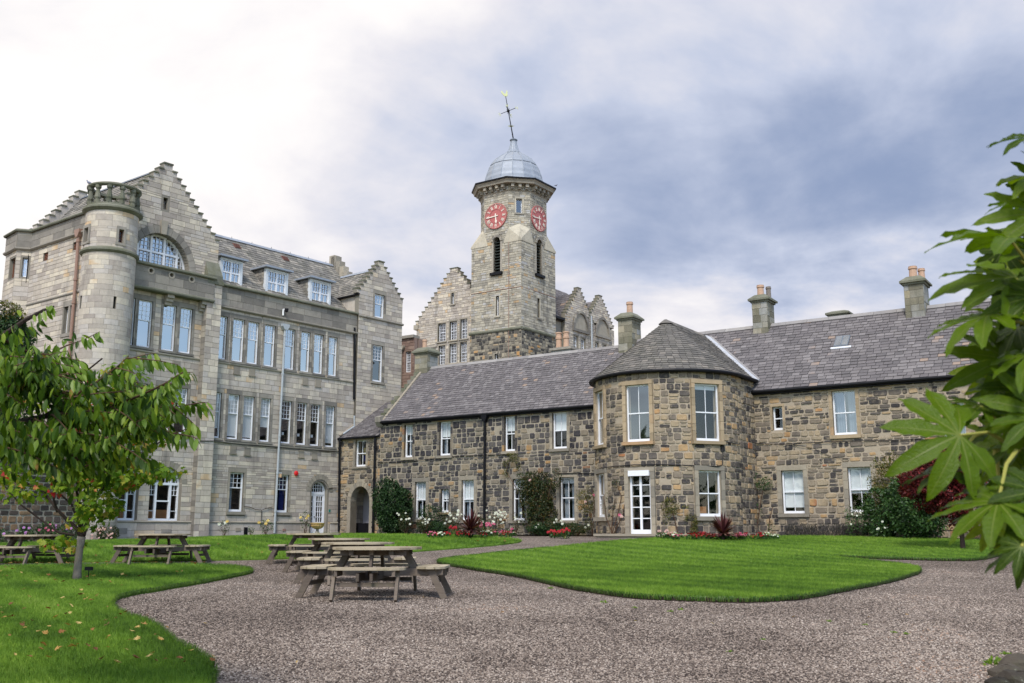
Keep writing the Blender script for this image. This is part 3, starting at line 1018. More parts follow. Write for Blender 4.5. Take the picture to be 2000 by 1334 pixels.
def rect_at(fr, x0, y0, x1, y1, d=0.0):
    xm, ym = (x0 + x1) / 2, (y0 + y1) / 2
    return fr.at(x0, ym, d)[0], fr.at(x1, ym, d)[0], fr.at(xm, y1, d)[1], fr.at(xm, y0, d)[1]


# ------------------------------------------------------------------ windows
def window(th, fr, r, up=(2, 1), lo=(2, 1), split=0.5, set_d=-0.10, glass='glass', blind=0.0, curtain=None, name='window', fw=0.055,
           bw=0.022, paint='white', gap=0.0, room=True, arch=None, label=None, single=False, bottom=None, single_panes=None):
    """sash window in a flat local frame: painted frame (part) with glass, glazing bars, blind as its sub-parts. r = (s0, s1, z0, z1)"""
    s0, s1, z0, z1 = r
    if getattr(fr, 'curved', False):
        m = (s0 + s1) / 2
        lf, _ = fr.local(m)
        s0, s1 = s0 - m, s1 - m
    else:
        lf = fr
    e = 0.012
    mb = MB()
    zs = z0 + (z1 - z0) * (1 - split)
    D = set_d
    bt = bottom or fw * 1.7
    mb.box(lf, s0 - e, s0 + fw, z0, z1, D - .07, D)
    mb.box(lf, s1 - fw, s1 + e, z0, z1, D - .07, D)
    mb.box(lf, s0 + fw, s1 - fw, z1 - fw, z1 + e, D - .07, D - .003)
    mb.box(lf, s0 + fw, s1 - fw, z0 - e, z0 + bt, D - .07, D + .006)
    if not single:
        mb.box(lf, s0 + fw, s1 - fw, zs - .022, zs + .022, D - .085, D - .012)
    w = mb.build(name, M[paint], th.root if isinstance(th, Thing) else th, label=label)
    a, b = s0 + fw, s1 - fw
    gb = MB()
    def grid(cols, rows, zb, zt, d):
        for i in range(1, cols):
            x = a + (b - a) * i / cols
            gb.box(lf, x - bw / 2, x + bw / 2, zb, zt, d - .02, d + .008)
        for k in range(1, rows):
            z = zb + (zt - zb) * k / rows
            gb.box(lf, a, b, z - bw / 2, z + bw / 2, d - .021, d + .006)
    panes = []
    if single:
        grid(up[0], up[1], z0 + bt, z1 - fw, D - .04)
        panes.append((a, b, z0 + bt, z1 - fw, D - .045, up))
    else:
        grid(up[0], up[1], zs + .022, z1 - fw, D - .03)
        grid(lo[0], lo[1], z0 + bt, zs - .022, D - .055)
        panes.append((a, b, zs + .022, z1 - fw, D - .035, up))
        panes.append((a, b, z0 + bt, zs - .022, D - .06, lo))
    gb.build('glazing_bars', M[paint], w)
    for (a_, b_, c_, e_, d_, (cols, rows)) in panes:
        wpx = (b_ - a_) / cols / max(20.0, lf.P(a_, 0).y) * FPX
        many = cols * rows > 1 and wpx > 9 and (e_ - c_) / rows / max(20.0, lf.P(a_, 0).y) * FPX > 9
        if single_panes is not None:
            many = single_panes
        cc, rr = (cols, rows) if many else (1, 1)
        for i in range(cc):
            for k in range(rr):
                x_0, x_1 = a_ + (b_ - a_) * i / cc, a_ + (b_ - a_) * (i + 1) / cc
                y_0, y_1 = c_ + (e_ - c_) * k / rr, c_ + (e_ - c_) * (k + 1) / rr
                t = RN.uniform(-.004, .004); t2 = RN.uniform(-.004, .004)
                g = MB()
                g.quad(lf.P(x_0, y_0, d_ - t - t2), lf.P(x_1, y_0, d_ + t - t2), lf.P(x_1, y_1, d_ + t + t2), lf.P(x_0, y_1, d_ - t + t2))
                g.build('pane', M[glass], w)
    if blind > 0:
        bb = MB()
        bb.box(lf, a, b, z1 - (z1 - z0) * blind, z1 - .02, D - .10, D - .092)
        bb.build('blind', M['blind'], w)
    if curtain:
        cb = MB()
        n = 7
        wd = (b - a) * 0.42
        for sd in ((0,) if curtain.endswith('L') else (1,) if curtain.endswith('R') else (0, 1)):
            xa = a if sd == 0 else b - wd
            pts = [(xa + wd * i / n, (0.0 if i % 2 else 0.04)) for i in range(n + 1)]
            for p, q in zip(pts, pts[1:]):
                cb.quad(lf.P(p[0], z0, D - .2 - p[1]), lf.P(q[0], z0, D - .2 - q[1]), lf.P(q[0], z1, D - .2 - q[1]), lf.P(p[0], z1, D - .2 - p[1]))
        cb.build('curtain', M['curtain_blue' if 'navy' in curtain else 'curtain'], w)
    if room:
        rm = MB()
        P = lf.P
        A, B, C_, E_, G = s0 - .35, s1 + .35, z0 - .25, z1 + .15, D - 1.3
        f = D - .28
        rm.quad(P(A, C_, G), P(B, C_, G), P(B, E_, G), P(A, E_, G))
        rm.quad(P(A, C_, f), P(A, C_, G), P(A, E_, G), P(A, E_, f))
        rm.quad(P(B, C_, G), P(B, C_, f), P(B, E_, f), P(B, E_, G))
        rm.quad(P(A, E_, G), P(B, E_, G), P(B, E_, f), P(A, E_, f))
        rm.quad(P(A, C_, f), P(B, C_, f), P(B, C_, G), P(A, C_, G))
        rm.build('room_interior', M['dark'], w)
    return w, lf


def surround(w, lf, r, wd, mat, d=0.022, sill=None, lintel=None, rng=RN, blocks=True, sill_mat=None, cen=None):
    """dressed margins round an opening, each stone its own sub-part; r in the same coordinates as the window"""
    s0, s1, z0, z1 = r
    if cen is not None:
        s0, s1 = s0 - cen, s1 - cen
    bw = wd if not isinstance(wd, tuple) else wd[0]
    zt = z1
    g = .005
    for sd in (0, 1):
        z = z0
        k = rng.randint(0, 1)
        while z < z1 - .01:
            h = rng.uniform(.24, .42) if blocks else (z1 - z0)
            if z1 - (z + h) < .15:
                h = z1 - z
            ww = bw * (1.0 if k % 2 == 0 else 1.0)
            mb = MB(); mb.cr = rng.random()
            if sd == 0:
                mb.box(lf, s0 - ww, s0, z + g, z + h - g, -.2, d)
            else:
                mb.box(lf, s1, s1 + ww, z + g, z + h - g, -.2, d)
            mb.build('margin_stone', mat, w)
            z += h
            k += 1
    mb = MB(); mb.cr = rng.random()
    hl = lintel or bw * 1.15
    mb.box(lf, s0 - bw, s1 + bw, z1 + g, z1 + hl, -.2, d + .002)
    mb.build('lintel', mat, w)
    if sill:
        mb = MB(); mb.cr = rng.random()
        mb.box(lf, s0 - bw - .02, s1 + bw + .02, z0 - sill, z0 - g, -.2, d + .075)
        mb.build('sill', sill_mat or mat, w)


def moulding(mb, fr, s0, s1, z0, z1, d, n=None):
    """string course with a weathered top"""
    n = n or (max(1, int(abs(s1 - s0) / 0.3)) if getattr(fr, 'curved', False) else 1)
    P = fr.P
    for i in range(n):
        a, b = s0 + (s1 - s0) * i / n, s0 + (s1 - s0) * (i + 1) / n
        prof = [(z0, 0.0), (z0, d * .45), (z0 + (z1 - z0) * .35, d), (z0 + (z1 - z0) * .7, d), (z1, d * .15), (z1, -.02)]
        for (za, da), (zb, db) in zip(prof, prof[1:]):
            mb.quad(P(a, za, da), P(b, za, da), P(b, zb, db), P(a, zb, db))
    if True:
        for s in (s0, s1):
            mb.add([P(s, z, dd) for z, dd in [(z0, 0), (z0, d * .45), (z0 + (z1 - z0) * .35, d), (z0 + (z1 - z0) * .7, d), (z1, d * .15), (z1, -.02)]], [(0, 1, 2, 3, 4, 5)])


def pipe(th, fr, pts, r, mat, name='drainpipe', d=0.1, brackets=True, hopper=None, label=None):
    mb = MB()
    w = [fr.P(s, z, d) for s, z in pts]
    mb.tube(w, r, 8)
    if brackets:
        for a, b in zip(w, w[1:]):
            L = (b - a).length
            if L > 2 and abs((b - a).normalized().z) > .8:
                n = int(L / 1.8)
                for i in range(n + 1):
                    q = a + (b - a) * (i + .3) / (n + .6)
                    mb.tube([q - Vector((0, 0, .05)), q + Vector((0, 0, .05))], r * 1.35, 8)
    if hopper:
        s, z = pts[0]
        hw, hh = hopper
        mb.prism(fr, [(s - hw * .4, z - hh), (s + hw * .4, z - hh), (s + hw, z - hh * .4), (s + hw, z), (s - hw, z), (s - hw, z - hh * .4)], d - .1, d + .1)
    return mb.build(name, M[mat], th.root if isinstance(th, Thing) else th, label=label)


def cable(th, pts3, r=0.012, name='cable', mat='cable'):
    mb = MB()
    mb.tube(pts3, r, 5, False)
    return mb.build(name, M[mat], th.root)


def chimney(th, fr, s0, s1, d0, d1, z0, z1, cap, pots, mat='chimney_stone', name='chimney', cap_h=.22, base_cut=True, label=None, pot_label=None):
    """square stack: stones, cap, terracotta pots. d0 < d1, d1 nearer the viewer"""
    core = MB()
    core.box(fr, s0 + .01, s1 - .01, z0, z1, d0 + .01, d1 - .01)
    o = core.build(name, M['ashlar_joint'], th.root, label=label)
    rng = random.Random(int(s0 * 100) + 5)
    faces = [fr.off(s0, 0, d1), Flat(fr.P(s1, 0, d1), -fr.n, (0, 0, 1), fr.u), Flat(fr.P(s0, 0, d0), fr.n, (0, 0, 1), -fr.u), Flat(fr.P(s1, 0, d0), -fr.u, (0, 0, 1), -fr.n)]
    ln = [s1 - s0, d1 - d0, d1 - d0, s1 - s0]
    class Fake: pass
    for f, L in zip(faces, ln):
        for q in pack([(0, L, z0, z1)], [], (.24, .34), (.3, .6), rng):
            a, b, c, e = q
            g = .006
            dd = rng.uniform(.0, .016)
            m = MB(); m.cr = rng.random()
            m.box(f, a + g, b - g, c + g, e - g, -.02, dd)
            m.build('stone', M[mat], o)
    cm = MB()
    for (ex, h0, h1) in ((.06, 0, .08), (.14, .08, .16)):
        cm.box(fr, s0 - ex, s1 + ex, z1 + h0, z1 + h1, d0 - ex, d1 + ex)
    P = fr.P
    e = .14
    zt = z1 + .16
    top = z1 + .16 + cap_h
    k = .1
    vs = [P(s0 - e, zt, d1 + e), P(s1 + e, zt, d1 + e), P(s1 + e, zt, d0 - e), P(s0 - e, zt, d0 - e),
          P(s0 + k, top, d1 - k), P(s1 - k, top, d1 - k), P(s1 - k, top, d0 + k), P(s0 + k, top, d0 + k)]
    cm.add(vs, [(0, 1, 5, 4), (1, 2, 6, 5), (2, 3, 7, 6), (3, 0, 4, 7), (4, 5, 6, 7)])
    cm.build('chimney_cap', M['mossy_trim'], o)
    for (fs, fd, r, h, mt) in pots:
        c = P(s0 + (s1 - s0) * fs, top - .06, d0 + (d1 - d0) * fd)
        pm = MB()
        pm.lathe(c, [(r, 0), (r * .92, h * .78), (r * 1.12, h * .80), (r * 1.12, h * .9), (r * 1.0, h * .92), (r * 1.04, h), (r * .8, h), (r * .78, h * .5), (0, h * .5)], 14)
        pm.build('chimney_pot', M[mt], o, smooth=False)
    return o


def ridge_line(th, a, b, mat='ridge', w=.32, n=None, name='ridge', up=(0, 0, 1)):
    """ridge cope in single lengths"""
    a, b = Vector(a), Vector(b)
    L = (b - a).length
    n = n or max(1, int(L / .9))
    side = (b - a).normalized().cross(Vector(up)).normalized() * (w / 2)
    mb = MB()
    for i in range(n):
        p, q = a + (b - a) * (i / n) + (b - a).normalized() * .008, a + (b - a) * ((i + 1) / n)
        mb.cr = RN.random()
        j = Vector((0, 0, RN.uniform(-.004, .004)))
        t = Vector((0, 0, .07)) + j
        lo = Vector((0, 0, -.09)) + j
        vs = [p - side + lo, p + t, p + side + lo, q - side + lo, q + t, q + side + lo]
        mb.add(vs, [(0, 3, 4, 1), (1, 4, 5, 2), (0, 1, 2), (5, 4, 3)])
    return mb.build(name, M[mat], th.root)
def plane3(a, b, c, flip=None):
    """frame of the plane through three points: origin a, u towards b, v towards c, n up"""
    a, b, c = Vector(a), Vector(b), Vector(c)
    u = (b - a).normalized()
    v = (c - a) - u * (c - a).dot(u)
    v.normalize()
    n = u.cross(v)
    if n.z < 0:
        n = -n
    fr = Flat(a, u, v, n)
    conv = lambda p: ((Vector(p) - a).dot(u), (Vector(p) - a).dot(v))
    return fr, conv


def roof_slope(th, pts, mat, rng, e=0.2, w=0.27, under='slate_under', kind='slate', thick=0.03, name='roof', T=.12, label=None):
    """pts: eave left, eave right, then round the polygon (world points)"""
    fr, conv = plane3(pts[0], pts[1], pts[-1])
    return slating(th, fr, [conv(p) for p in pts], M[mat], M[under], rng, e, w, kind, thick, name, T, label)


def grow(r, a, b=None, c=None, d=None):
    b = a if b is None else b
    c = a if c is None else c
    d = a if d is None else d
    return (r[0] - a, r[1] + b, r[2] - c, r[3] + d)


# ================================================================== the tall grey range on the left
rng = random.Random(101)
SCH = Thing('school_building', LF.P(-4, 1.3, 0), 'tall grey sandstone range with crow-stepped gables, dormers and a round corner turret', 'building')
b2 = [(422.7, 443), (454, 476.5), (483.5, 505), (516, 537), (556.5, 575.5), (587.5, 605.5), (613, 631), (642, 658.5)]
b1 = [(414.3, 431.4), (444.7, 466.7), (474.7, 495.7), (508.3, 528), (549.3, 569), (579.8, 598.9), (606.3, 624.5), (635.6, 653.3)]
a2 = [(247, 262.5), (269, 296.5), (317, 343), (351, 374.5)]
def srange(fr, xa, xb, y):
    return fr.at(xa, y)[0], fr.at(xb, y)[0]
B2 = [srange(LF, p, q, 660 + (p - 420) * .165) + (9.48, 11.55) for p, q in b2]
B1 = [srange(LF, p, q, 810 + (p - 412) * .10) + (5.79, 7.90) for p, q in b1]
A2 = [srange(LF, p, q, 630 + (p - 250) * .17) + (9.50, 11.60) for p, q in a2]
A1 = [(r[0], r[1], 5.83, 7.90) for r in A2]
GW = [srange(LF, 448.2, 475.8, 960) + (2.44, 4.25), srange(LF, 539.5, 563.8, 965) + (2.44, 4.25)]
DR = srange(LF, 607.4, 638.2, 1000) + (1.42, 4.02)
GA = [(-12.86, -11.36, 2.0, 4.33), (-10.84, -9.3, 2.0, 4.33)]
AW = (-12.50, -9.60, 13.20, 14.82)
CW = [(1.80, 2.52, 13.05, 14.38), (1.76, 2.50, 9.50, 11.52)]

holes = []
keep = []
for r in B2 + B1 + A2 + A1:
    holes.append(r)
    keep.append(grow(r, .12, .12, .16, .22))
for r in GW:
    holes.append(r); keep.append(grow(r, .12, .12, .2, .22))
def arch_full(r, spring, rise=None):
    hs = [(r[0], r[1], r[2], spring)] + arch_holes(r[0], r[1], spring, rise)
    return hs
def arch_keep(r, spring, rise, w):
    k = [(r[0] - w * .0, r[1] + w * .0, r[2], spring)]
    m, hr = (r[0] + r[1]) / 2, (r[1] - r[0]) / 2 + w
    k += [(a, b, c, e) for a, b, c, e in arch_holes(m - hr, m + hr, spring, rise + w, 12)]
    return k
DS = DR[3] - (DR[1] - DR[0]) / 2 * 1.0
holes += arch_full((DR[0], DR[1], 1.2, 0), DS, DR[3] - DS)
keep += arch_keep((DR[0] - .1, DR[1] + .1, 1.2, 0), DS, DR[3] - DS + .1, .24)
for r in GA:
    sp_ = r[3] - .72
    holes += arch_full(r, sp_, .72)
    keep += arch_keep(r, sp_, .72, .26)
holes += arch_full((AW[0], AW[1], 13.14, 0), 13.2, 1.62)
keep += arch_keep((AW[0], AW[1], 13.14, 0), 13.2, 1.62, .34)
stepsA = gable_steps(-11.0, 18.15, 14.9, 2.9, 12, 0.45)
slitA = (-11.13, -10.90, 15.97, 16.53)
holes.append(slitA); keep.append(grow(slitA, .1))
solidsAB = [(-13.9, -8.1, 1.0, 14.9)] + stepsA + [(-8.1, 0.65, 1.0, 12.0)]
facade(SCH, LF, solidsAB, holes, M['ashlar_joint'], M['ashlar'], 'ashlar', rng, 0.32, 'wall', keep=keep)
# projecting plinth
plh = [(DR[0] - .15, DR[1] + .15, 1.0, 2.0)]
facade(SCH, LF.off(d=.10), [(-13.9, 0.65, 1.0, 1.92)], plh, M['ashlar_joint'], M['ashlar'], 'big', rng, .12, 'plinth')
mb = MB()
moulding(mb, LF.off(d=.10), -13.9, DR[0] - .15, 1.90, 2.0, .05)
moulding(mb, LF.off(d=.10), DR[1] + .15, .65, 1.90, 2.0, .05)
mb.build('plinth_course', M['ashlar_trim'], SCH.root)
# section C, slightly forward
FC = LF.off(d=.16)
stepsC = gable_steps(2.2, 16.25, 14.2, 1.72, 8, 0.42)
hC = list(CW)
kC = [grow(r, .13, .13, .15, .22) for r in CW]
facade(SCH, FC, [(.65, 3.9, 1.0, 14.2)] + stepsC, hC, M['ashlar_joint'], M['ashlar'], 'ashlar', rng, .32, 'gable_wall', keep=kC)
mb = MB()
mb.quad(FC.P(.65, 1, 0), FC.P(.65, 13, 0), FC.P(.65, 13, -.2), FC.P(.65, 1, -.2))
mb.quad(FC.P(3.9, 1, 0), FC.P(3.9, 14.2, 0), FC.P(3.9, 14.2, -9), FC.P(3.9, 1, -9))
mb.quad(FC.P(3.9, 1, -9), FC.P(3.9, 14.2, -9), FC.P(-13, 14.2, -9), FC.P(-13, 1, -9))
mb.build('rear_wall', M['ashlar_joint'], SCH.root)
# parapet of section B with its cornice and coping
PB = LF.off(d=.05)
facade(SCH, PB, [(-8.0, .65, 12.06, 13.0)], [], M['ashlar_joint'], M['dark_trim'], 'big', rng, .3, 'parapet')
mb = MB()
moulding(mb, LF, -8.0, .65, 11.90, 12.07, .16)
mb.build('cornice', M['dark_trim'], SCH.root)
mb = MB()
mb.box(LF, -8.02, .66, 13.0, 13.12, -.3, .15)
moulding(mb, LF.off(d=.15), -8.02, .66, 12.98, 13.10, .05)
mb.build('coping', M['mossy_trim'], SCH.root)
mb = MB()
moulding(mb, FC, .65, 3.95, 12.88, 13.02, .1)
mb.build('string_course', M['dark_trim'], SCH.root)
# balcony parapet of section A: projecting panel on brackets, three round openings
PA = LF.off(d=.38)
hs = [(-11.72, 12.88), (-10.70, 12.88), (-9.68, 12.88)]
ph = []
for hx, hz in hs:
    ph += [(hx - .1, hx + .1, hz - .1, hz + .1)]
facade(SCH, PA, [(-13.3, -8.45, 12.12, 13.12)], ph, M['ashlar_joint'], M['dark_trim'], 'big', rng, .3, 'balcony_parapet')
for hx, hz in hs:
    mb = MB()
    n = 16
    pts_o = [(hx + .17 * math.cos(2 * math.pi * i / n), hz + .17 * math.sin(2 * math.pi * i / n)) for i in range(n)]
    pts_i = [(hx + .095 * math.cos(2 * math.pi * i / n), hz + .095 * math.sin(2 * math.pi * i / n)) for i in range(n)]
    for i in range(n):
        j = (i + 1) % n
        P = PA.P
        mb.quad(P(*pts_i[i], .025), P(*pts_i[j], .025), P(*pts_o[j], .025), P(*pts_o[i], .025))
        mb.quad(P(*pts_i[i], -.28), P(*pts_i[j], -.28), P(*pts_i[j], .025), P(*pts_i[i], .025))
    mb.build('round_opening', M['ashlar_trim'], SCH.root)
mb = MB()
mb.box(LF, -13.3, -8.42, 13.12, 13.22, -.0, .48)
moulding(mb, LF.off(d=.46), -13.3, -8.42, 13.08, 13.20, .06)
mb.box(LF, -13.3, -8.45, 12.0, 12.12, 0, .40)
moulding(mb, LF.off(d=.38), -13.3, -8.45, 12.0, 12.16, .08)
mb.build('balcony_coping', M['mossy_trim'], SCH.root)
for s in (-10.62, -8.85):
    mb = MB()
    for k, (zz, dd) in enumerate(((11.55, .14), (11.7, .24), (11.85, .34))):
        mb.box(LF, s - .17, s + .17, zz, zz + .16, 0, dd)
    mb.build('bracket', M['ashlar_trim'], SCH.root)
# buttress pier between the bays
mb = MB()
mb.box(LF, -8.78, -8.0, 1.0, 12.9, 0, .33)
mb.build('pier_core', M['ashlar_joint'], SCH.root)
PF = LF.off(d=.33)
for q in pack([(-8.78, -8.0, 1.0, 12.9)], [], (.2, .3), (.3, .55), rng):
    stone_ashlar(SCH, PF, q, M['ashlar'], rng)
PS = Flat(LF.P(-8.78, 0, 0), LF.n, (0, 0, 1), -LF.u)
for q in pack([(0.0, .33, 1.0, 12.9)], [], (.2, .3), (.33, .34), rng):
    stone_ashlar(SCH, PS, q, M['dark_trim'], rng)
mb = MB()
P = LF.P
for (a, b, z0, z1, d1) in ((-8.84, -7.96, 12.9, 13.1, .4), (-8.8, -8.0, 13.1, 13.35, .33)):
    mb.box(LF, a, b, z0, z1, 0, d1)
mb.add([P(-8.8, 13.35, .33), P(-8.0, 13.35, .33), P(-8.05, 14.05, 0), P(-8.75, 14.05, 0), P(-8.8, 13.35, 0), P(-8.0, 13.35, 0)], [(0, 1, 2, 3), (4, 0, 3), (1, 5, 2)])
mb.build('pier_cap', M['mossy_trim'], SCH.root)
# strings
for a, b, z in ((-12.5, -8.8, 9.26), (-8.0, .5, 9.26), (-8.0, .5, 5.56)):
    mb = MB(); moulding(mb, LF, a, b, z, z + .14, .07); mb.build('sill_course', M['ashlar_trim'], SCH.root)
# small raised panels
for (px, py) in ((462, 723), (492, 726), (596, 744), (621, 748), (455, 878), (483, 881), (588, 886), (614, 889), (345, 712)):
    s, z = LF.at(px, py)
    mb = MB(); mb.cr = rng.uniform(.8, 1)
    mb.box(LF, s - .17, s + .17, z - .17, z + .17, -.02, .035)
    mb.box(LF, s - .2, s + .2, z - .22, z - .17, -.02, .06)
    mb.build('carved_panel', M['margin'], SCH.root)

for i, r in enumerate(B2):
    w, lf = window(SCH, LF, r, (3, 4), (1, 1), .42, -.08, 'glass_sky', fw=.045, bw=.016)
    surround(w, lf, r, .11, M['dark_trim'], .02, sill=.10, lintel=.2)
for i, r in enumerate(B1):
    bl = [.78, .93, .93, .66, .0, .0, .0, .9][i]
    w, lf = window(SCH, LF, r, (3, 4), (1, 1), .42, -.08, 'glass_mid', fw=.045, bw=.016, blind=bl)
    surround(w, lf, r, .11, M['dark_trim'], .02, sill=.10, lintel=.2)
    if i in (4, 5, 6, 7):
        mb = MB(); mb.box(lf, r[0] + .16, r[0] + .3, r[2] + .42, r[2] + .56, -.15, -.146)
        mb.build('paper_note', M['white'], w)
for r in A2:
    w, lf = window(SCH, LF, r, (3, 4), (1, 1), .42, -.08, 'glass_sky', fw=.045, bw=.016)
    surround(w, lf, r, .11, M['dark_trim'], .02, sill=.10, lintel=.2)
for r in A1:
    w, lf = window(SCH, LF, r, (3, 4), (1, 1), .42, -.08, 'glass_mid', fw=.045, bw=.016)
    surround(w, lf, r, .11, M['dark_trim'], .02, sill=.10, lintel=.2)
for i, r in enumerate(GW):
    w, lf = window(SCH, LF, r, (3, 3), (1, 1), .39, -.11, 'glass', fw=.06, bw=.02, curtain='navy' if i else 'greyL')
    surround(w, lf, r, .11, M['ashlar_trim'], .012, sill=.14, lintel=.2)
for i, r in enumerate(CW):
    w, lf = window(SCH, FC, r, (3, 2 if i == 0 else 4), (1, 1), .40, -.09, 'glass_sky' if i == 0 else 'glass_mid', fw=.06, bw=.018)
    surround(w, lf, r, .12, M['dark_trim'], .012, sill=.12, lintel=.2)

# arched openings: ring of single stones, deep reveal, white joinery
def arch_trim(th, fr, r, spring, rise, w, mat, n=13, T=.32, d=.03, name='arch', key=False):
    mb = MB()
    arch_ring(mb, fr, r[0], r[1], spring, rise, w, -T, d, n)
    o = mb.build(name, mat, th.root)
    m2 = MB()
    m, hr = (r[0] + r[1]) / 2, (r[1] - r[0]) / 2
    k = 24
    for i in range(k):
        a0, a1 = math.pi * i / k, math.pi * (i + 1) / k
        q = lambda a, dd: fr.P(m + (hr - .002) * math.cos(a), spring + (rise - .002) * math.sin(a), dd)
        m2.quad(q(a0, -T), q(a0, d), q(a1, d), q(a1, -T))
    m2.build('arch_soffit', mat, o)
    if key:
        m3 = MB(); m3.cr = .9
        m3.prism(fr, [(m - .12, spring + rise - .05), (m + .12, spring + rise - .05), (m + .17, spring + rise + w + .25), (m - .17, spring + rise + w + .25)], -.02, .12)
        m3.build('keystone', M['ashlar_trim'], o)
    return o


def arch_frame(mb, fr, r, spring, rise, fw, d0, d1, n=20, bottom=True):
    m, hr = (r[0] + r[1]) / 2, (r[1] - r[0]) / 2
    for i in range(n):
        a0, a1 = math.pi * i / n, math.pi * (i + 1) / n
        vs = []
        for rr, a, d in ((0, a0, d1), (0, a1, d1), (fw, a1, d1), (fw, a0, d1), (0, a0, d0), (0, a1, d0), (fw, a1, d0), (fw, a0, d0)):
            vs.append(fr.P(m + (hr - rr) * math.cos(a), spring + (rise - rr) * math.sin(a), d))
        mb.add(vs, [(0, 1, 2, 3), (3, 2, 6, 7)])
    if bottom:
        mb.box(fr, r[0], r[0] + fw, r[2], spring, d0, d1)
        mb.box(fr, r[1] - fw, r[1], r[2], spring, d0, d1)
        mb.box(fr, r[0] + fw, r[1] - fw, r[2], r[2] + fw * 1.3, d0, d1 + .003)


arch_trim(SCH, LF, AW, 13.2, 1.62, .34, M['dark_trim'], 17, .4, .04, 'great_arch', True)
mb = MB()
D = -.34
arch_frame(mb, LF, (AW[0], AW[1], 13.14, 0), 13.2, 1.62, .09, D - .08, D, 28)
m_, hr_ = (AW[0] + AW[1]) / 2, (AW[1] - AW[0]) / 2
hgt = lambda s: 13.2 + 1.62 * math.sqrt(max(0, 1 - ((s - m_) / hr_) ** 2))
for sx in (-.98, -.33, .33, .98):
    mb.box(LF, m_ + sx - .05, m_ + sx + .05, 13.14, hgt(m_ + sx) - .05, D - .07, D + .02)
mb.box(LF, AW[0] + .35, AW[1] - .35, 13.93, 14.02, D - .07, D + .025)
gw = mb.build('great_arched_window', M['white'], SCH.root, label='wide half-round white window under the stepped gable')
gb = MB()
for i in range(1, 15):
    s = AW[0] + .05 + (AW[1] - AW[0] - .1) * i / 15
    gb.box(LF, s - .009, s + .009, 13.2, hgt(s) - .06, D - .05, D - .02)
for z in (13.4, 13.6, 13.8, 14.2, 14.4, 14.6):
    w_ = hr_ * math.sqrt(max(0, 1 - ((z - 13.2) / 1.62) ** 2)) - .05
    gb.box(LF, m_ - w_, m_ + w_, z - .009, z + .009, D - .05, D - .021)
gb.build('glazing_bars', M['white'], gw)
gb = MB()
gb.add([LF.P(m_ + hr_ * math.cos(math.pi * i / 24), 13.2 + 1.62 * math.sin(math.pi * i / 24), D - .06) for i in range(25)], [tuple(range(25))])
gb.build('pane', M['glass_sky'], gw)
gb = MB(); gb.box(LF, -12.8, -9.3, 12.9, 15.0, D - 1.3, D - 1.28); gb.build('room_interior', M['dark'], gw)

for r in GA:
    sp_ = r[3] - .72
    arch_trim(SCH, LF, r, sp_, .72, .26, M['ashlar_trim'], 13, .3, .02, 'window_arch')
    mb = MB(); D = -.22
    arch_frame(mb, LF, r, sp_, .72, .07, D - .08, D)
    mb.box(LF, r[0] + .07, r[1] - .07, sp_ - .06, sp_ + .05, D - .08, D + .02)
    for s in (r[0] + .42, r[1] - .42):
        mb.box(LF, s - .05, s + .05, r[2] + .09, sp_ - .06, D - .08, D + .015)
        mb.box(LF, s - .03, s + .03, sp_ + .05, sp_ + .6, D - .07, D)
    mb.box(LF, r[0] + .47, r[1] - .47, r[2] + .82, r[2] + .88, D - .07, D + .008)
    w = mb.build('arched_window', M['white'], SCH.root)
    gb = MB()
    for i in range(1, 9):
        s = r[0] + (r[1] - r[0]) * i / 9
        m2, h2 = (r[0] + r[1]) / 2, (r[1] - r[0]) / 2
        gb.box(LF, s - .01, s + .01, sp_ + .05, sp_ + .72 * math.sqrt(1 - ((s - m2) / h2) ** 2) - .05, D - .05, D - .02)
    gb.box(LF, r[0] + .12, r[1] - .12, sp_ + .3, sp_ + .32, D - .05, D - .021)
    for s in ((r[0] + .22), (r[1] - .22)):
        gb.box(LF, s - .01, s + .01, sp_ - .5, sp_ - .06, D - .05, D - .02)
    for z in (sp_ - .28, sp_ - .5, r[2] + .42):
        for a, b in ((r[0] + .07, r[0] + .37), (r[1] - .37, r[1] - .07)):
            gb.box(LF, a, b, z - .012, z + .012, D - .05, D - .019)
    gb.build('glazing_bars', M['white'], w)
    gb = MB(); m2, h2 = (r[0] + r[1]) / 2, (r[1] - r[0]) / 2
    gb.add([LF.P(r[0], r[2], D - .06), LF.P(r[1], r[2], D - .06)] + [LF.P(m2 + h2 * math.cos(math.pi * i / 16), sp_ + .72 * math.sin(math.pi * i / 16), D - .06) for i in range(17)], [tuple(range(19))])
    gb.build('pane', M['glass'], w)
    gb = MB(); gb.box(LF, r[0] - .3, r[1] + .3, 1.8, 4.7, D - 1.3, D - 1.28); gb.build('room_interior', M['dark'], w)
    gb = MB(); gb.box(LF, r[0] + .1, r[1] - .1, r[2] + .1, r[2] + .48, D - .5, D - .48); gb.build('low_board', M['board'], w)

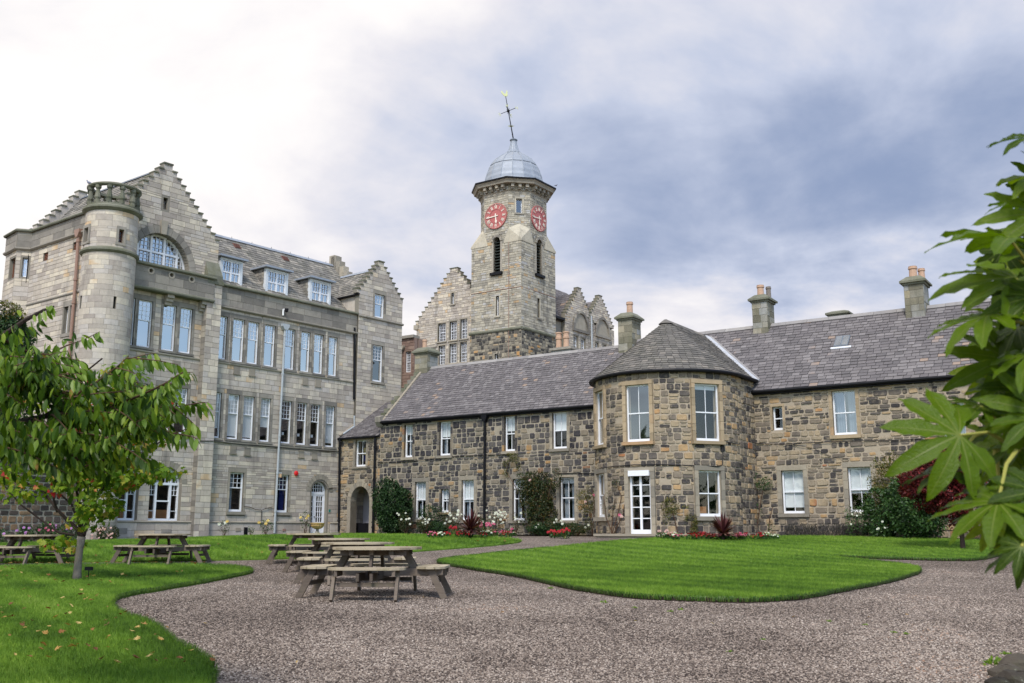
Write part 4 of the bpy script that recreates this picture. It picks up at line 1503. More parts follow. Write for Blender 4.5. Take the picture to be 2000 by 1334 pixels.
# white double door with fanlight
arch_trim(SCH, LF, (DR[0] - .1, DR[1] + .1), DS, DR[3] - DS + .1, .24, M['ashlar_trim'], 11, .3, .03, 'door_arch')
D = -.2
mb = MB()
arch_frame(mb, LF, (DR[0], DR[1], 1.38, 0), DS, DR[3] - DS, .07, D - .08, D, 16)
zt = 3.36
mb.box(LF, DR[0] + .06, DR[1] - .06, zt, zt + .13, D - .08, D + .02)
dm = DR[0] + (DR[1] - DR[0]) * .36
mb.box(LF, dm - .05, dm + .05, 1.44, zt, D - .07, D + .005)
door = mb.build('door', M['white'], SCH.root, label='white glazed door with an arched fanlight')
for a, b, cols in ((DR[0] + .07, dm - .05, 1), (dm + .05, DR[1] - .07, 3)):
    lb = MB()
    lb.box(LF, a, a + .06, 1.42, zt, D - .05, D - .005); lb.box(LF, b - .06, b, 1.42, zt, D - .05, D - .005)
    lb.box(LF, a + .06, b - .06, 1.42, 1.72, D - .05, D - .005); lb.box(LF, a + .06, b - .06, zt - .08, zt, D - .05, D - .005)
    for k in range(1, 6):
        z = 1.72 + (zt - .08 - 1.72) * k / 6
        lb.box(LF, a + .06, b - .06, z - .014, z + .014, D - .045, D - .008)
    for k in range(1, cols):
        s = a + .06 + (b - a - .12) * k / cols
        lb.box(LF, s - .014, s + .014, 1.72, zt - .08, D - .045, D - .009)
    lb.build('door_leaf', M['white'], door)
gb = MB(); gb.box(LF, DR[0] + .07, DR[1] - .07, 1.5, zt, D - .04, D - .035); gb.build('pane', M['glass'], door)
gb = MB()
m2, h2 = (DR[0] + DR[1]) / 2, (DR[1] - DR[0]) / 2
for i in range(1, 7):
    s = DR[0] + (DR[1] - DR[0]) * i / 7
    gb.box(LF, s - .012, s + .012, zt + .13, DS + (DR[3] - DS) * math.sqrt(1 - ((s - m2) / h2) ** 2) - .05, D - .05, D - .02)
for z in (zt + .3, zt + .46):
    gb.box(LF, DR[0] + .12, DR[1] - .12, z - .01, z + .01, D - .05, D - .021)
gb.build('fanlight_bars', M['white'], door)
gb = MB(); gb.box(LF, DR[0] - .2, DR[1] + .2, 1.3, 4.3, D - .9, D - .88); gb.build('room_interior', M['dark'], door)
mb = MB(); mb.lathe(LF.P(dm - .0, 2.25, D + .03), [(0, -.03), (.03, -.015), (.03, .015), (0, .03)], 8); mb.build('handle', M['black'], door)
mb = MB(); mb.box(LF, DR[0] - .25, DR[1] + .25, 1.25, 1.4, -.1, .35); mb.build('door_step', M['ashlar_trim'], SCH.root)

# slit window in the gable
mb = MB(); P = LF.P
mb.box(LF, slitA[0], slitA[1], slitA[2], slitA[3], -.25, -.2)
mb.build('slit_window', M['glass_sky'], SCH.root)

# crow-step caps
mb = MB(); crow_caps(mb, LF, stepsA, -.36, .06); mb.build('crow_steps', M['mossy_trim'], SCH.root)
mb = MB(); crow_caps(mb, FC, stepsC, -.36, .06); mb.build('crow_steps', M['mossy_trim'], SCH.root)

# roofs
BK = -SF.u                                        # away from the viewer along the side wall
ridgeA0, ridgeA1 = LF.P(-11, 18.03, -.15), LF.P(-11, 18.03, -.15) + BK * 7.5
eR0, eR1 = LF.P(-8.3, 14.5, -.15), LF.P(-8.3, 14.5, -.15) + BK * 7.5
eL0, eL1 = LF.P(-13.7, 14.5, -.15), LF.P(-13.7, 14.5, -.15) + BK * 7.5
roof_slope(SCH, [eR0, eR1, ridgeA1, ridgeA0], 'slate_old', rng, .22, .3)
roof_slope(SCH, [eL1, eL0, ridgeA0, ridgeA1], 'slate_old', rng, .22, .3)
ridge_line(SCH, ridgeA0, ridgeA1, 'lead_dark', .3)
# rear stepped gable of that roof
RG = Flat(LF.o + BK * 7.5, LF.u, (0, 0, 1), LF.n)
stR = gable_steps(-11.0, 18.35, 14.9, 2.95, 11, .45)
mb = MB()
for r in stR + [(-13.95, -8.1, 12, 14.9)]:
    mb.box(RG, r[0], r[1], r[2], r[3], -.2, .2)
mb.build('rear_gable', M['ashlar'], SCH.root)
mb = MB(); crow_caps(mb, RG, stR, -.25, .25); mb.build('crow_steps', M['mossy_trim'], SCH.root)
# long roof behind the parapet
rz, rd = 16.75, -4.0
ez, ed = 12.75, -.3
r0, r1 = LF.P(-9.2, rz, rd), LF.P(2.35, rz, rd)
e0, e1 = LF.P(-9.2, ez, ed), LF.P(2.35, ez, ed)
roof_slope(SCH, [e0, e1, r1, r0], 'slate_old', rng, .22, .3)
roof_slope(SCH, [LF.P(2.35, ez, 2 * rd - ed), LF.P(-9.2, ez, 2 * rd - ed), r0, r1], 'slate_old', rng, .4, .6)
ridge_line(SCH, r0 + Vector((0, 0, .02)), r1 + Vector((0, 0, .02)), 'lead', .3)
mb = MB()
for i in range(9):
    q = r0 + (r1 - r0) * (i + .5) / 9
    mb.tube([q, q + Vector((0, 0, .16))], .012, 5)
mb.build('ridge_iron', M['black'], SCH.root)
# stepped skew at its far end
mb = MB()
for i in range(11):
    f = i / 11
    d = rd + .3 + (ed - rd) * f
    z = rz + .5 + (ez - rz) * f
    mb.cr = rng.random()
    mb.box(LF, 2.2, 2.62, z - .9, z + .05, d - .45, d + .0)
mb.box(LF, 2.2, 2.62, rz - .3, rz + .62, rd - .3, rd + .15)
mb.build('crow_steps', M['ashlar_trim'], SCH.root)
# roof of section C and its cheek
cz = 15.9
cr0, cr1 = LF.P(2.2, cz, .0), LF.P(2.2, cz, -4.6)
cl0, cl1 = LF.P(.62, 14.15, .0), LF.P(.62, 14.15, -4.6)
c20, c21 = LF.P(3.78, 14.15, .0), LF.P(3.78, 14.15, -4.6)
roof_slope(SCH, [cl1, cl0, cr0, cr1], 'slate_old', rng, .2, .27)
roof_slope(SCH, [c20, c21, cr1, cr0], 'slate_old', rng, .2, .27)
ridge_line(SCH, cr0, cr1, 'lead', .3)
mb = MB(); mb.box(LF, .72, .8, 12.6, 14.1, -4.4, .12); mb.box(LF, 3.6, 3.7, 12.6, 14.1, -4.4, .1)
mb.build('cheek_wall', M['ashlar'], SCH.root)
mb = MB(); mb.tube([LF.P(.58, 14.12, .25), LF.P(.58, 14.12, -1.6)], .05, 8); mb.build('gutter', M['black'], SCH.root)

# dormers
for k, (s, wd) in enumerate(((-6.65, 1.30), (-3.9, 1.40), (-1.05, 1.42))):
    fd = -1.0
    DF = LF.off(d=fd)
    zb, zt_ = 12.95, 14.72
    mb = MB()
    hw = wd / 2
    mb.box(DF, s - hw, s - hw + .14, zb, zt_, -.2, 0)
    mb.box(DF, s + hw - .14, s + hw, zb, zt_, -.2, 0)
    mb.box(DF, s - hw + .14, s + hw - .14, zt_ - .1, zt_, -.2, .003)
    mb.box(DF, s - hw + .14, s + hw - .14, zb, zb + .28, -.2, .003)
    dz = mb.build('dormer', M['dormer_paint'], SCH.root)
    r = (s - hw + .14, s + hw - .14, zb + .28, zt_ - .1)
    fm = MB(); D = -.04
    fm.box(DF, r[0], r[0] + .05, r[2], r[3], D - .06, D); fm.box(DF, r[1] - .05, r[1], r[2], r[3], D - .06, D)
    m2 = (r[0] + r[1]) / 2
    fm.box(DF, m2 - .045, m2 + .045, r[2], r[3], D - .06, D + .004)
    zm = r[2] + (r[3] - r[2]) * .58
    fm.box(DF, r[0] + .05, r[1] - .05, zm - .035, zm + .035, D - .06, D - .003)
    fm.box(DF, r[0] + .05, r[1] - .05, r[3] - .05, r[3], D - .06, D - .003); fm.box(DF, r[0] + .05, r[1] - .05, r[2], r[2] + .06, D - .06, D - .003)
    fm.build('dormer_window', M['white'], dz)
    gb = MB()
    for a, b in ((r[0] + .05, m2 - .045), (m2 + .045, r[1] - .05)):
        for i in range(1, 3):
            x = a + (b - a) * i / 3
            gb.box(DF, x - .009, x + .009, zm, r[3] - .05, D - .04, D - .01)
        x = (a + b) / 2
        gb.box(DF, x - .009, x + .009, r[2] + .06, zm, D - .04, D - .01)
        for z in ((zm + (r[3] - zm) * .5), (r[2] + (zm - r[2]) * .5)):
            gb.box(DF, a, b, z - .009, z + .009, D - .04, D - .011)
    gb.build('glazing_bars', M['white'], dz)
    gb = MB(); gb.quad(DF.P(r[0], r[2], D - .05), DF.P(r[1], r[2], D - .05), DF.P(r[1], r[3], D - .05), DF.P(r[0], r[3], D - .05)); gb.build('pane', M['glass_sky'], dz)
    gb = MB(); gb.box(DF, s - hw + .1, s + hw - .1, zb, zt_, -.9, -.88); gb.build('room_interior', M['dark'], dz)
    # slate-hung cheeks reaching back to the roof, lead roof
    dep = (zt_ - ez) / ((rz - ez) / (ed - rd)) + ed - 0
    back = ed - (zt_ - ez) * (ed - rd) / (rz - ez)
    cb = MB()
    for x in (s - hw + .01, s + hw - .01):
        CF = Flat(LF.P(x, 0, 0), -LF.n, (0, 0, 1), -LF.u if x < s else LF.u)
        zf = lambda dd: ez + (rz - ez) * (ed - dd) / (ed - rd)
        poly = [(-fd + .15, zf(fd - .15)), (-fd + .15, zt_ - .04), (-back, zt_ - .04)]
        cb.prism(CF, poly, -.06, .0)
        z = zb
        row = 0
        while z < zt_ - .06:
            for a, b in poly_row(poly, min(z + .08, zt_ - .06)):
                xx = a
                while xx < b - .02:
                    ww = rng.uniform(.18, .26)
                    xe = min(b, xx + ww)
                    stone_ashlar(SCH, CF, (xx, xe, z, z + .16), M['slate_old'], rng, .006, .014, 'slate')
                    xx = xe
            z += .16
    cb.build('dormer_cheek', M['slate_under'], dz)
    lb = MB()
    P = LF.P
    e = .16
    f0 = fd + .22
    zt2 = zt_ + .02
    lb.box(LF, s - hw - e, s + hw + e, zt2, zt2 + .09, back - .15, f0)
    lb.add([P(s - hw - e + .04, zt2 + .09, f0 - .04), P(s + hw + e - .04, zt2 + .09, f0 - .04), P(s + hw + e - .04, zt2 + .09, back - .35), P(s - hw - e + .04, zt2 + .09, back - .35),
            P(s, zt2 + .30, f0 - .75), P(s, zt2 + .30, back - .4)], [(0, 1, 4), (1, 2, 5, 4), (3, 0, 4, 5)])
    lb.build('dormer_roof', M['lead'], dz)
# roof vents
for px, py in ((462, 482), (556, 507)):
    for dd in [x * -.1 for x in range(3, 41)]:
        s, z = LF.at(px, py, dd)
        if z < ez + (rz - ez) * (ed - dd) / (ed - rd):
            break
    VF, cv = plane3(e0, e1, r0)
    a, b = cv(LF.P(s, z, dd))
    mb = MB()
    mb.box(VF, a - .2, a + .2, b - .2, b + .2, 0, .05)
    for k in range(4):
        mb.box(VF, a - .17, a + .17, b - .17 + k * .09, b - .13 + k * .09, .05, .08)
    mb.build('roof_vent', M['vent_red'], SCH.root)

# side wall
HW = 15.41
SWN = [rect_at(SF, 85, 494, 94, 509), rect_at(SF, 143, 473, 153, 488)]
SWM = rect_at(SF, 124, 598, 144, 650)
facade(SCH, SF, [(-6.0, -.3, .4, 14.42)], SWN + [SWM], M['ashlar_joint'], M['ashlar'], 'ashlar', rng, .3, 'side_wall', keep=[grow(SWM, .1)])
facade(SCH, SF.off(d=.05), [(-6.0, -.3, 14.55, 15.3)], [], M['ashlar_joint'], M['dark_trim'], 'big', rng, .3, 'side_parapet')
for r in SWN:
    mb = MB(); mb.box(SF, r[0], r[1], r[2], r[3], -.15, -.08)
    for k in range(1, 5):
        z = r[2] + (r[3] - r[2]) * k / 5
        mb.box(SF, r[0], r[1], z - .015, z + .015, -.08, -.05)
    mb.build('shuttered_opening', M['rust_timber'], SCH.root)
m2 = (SWM[0] + SWM[1]) / 2
for a, b in ((SWM[0], m2 - .07), (m2 + .07, SWM[1])):
    w, lf = window(SCH, SF, (a, b, SWM[2], SWM[3]), (2, 4), (2, 2), .5, -.16, 'glass', fw=.04, bw=.018, paint='white', single=True)
mb = MB(); mb.box(SF, m2 - .07, m2 + .07, SWM[2], SWM[3], -.25, .01); mb.build('mullion', M['dark_trim'], SCH.root)
mb = MB(); mb.box(SF, SWM[0] - .1, SWM[1] + .1, SWM[3] + .0, SWM[3] + .25, -.1, .02); mb.box(SF, SWM[0] - .1, SWM[1] + .1, SWM[2] - .15, SWM[2], -.1, .05)
mb.build('margin', M['dark_trim'], SCH.root)
def at_z(px, py, z):
    r = ray(px, py); k = (z - EYE) / r.z
    return Vector((r.x * k, r.y * k, 0))
q0 = SF.P(-6.0, 0, 0)
q1, q2 = at_z(37, 448, HW), at_z(16, 460, HW)
q3 = q2 + Vector((.55, 2.4, 0))
pp = [q0, q1, q2, q3]
frs = []
for a, b in zip(pp[1:], pp):
    u = (b - a); L = u.length; u.normalize()
    n = Vector((u.y, -u.x, 0))
    frs.append((Flat(a, u, (0, 0, 1), n), L))
for k, (f, L) in enumerate(frs):
    hs_ = []
    if k == 0:
        hs_ = [rect_at(f, 43, 503, 56, 541)]
    elif k == 1:
        c = rect_at(f, 19, 505, 31, 543); hs_ = [c]
    hs_ = [(max(.08, r[0]), min(L - .08, r[1]), r[2], r[3]) for r in hs_]
    facade(SCH, f, [(0, L, .4, 14.42)], hs_, M['ashlar_joint'], M['ashlar'], 'ashlar', rng, .3, 'corner_bay_wall', keep=[grow(r, .08) for r in hs_])
    facade(SCH, f.off(d=.05), [(-.02, L + .02, 14.55, 15.3)], [], M['ashlar_joint'], M['dark_trim'], 'big', rng, .3, 'side_parapet')
    for r in hs_:
        window(SCH, f, r, (3, 4), (3, 3), .5, -.15, 'glass_sky' if k == 0 else 'glass', fw=.04, bw=.018, paint='white' if k == 0 else 'rust_timber', single=True)
mb = MB()
mc = MB()
for f, L, s0 in [(SF, 0, -6.0)] + [(f, L, 0) for f, L in frs]:
    s1 = -.3 if f is SF else L
    moulding(mb, f, s0 - .05, s1 + .05, 14.40, 14.57, .14)
    mc.box(f, s0 - .08, s1 + .08, 15.3, 15.42, -.3, .12)
    moulding(mc, f.off(d=.12), s0 - .08, s1 + .08, 15.28, 15.41, .06)
mb.build('cornice', M['dark_trim'], SCH.root)
mc.build('coping', M['mossy_trim'], SCH.root)
mb = MB(); moulding(mb, SF, -6.0, -.9, 11.75, 11.87, .06); mb.build('string_course', M['dark_trim'], SCH.root)
mb = MB(); mb.box(SF, -6.2, -.3, 14.9, 15.0, -2.0, -.2); mb.build('gutter_floor', M['lead_dark'], SCH.root)
pipe(SCH, SF, [SF.at(160, 450), SF.at(152, 570), SF.at(142, 690), (SF.at(142, 690)[0] - .05, 1.3)], .07, 'rust', d=.14, hopper=(.2, .35), label='rusty brown drainpipe')

# round turret
tc_ = LF.P(-13.6, 0, .22)
TR = 1.07
TC = Cyl(tc_.x, tc_.y, TR, rad(150), 1)
sw = TR * rad(260)
tw = [rect_at(TC, 166, 446, 174, 471), rect_at(TC, 231.5, 449, 241.5, 474)]
ts = [rect_at(TC, 156.5, 578, 160, 602), rect_at(TC, 221.5, 579, 227, 603)]
facade(SCH, TC, [(0, sw, .6, 15.0)], tw + ts, M['ashlar_joint'], M['ashlar'], 'ashlar', rng, .25, 'turret_wall', keep=[grow(r, .09) for r in tw], sub=.12)
for r in tw:
    window(SCH, TC, r, (2, 3), (1, 1), .5, -.14, 'glass', fw=.03, bw=.016, paint='rust_timber', single=True)
    lf, _ = TC.local((r[0] + r[1]) / 2)
    h = (r[1] - r[0]) / 2
    mb = MB()
    for a, b, c, e in ((-h - .09, -h, r[2] - .02, r[3] + .02), (h, h + .09, r[2] - .02, r[3] + .02), (-h - .09, h + .09, r[3] + .02, r[3] + .15), (-h - .12, h + .12, r[2] - .12, r[2] - .02)):
        mb.box(lf, a, b, c, e, -.15, .035)
    mb.build('margin', M['dark_trim'], SCH.root)
for r in ts:
    lf, _ = TC.local((r[0] + r[1]) / 2)
    mb = MB(); h = (r[1] - r[0]) / 2
    mb.box(lf, -h, h, r[2], r[3], -.24, -.2)
    mb.build('slit_opening', M['dark'], SCH.root)
ctr = (tc_.x, tc_.y, 0)
mb = MB()
mb.lathe(ctr, [(TR - .02, 13.08), (TR + .06, 13.1), (TR + .13, 13.17), (TR + .12, 13.25), (TR + .02, 13.33), (TR - .05, 13.33)], 40)
mb.lathe(ctr, [(TR - .02, 14.9), (TR + .06, 14.95), (TR + .16, 15.03), (TR + .16, 15.1), (TR + .05, 15.18), (0, 15.2)], 40)
mb.build('turret_moulding', M['mossy_trim'], SCH.root, smooth=False)
mb = MB()
mb.lathe(ctr, [(TR - .22, 16.06), (TR - .01, 16.02), (TR + .05, 16.08), (TR + .05, 16.14), (TR - .04, 16.18), (TR - .22, 16.17), (TR - .22, 16.06)], 40)
mb.lathe(ctr, [(TR + .02, 15.17), (TR + .02, 15.26), (TR - .2, 15.26), (TR - .2, 15.17)], 40)
rl = mb.build('balustrade_rail', M['mossy_trim'], SCH.root)
nb = 12
for i in range(nb):
    a = 2 * math.pi * i / nb + .2
    c = (tc_.x + (TR - .09) * math.cos(a), tc_.y + (TR - .09) * math.sin(a), 15.26)
    mb = MB(); mb.cr = rng.random()
    mb.lathe(c, [(.125, 0), (.125, .13), (.095, .15), (.135, .24), (.12, .34), (.085, .5), (.075, .6), (.10, .63), (.125, .67), (.125, .8)], 8, ph=a)
    mb.build('baluster', M['mossy_trim'], SCH.root)

# pipes, cables and fittings on the facade
pipe(SCH, LF, [LF.at(553.5, 634), LF.at(543, 830), LF.at(532.8, 1020), (LF.at(532.8, 1022)[0], 1.45)], .055, 'pipe_white', d=.16, hopper=(.2, .3), label='pale painted drainpipe with a hopper head')
pipe(SCH, LF, [LF.at(691, 640), LF.at(690, 780)], .06, 'dark_trim' if 0 else 'black', d=.06, brackets=False)
pipe(SCH, LF, [LF.at(660, 855), LF.at(658, 1038)], .055, 'black', d=.14)
s, z = LF.at(551, 607)
mb = MB(); mb.bar(LF.P(s, z - .25, .1), LF.P(s, z + .05, .1), .07); mb.bar(LF.P(s, z + .05, .1), LF.P(s + .02, z + .05, .3), .06)
mb.build('camera_bracket', M['white'], SCH.root)
mb = MB(); mb.lathe(LF.P(s, z + .0, .36), [(0, -.14), (.08, -.1), (.1, 0), (.1, .06), (0, .08)], 12)
mb.build('camera_dome', M['black'], SCH.root)
cab = [LF.at(374, 868), LF.at(383, 862), LF.at(411, 862), LF.at(470, 869), LF.at(520, 872), LF.at(580, 878), LF.at(655, 882)]
cable(SCH, [LF.P(s, z, .36 if i in (1, 2) else .09) for i, (s, z) in enumerate(cab)], .018)
cab = [LF.at(476, 989), LF.at(486, 990), LF.at(498, 995), LF.at(510, 996), LF.at(522, 992), LF.at(531, 990)]
cable(SCH, [LF.P(s, z, .05) for s, z in cab], .014)
cable(SCH, [LF.P(*LF.at(510, 996), .05), LF.P(*LF.at(509, 1020), .05)], .014)
cable(SCH, [LF.P(*LF.at(638, 955), .05), LF.P(*LF.at(645, 954), .05), LF.P(*LF.at(657, 953), .05)], .016)
s, z = LF.at(578, 924.5)
mb = MB()
C0 = LF.P(s, z, 0)
fr_ = LF
prof = [(.0, .09), (.06, .09), (.105, .07), (.12, .04), (.12, 0)]
n = 16
vs, fs = [], []
for rr, dd in prof:
    for i in range(n):
        a = 2 * math.pi * i / n
        vs.append(LF.P(s + rr * math.cos(a), z + rr * 1.05 * math.sin(a), dd))
for k in range(len(prof) - 1):
    for i in range(n):
        fs.append((k * n + i, k * n + (i + 1) % n, (k + 1) * n + (i + 1) % n, (k + 1) * n + i))
mb.add(vs, fs)
bell = empty('alarm_bell', LF.P(s, z, 0), 'round red alarm bell high on the grey wall', 'alarm bell')
mb.build('bell_cover', M['red_plastic'], bell)
s, z = LF.at(543.5, 928.5)
lt = empty('wall_lamp', LF.P(s, z, 0), 'small pale orange bulkhead lamp by the white drainpipe', 'lamp')
mb = MB(); mb.box(LF, s - .09, s + .09, z - .1, z + .1, .04, .14); mb.build('lamp_glass', M['lamp_shade'], lt)
mb = MB(); mb.box(LF, s - .1, s + .1, z + .1, z + .13, 0, .16); mb.box(LF, s - .06, s + .06, z - .06, z + .06, 0, .04); mb.build('lamp_back', M['white'], lt)
s, z = LF.at(643, 998)
sg = empty('door_sign', LF.P(s, z, 0), 'small green and blue sign on the stone beside the white door', 'sign')
mb = MB(); mb.box(LF, s - .08, s + .08, z - .1, z + .1, .0, .03); mb.build('sign_plate', M['margin'], sg)
mb = MB(); mb.box(LF, s - .055, s + .055, z - .06, z + .08, .03, .035); mb.build('sign_face', M['sign_green'], sg)
# low vents
for px, py, w_, h_, mt in ((462, 1034, .22, .16, 'margin'), (477, 1037, .16, .34, 'black'), (552, 1035, .14, .12, 'rust'), (236, 1037, .36, .24, 'dark_trim'), (322, 1037, .4, .15, 'dark_trim')):
    s, z = LF.at(px, py)
    mb = MB(); mb.box(LF, s - w_ / 2 * 1.2, s + w_ / 2 * 1.2, z - h_ / 2, z + h_ / 2, .1, .135)
    mb.build('wall_vent', M[mt], SCH.root)
SCH.finish({'stone': 'stone', 'slate': 'slate'}, {'stone': 'stonework', 'slate': 'slates'}, 300)
# ================================================================== the long low cottage range
rng = random.Random(202)
COT = Thing('cottage_range', MF.P(-6, 1.3, 0), 'long low rubble cottage range with a purple slate roof between archway and bow', 'building')
ZE = 6.93
W2 = [rect_at(MF, *a) for a in ((789.5, 829.6, 806, 893), (858, 823, 880, 889.4), (985, 812.5, 1006, 881), (1078.6, 804.5, 1107, 876))]
W1 = [rect_at(MF, *a) for a in ((810, 941, 831.7, 1014), (901.5, 937.5, 925.7, 1015.5), (1001, 935, 1027, 1016), (1093, 932, 1122, 1016))]
WS = rect_at(MF, 860.7, 955.5, 876.4, 1000.5)
holes = W2 + W1 + [WS]
keep = [grow(r, .13, .13, .14, .18) for r in W2] + [grow(r, .17, .17, .14, .2) for r in W1] + [grow(WS, .09, .09, .1, .16)]
facade(COT, MF, [(-12.15, .6, .9, 6.98)], holes, M['mortar'], M['rubble'], 'rubble', rng, .3, 'wall', keep=keep)
for i, r in enumerate(W2):
    w, lf = window(COT, MF, r, (2, 1), (2, 1), .5, -.13, 'glass', blind=[.3, .45, .42, .5][i], curtain=['grey', 'greyL', None, None][i])
    surround(w, lf, r, .12, M['rubble'] if i < 3 else M['margin'], .018, sill=.13, lintel=.17, sill_mat=M['margin'])
for i, r in enumerate(W1):
    w, lf = window(COT, MF, r, (2, 1), (2, 1), .48, -.13, 'glass', blind=[.52, .55, .25, .14][i], curtain='grey')
    surround(w, lf, r, .16, M['margin'], .022, sill=.13, lintel=.19)
w, lf = window(COT, MF, WS, (2, 1), (2, 1), .5, -.13, 'glass', blind=.42, curtain='grey')
surround(w, lf, WS, .08, M['rubble'], .018, sill=.1, lintel=.15)
# rear and end walls
mb = MB()
mb.box(MF, -12.15, .6, .9, 6.9, -6.6, -6.4); mb.box(MF, -12.15, -11.95, .9, 6.9, -6.4, -.3)
P = MF.P
mb.add([P(-12.15, 6.9, 0), P(-12.15, 6.9, -6.5), P(-12.15, 10.1, -3.2), P(-11.9, 6.9, 0), P(-11.9, 6.9, -6.5), P(-11.9, 10.1, -3.2)], [(0, 1, 2), (3, 5, 4), (0, 2, 5, 3), (2, 1, 4, 5)])
mb.build('end_wall', M['mortar'], COT.root)
RZ, RD = 10.12, -3.22
re0, re1, rr1, rr0 = P(-11.98, ZE + .06, .16), P(.45, ZE + .06, .16), P(.45, RZ, RD), P(-11.98, RZ, RD)
roof_slope(COT, [re0, re1, rr1, rr0], 'slate', rng, .18, .26)
roof_slope(COT, [P(.45, ZE + .06, -6.6), P(-11.98, ZE + .06, -6.6), rr0, rr1], 'slate', rng, .4, .6)
ridge_line(COT, rr0, rr1, 'ridge', .3)
mb = MB(); mb.tube([P(-12.0, ZE - .01, .2), P(.55, ZE - .0, .2)], .06, 8); mb.box(MF, -12.0, .55, ZE - .12, ZE + .02, 0, .13); mb.build('gutter', M['black'], COT.root)
# stepped skew at the left gable
nst = 13
for i in range(nst):
    f = i / nst
    d = .12 + (RD - .12) * f
    z = ZE + .05 + (RZ - ZE - .05) * f
    mb = MB(); mb.cr = rng.random()
    mb.box(MF, -12.32, -12.02, z - .22, z + .24, d - .30, d - .02)
    mb.build('crow_step', M['mossy_trim'] if i % 3 else M['dark_trim'], COT.root)
mb = MB()
for i in range(9):
    f0, f1 = i / 9 + .004, (i + 1) / 9
    a, b = P(-11.93, ZE + .1 + (RZ - ZE) * f0, .1 + (RD - .1) * f0), P(-11.93, ZE + .1 + (RZ - ZE) * f1, .1 + (RD - .1) * f1)
    mb.bar(a, b, .14, .07)
mb.build('skew_fillet', M['margin'], COT.root)
mb = MB()
mb.prism(Flat(MF.P(-12.32, 0, 0), MF.n, (0, 0, 1), MF.u), [(0, 6.7), (.1, 6.72), (.26, 6.95), (.28, 7.2), (0, 7.3)], 0, .36)
mb.build('skewputt', M['dark_trim'], COT.root)
chimney(COT, MF, -12.35, -11.5, -3.75, -2.85, 9.2, 10.85, None, [(.35, .5, .13, .55, 'terracotta')], 'chimney_stone')
chimney(COT, MF, 0.0, .72, -3.65, -2.75, 9.2, 11.25, None, [(.55, .5, .15, .62, 'terracotta')], 'chimney_stone')
# low stack with two tall pots just behind the ridge
bs, bz = MF.at(1100, 678, -3.7)
mb = MB(); mb.box(MF, bs - .55, bs + .55, 9.6, 10.36, -4.1, -3.45)
lo = mb.build('chimney', M['chimney_stone'], COT.root)
mb = MB(); mb.box(MF, bs - .62, bs + .62, 10.34, 10.46, -4.17, -3.38); mb.build('chimney_cap', M['dark_trim'], lo)
for px in (1091.5, 1106):
    s, z = MF.at(px, 676, -3.75)
    c = MF.P(s, 10.44, -3.75)
    mb = MB(); mb.lathe(c, [(.15, 0), (.13, .48), (.165, .5), (.165, .6), (.14, .62), (.14, .76), (.17, .78), (.17, .84), (.12, .84), (.11, .4), (0, .4)], 14)
    mb.build('chimney_pot', M['terracotta'], lo)
s0_, z0_ = MF.at(950.4, 812)
pipe(COT, MF, [(s0_, 6.9), (s0_, 6.55), (s0_, 1.5), (s0_, 1.3)], .06, 'black', d=.15, hopper=(.15, .32), label='black cast iron drainpipe with a hopper')
cab = [MF.at(739, 903), MF.at(790, 902), MF.at(850, 896), MF.at(895, 891), MF.at(946, 889), MF.at(1000, 888)]
cable(COT, [MF.P(s, z, .06) for s, z in cab], .016)
cab = [MF.at(1085, 925), MF.at(1120, 924), MF.at(1164, 925)]
cable(COT, [MF.P(s, z, .06) for s, z in cab], .02)
COT.finish({'stone': 'stone', 'slate': 'slate'}, {'stone': 'stonework', 'slate': 'slates'}, 300)

# ================================================================== archway link
rng = random.Random(303)
LNK = Thing('archway_link', MF.P(-13.6, 1.3, 0), 'narrow rubble link with an open round archway, one window and a small slate roof', 'building')
KF = MF.off(d=-.06)
AR = (MF.at(683, 1000)[0], MF.at(720, 1000)[0], 1.2, 3.78)
hr_ = (AR[1] - AR[0]) / 2
wr = rect_at(KF, 694, 859.5, 715, 911)
ah = [(AR[0], AR[1], .9, 3.78 - hr_ * 1.15)] + arch_holes(AR[0], AR[1], 3.78 - hr_ * 1.15, hr_ * 1.15)
ak = [(AR[0] - .2, AR[1] + .2, .9, 3.78 - hr_ * 1.15)] + arch_holes(AR[0] - .22, AR[1] + .22, 3.78 - hr_ * 1.15, hr_ * 1.15 + .22)
facade(LNK, KF, [(-15.05, -12.15, .9, 6.3)], [wr] + ah, M['mortar'], M['rubble_warm'], 'rubble', rng, .45, 'wall', keep=[grow(wr, .13, .13, .13, .15)] + ak)
w, lf = window(LNK, KF, wr, (2, 1), (2, 1), .5, -.12, 'glass')
surround(w, lf, wr, .12, M['margin'], .02, sill=.1, lintel=.14)
mb = MB(); mb.box(KF, wr[0] + .15, wr[1] - .1, wr[2] + .3, wr[2] + .62, -.6, -.5); mb.build('blue_box', M['curtain_blue'], w)
mb = MB(); mb.box(KF, wr[0] + .08, wr[1] - .1, wr[2] + .62, wr[2] + 1.0, -.62, -.55); mb.build('yellow_folder', M['petal_yellow'], w)
arch_trim(LNK, KF, AR, 3.78 - hr_ * 1.15, hr_ * 1.15, .24, M['margin'], 13, .45, .03, 'arch')
mb = MB(); mb.box(KF, AR[0] - .22, AR[0], .9, 3.78 - hr_ * 1.15, -.45, .03); mb.box(KF, AR[1], AR[1] + .22, .9, 3.78 - hr_ * 1.15, -.45, .03)
mb.build('arch_jamb', M['margin'], LNK.root)
P = KF.P
mb = MB()
a, b, G = -14.85, AR[1] + .3, -1.5
mb.quad(P(a, .9, G), P(b, .9, G), P(b, 4.1, G), P(a, 4.1, G))
mb.quad(P(a, .9, -.45), P(a, .9, G), P(a, 4.1, G), P(a, 4.1, -.45))
mb.quad(P(b, .9, G), P(b, .9, -.45), P(b, 4.1, -.45), P(b, 4.1, G))
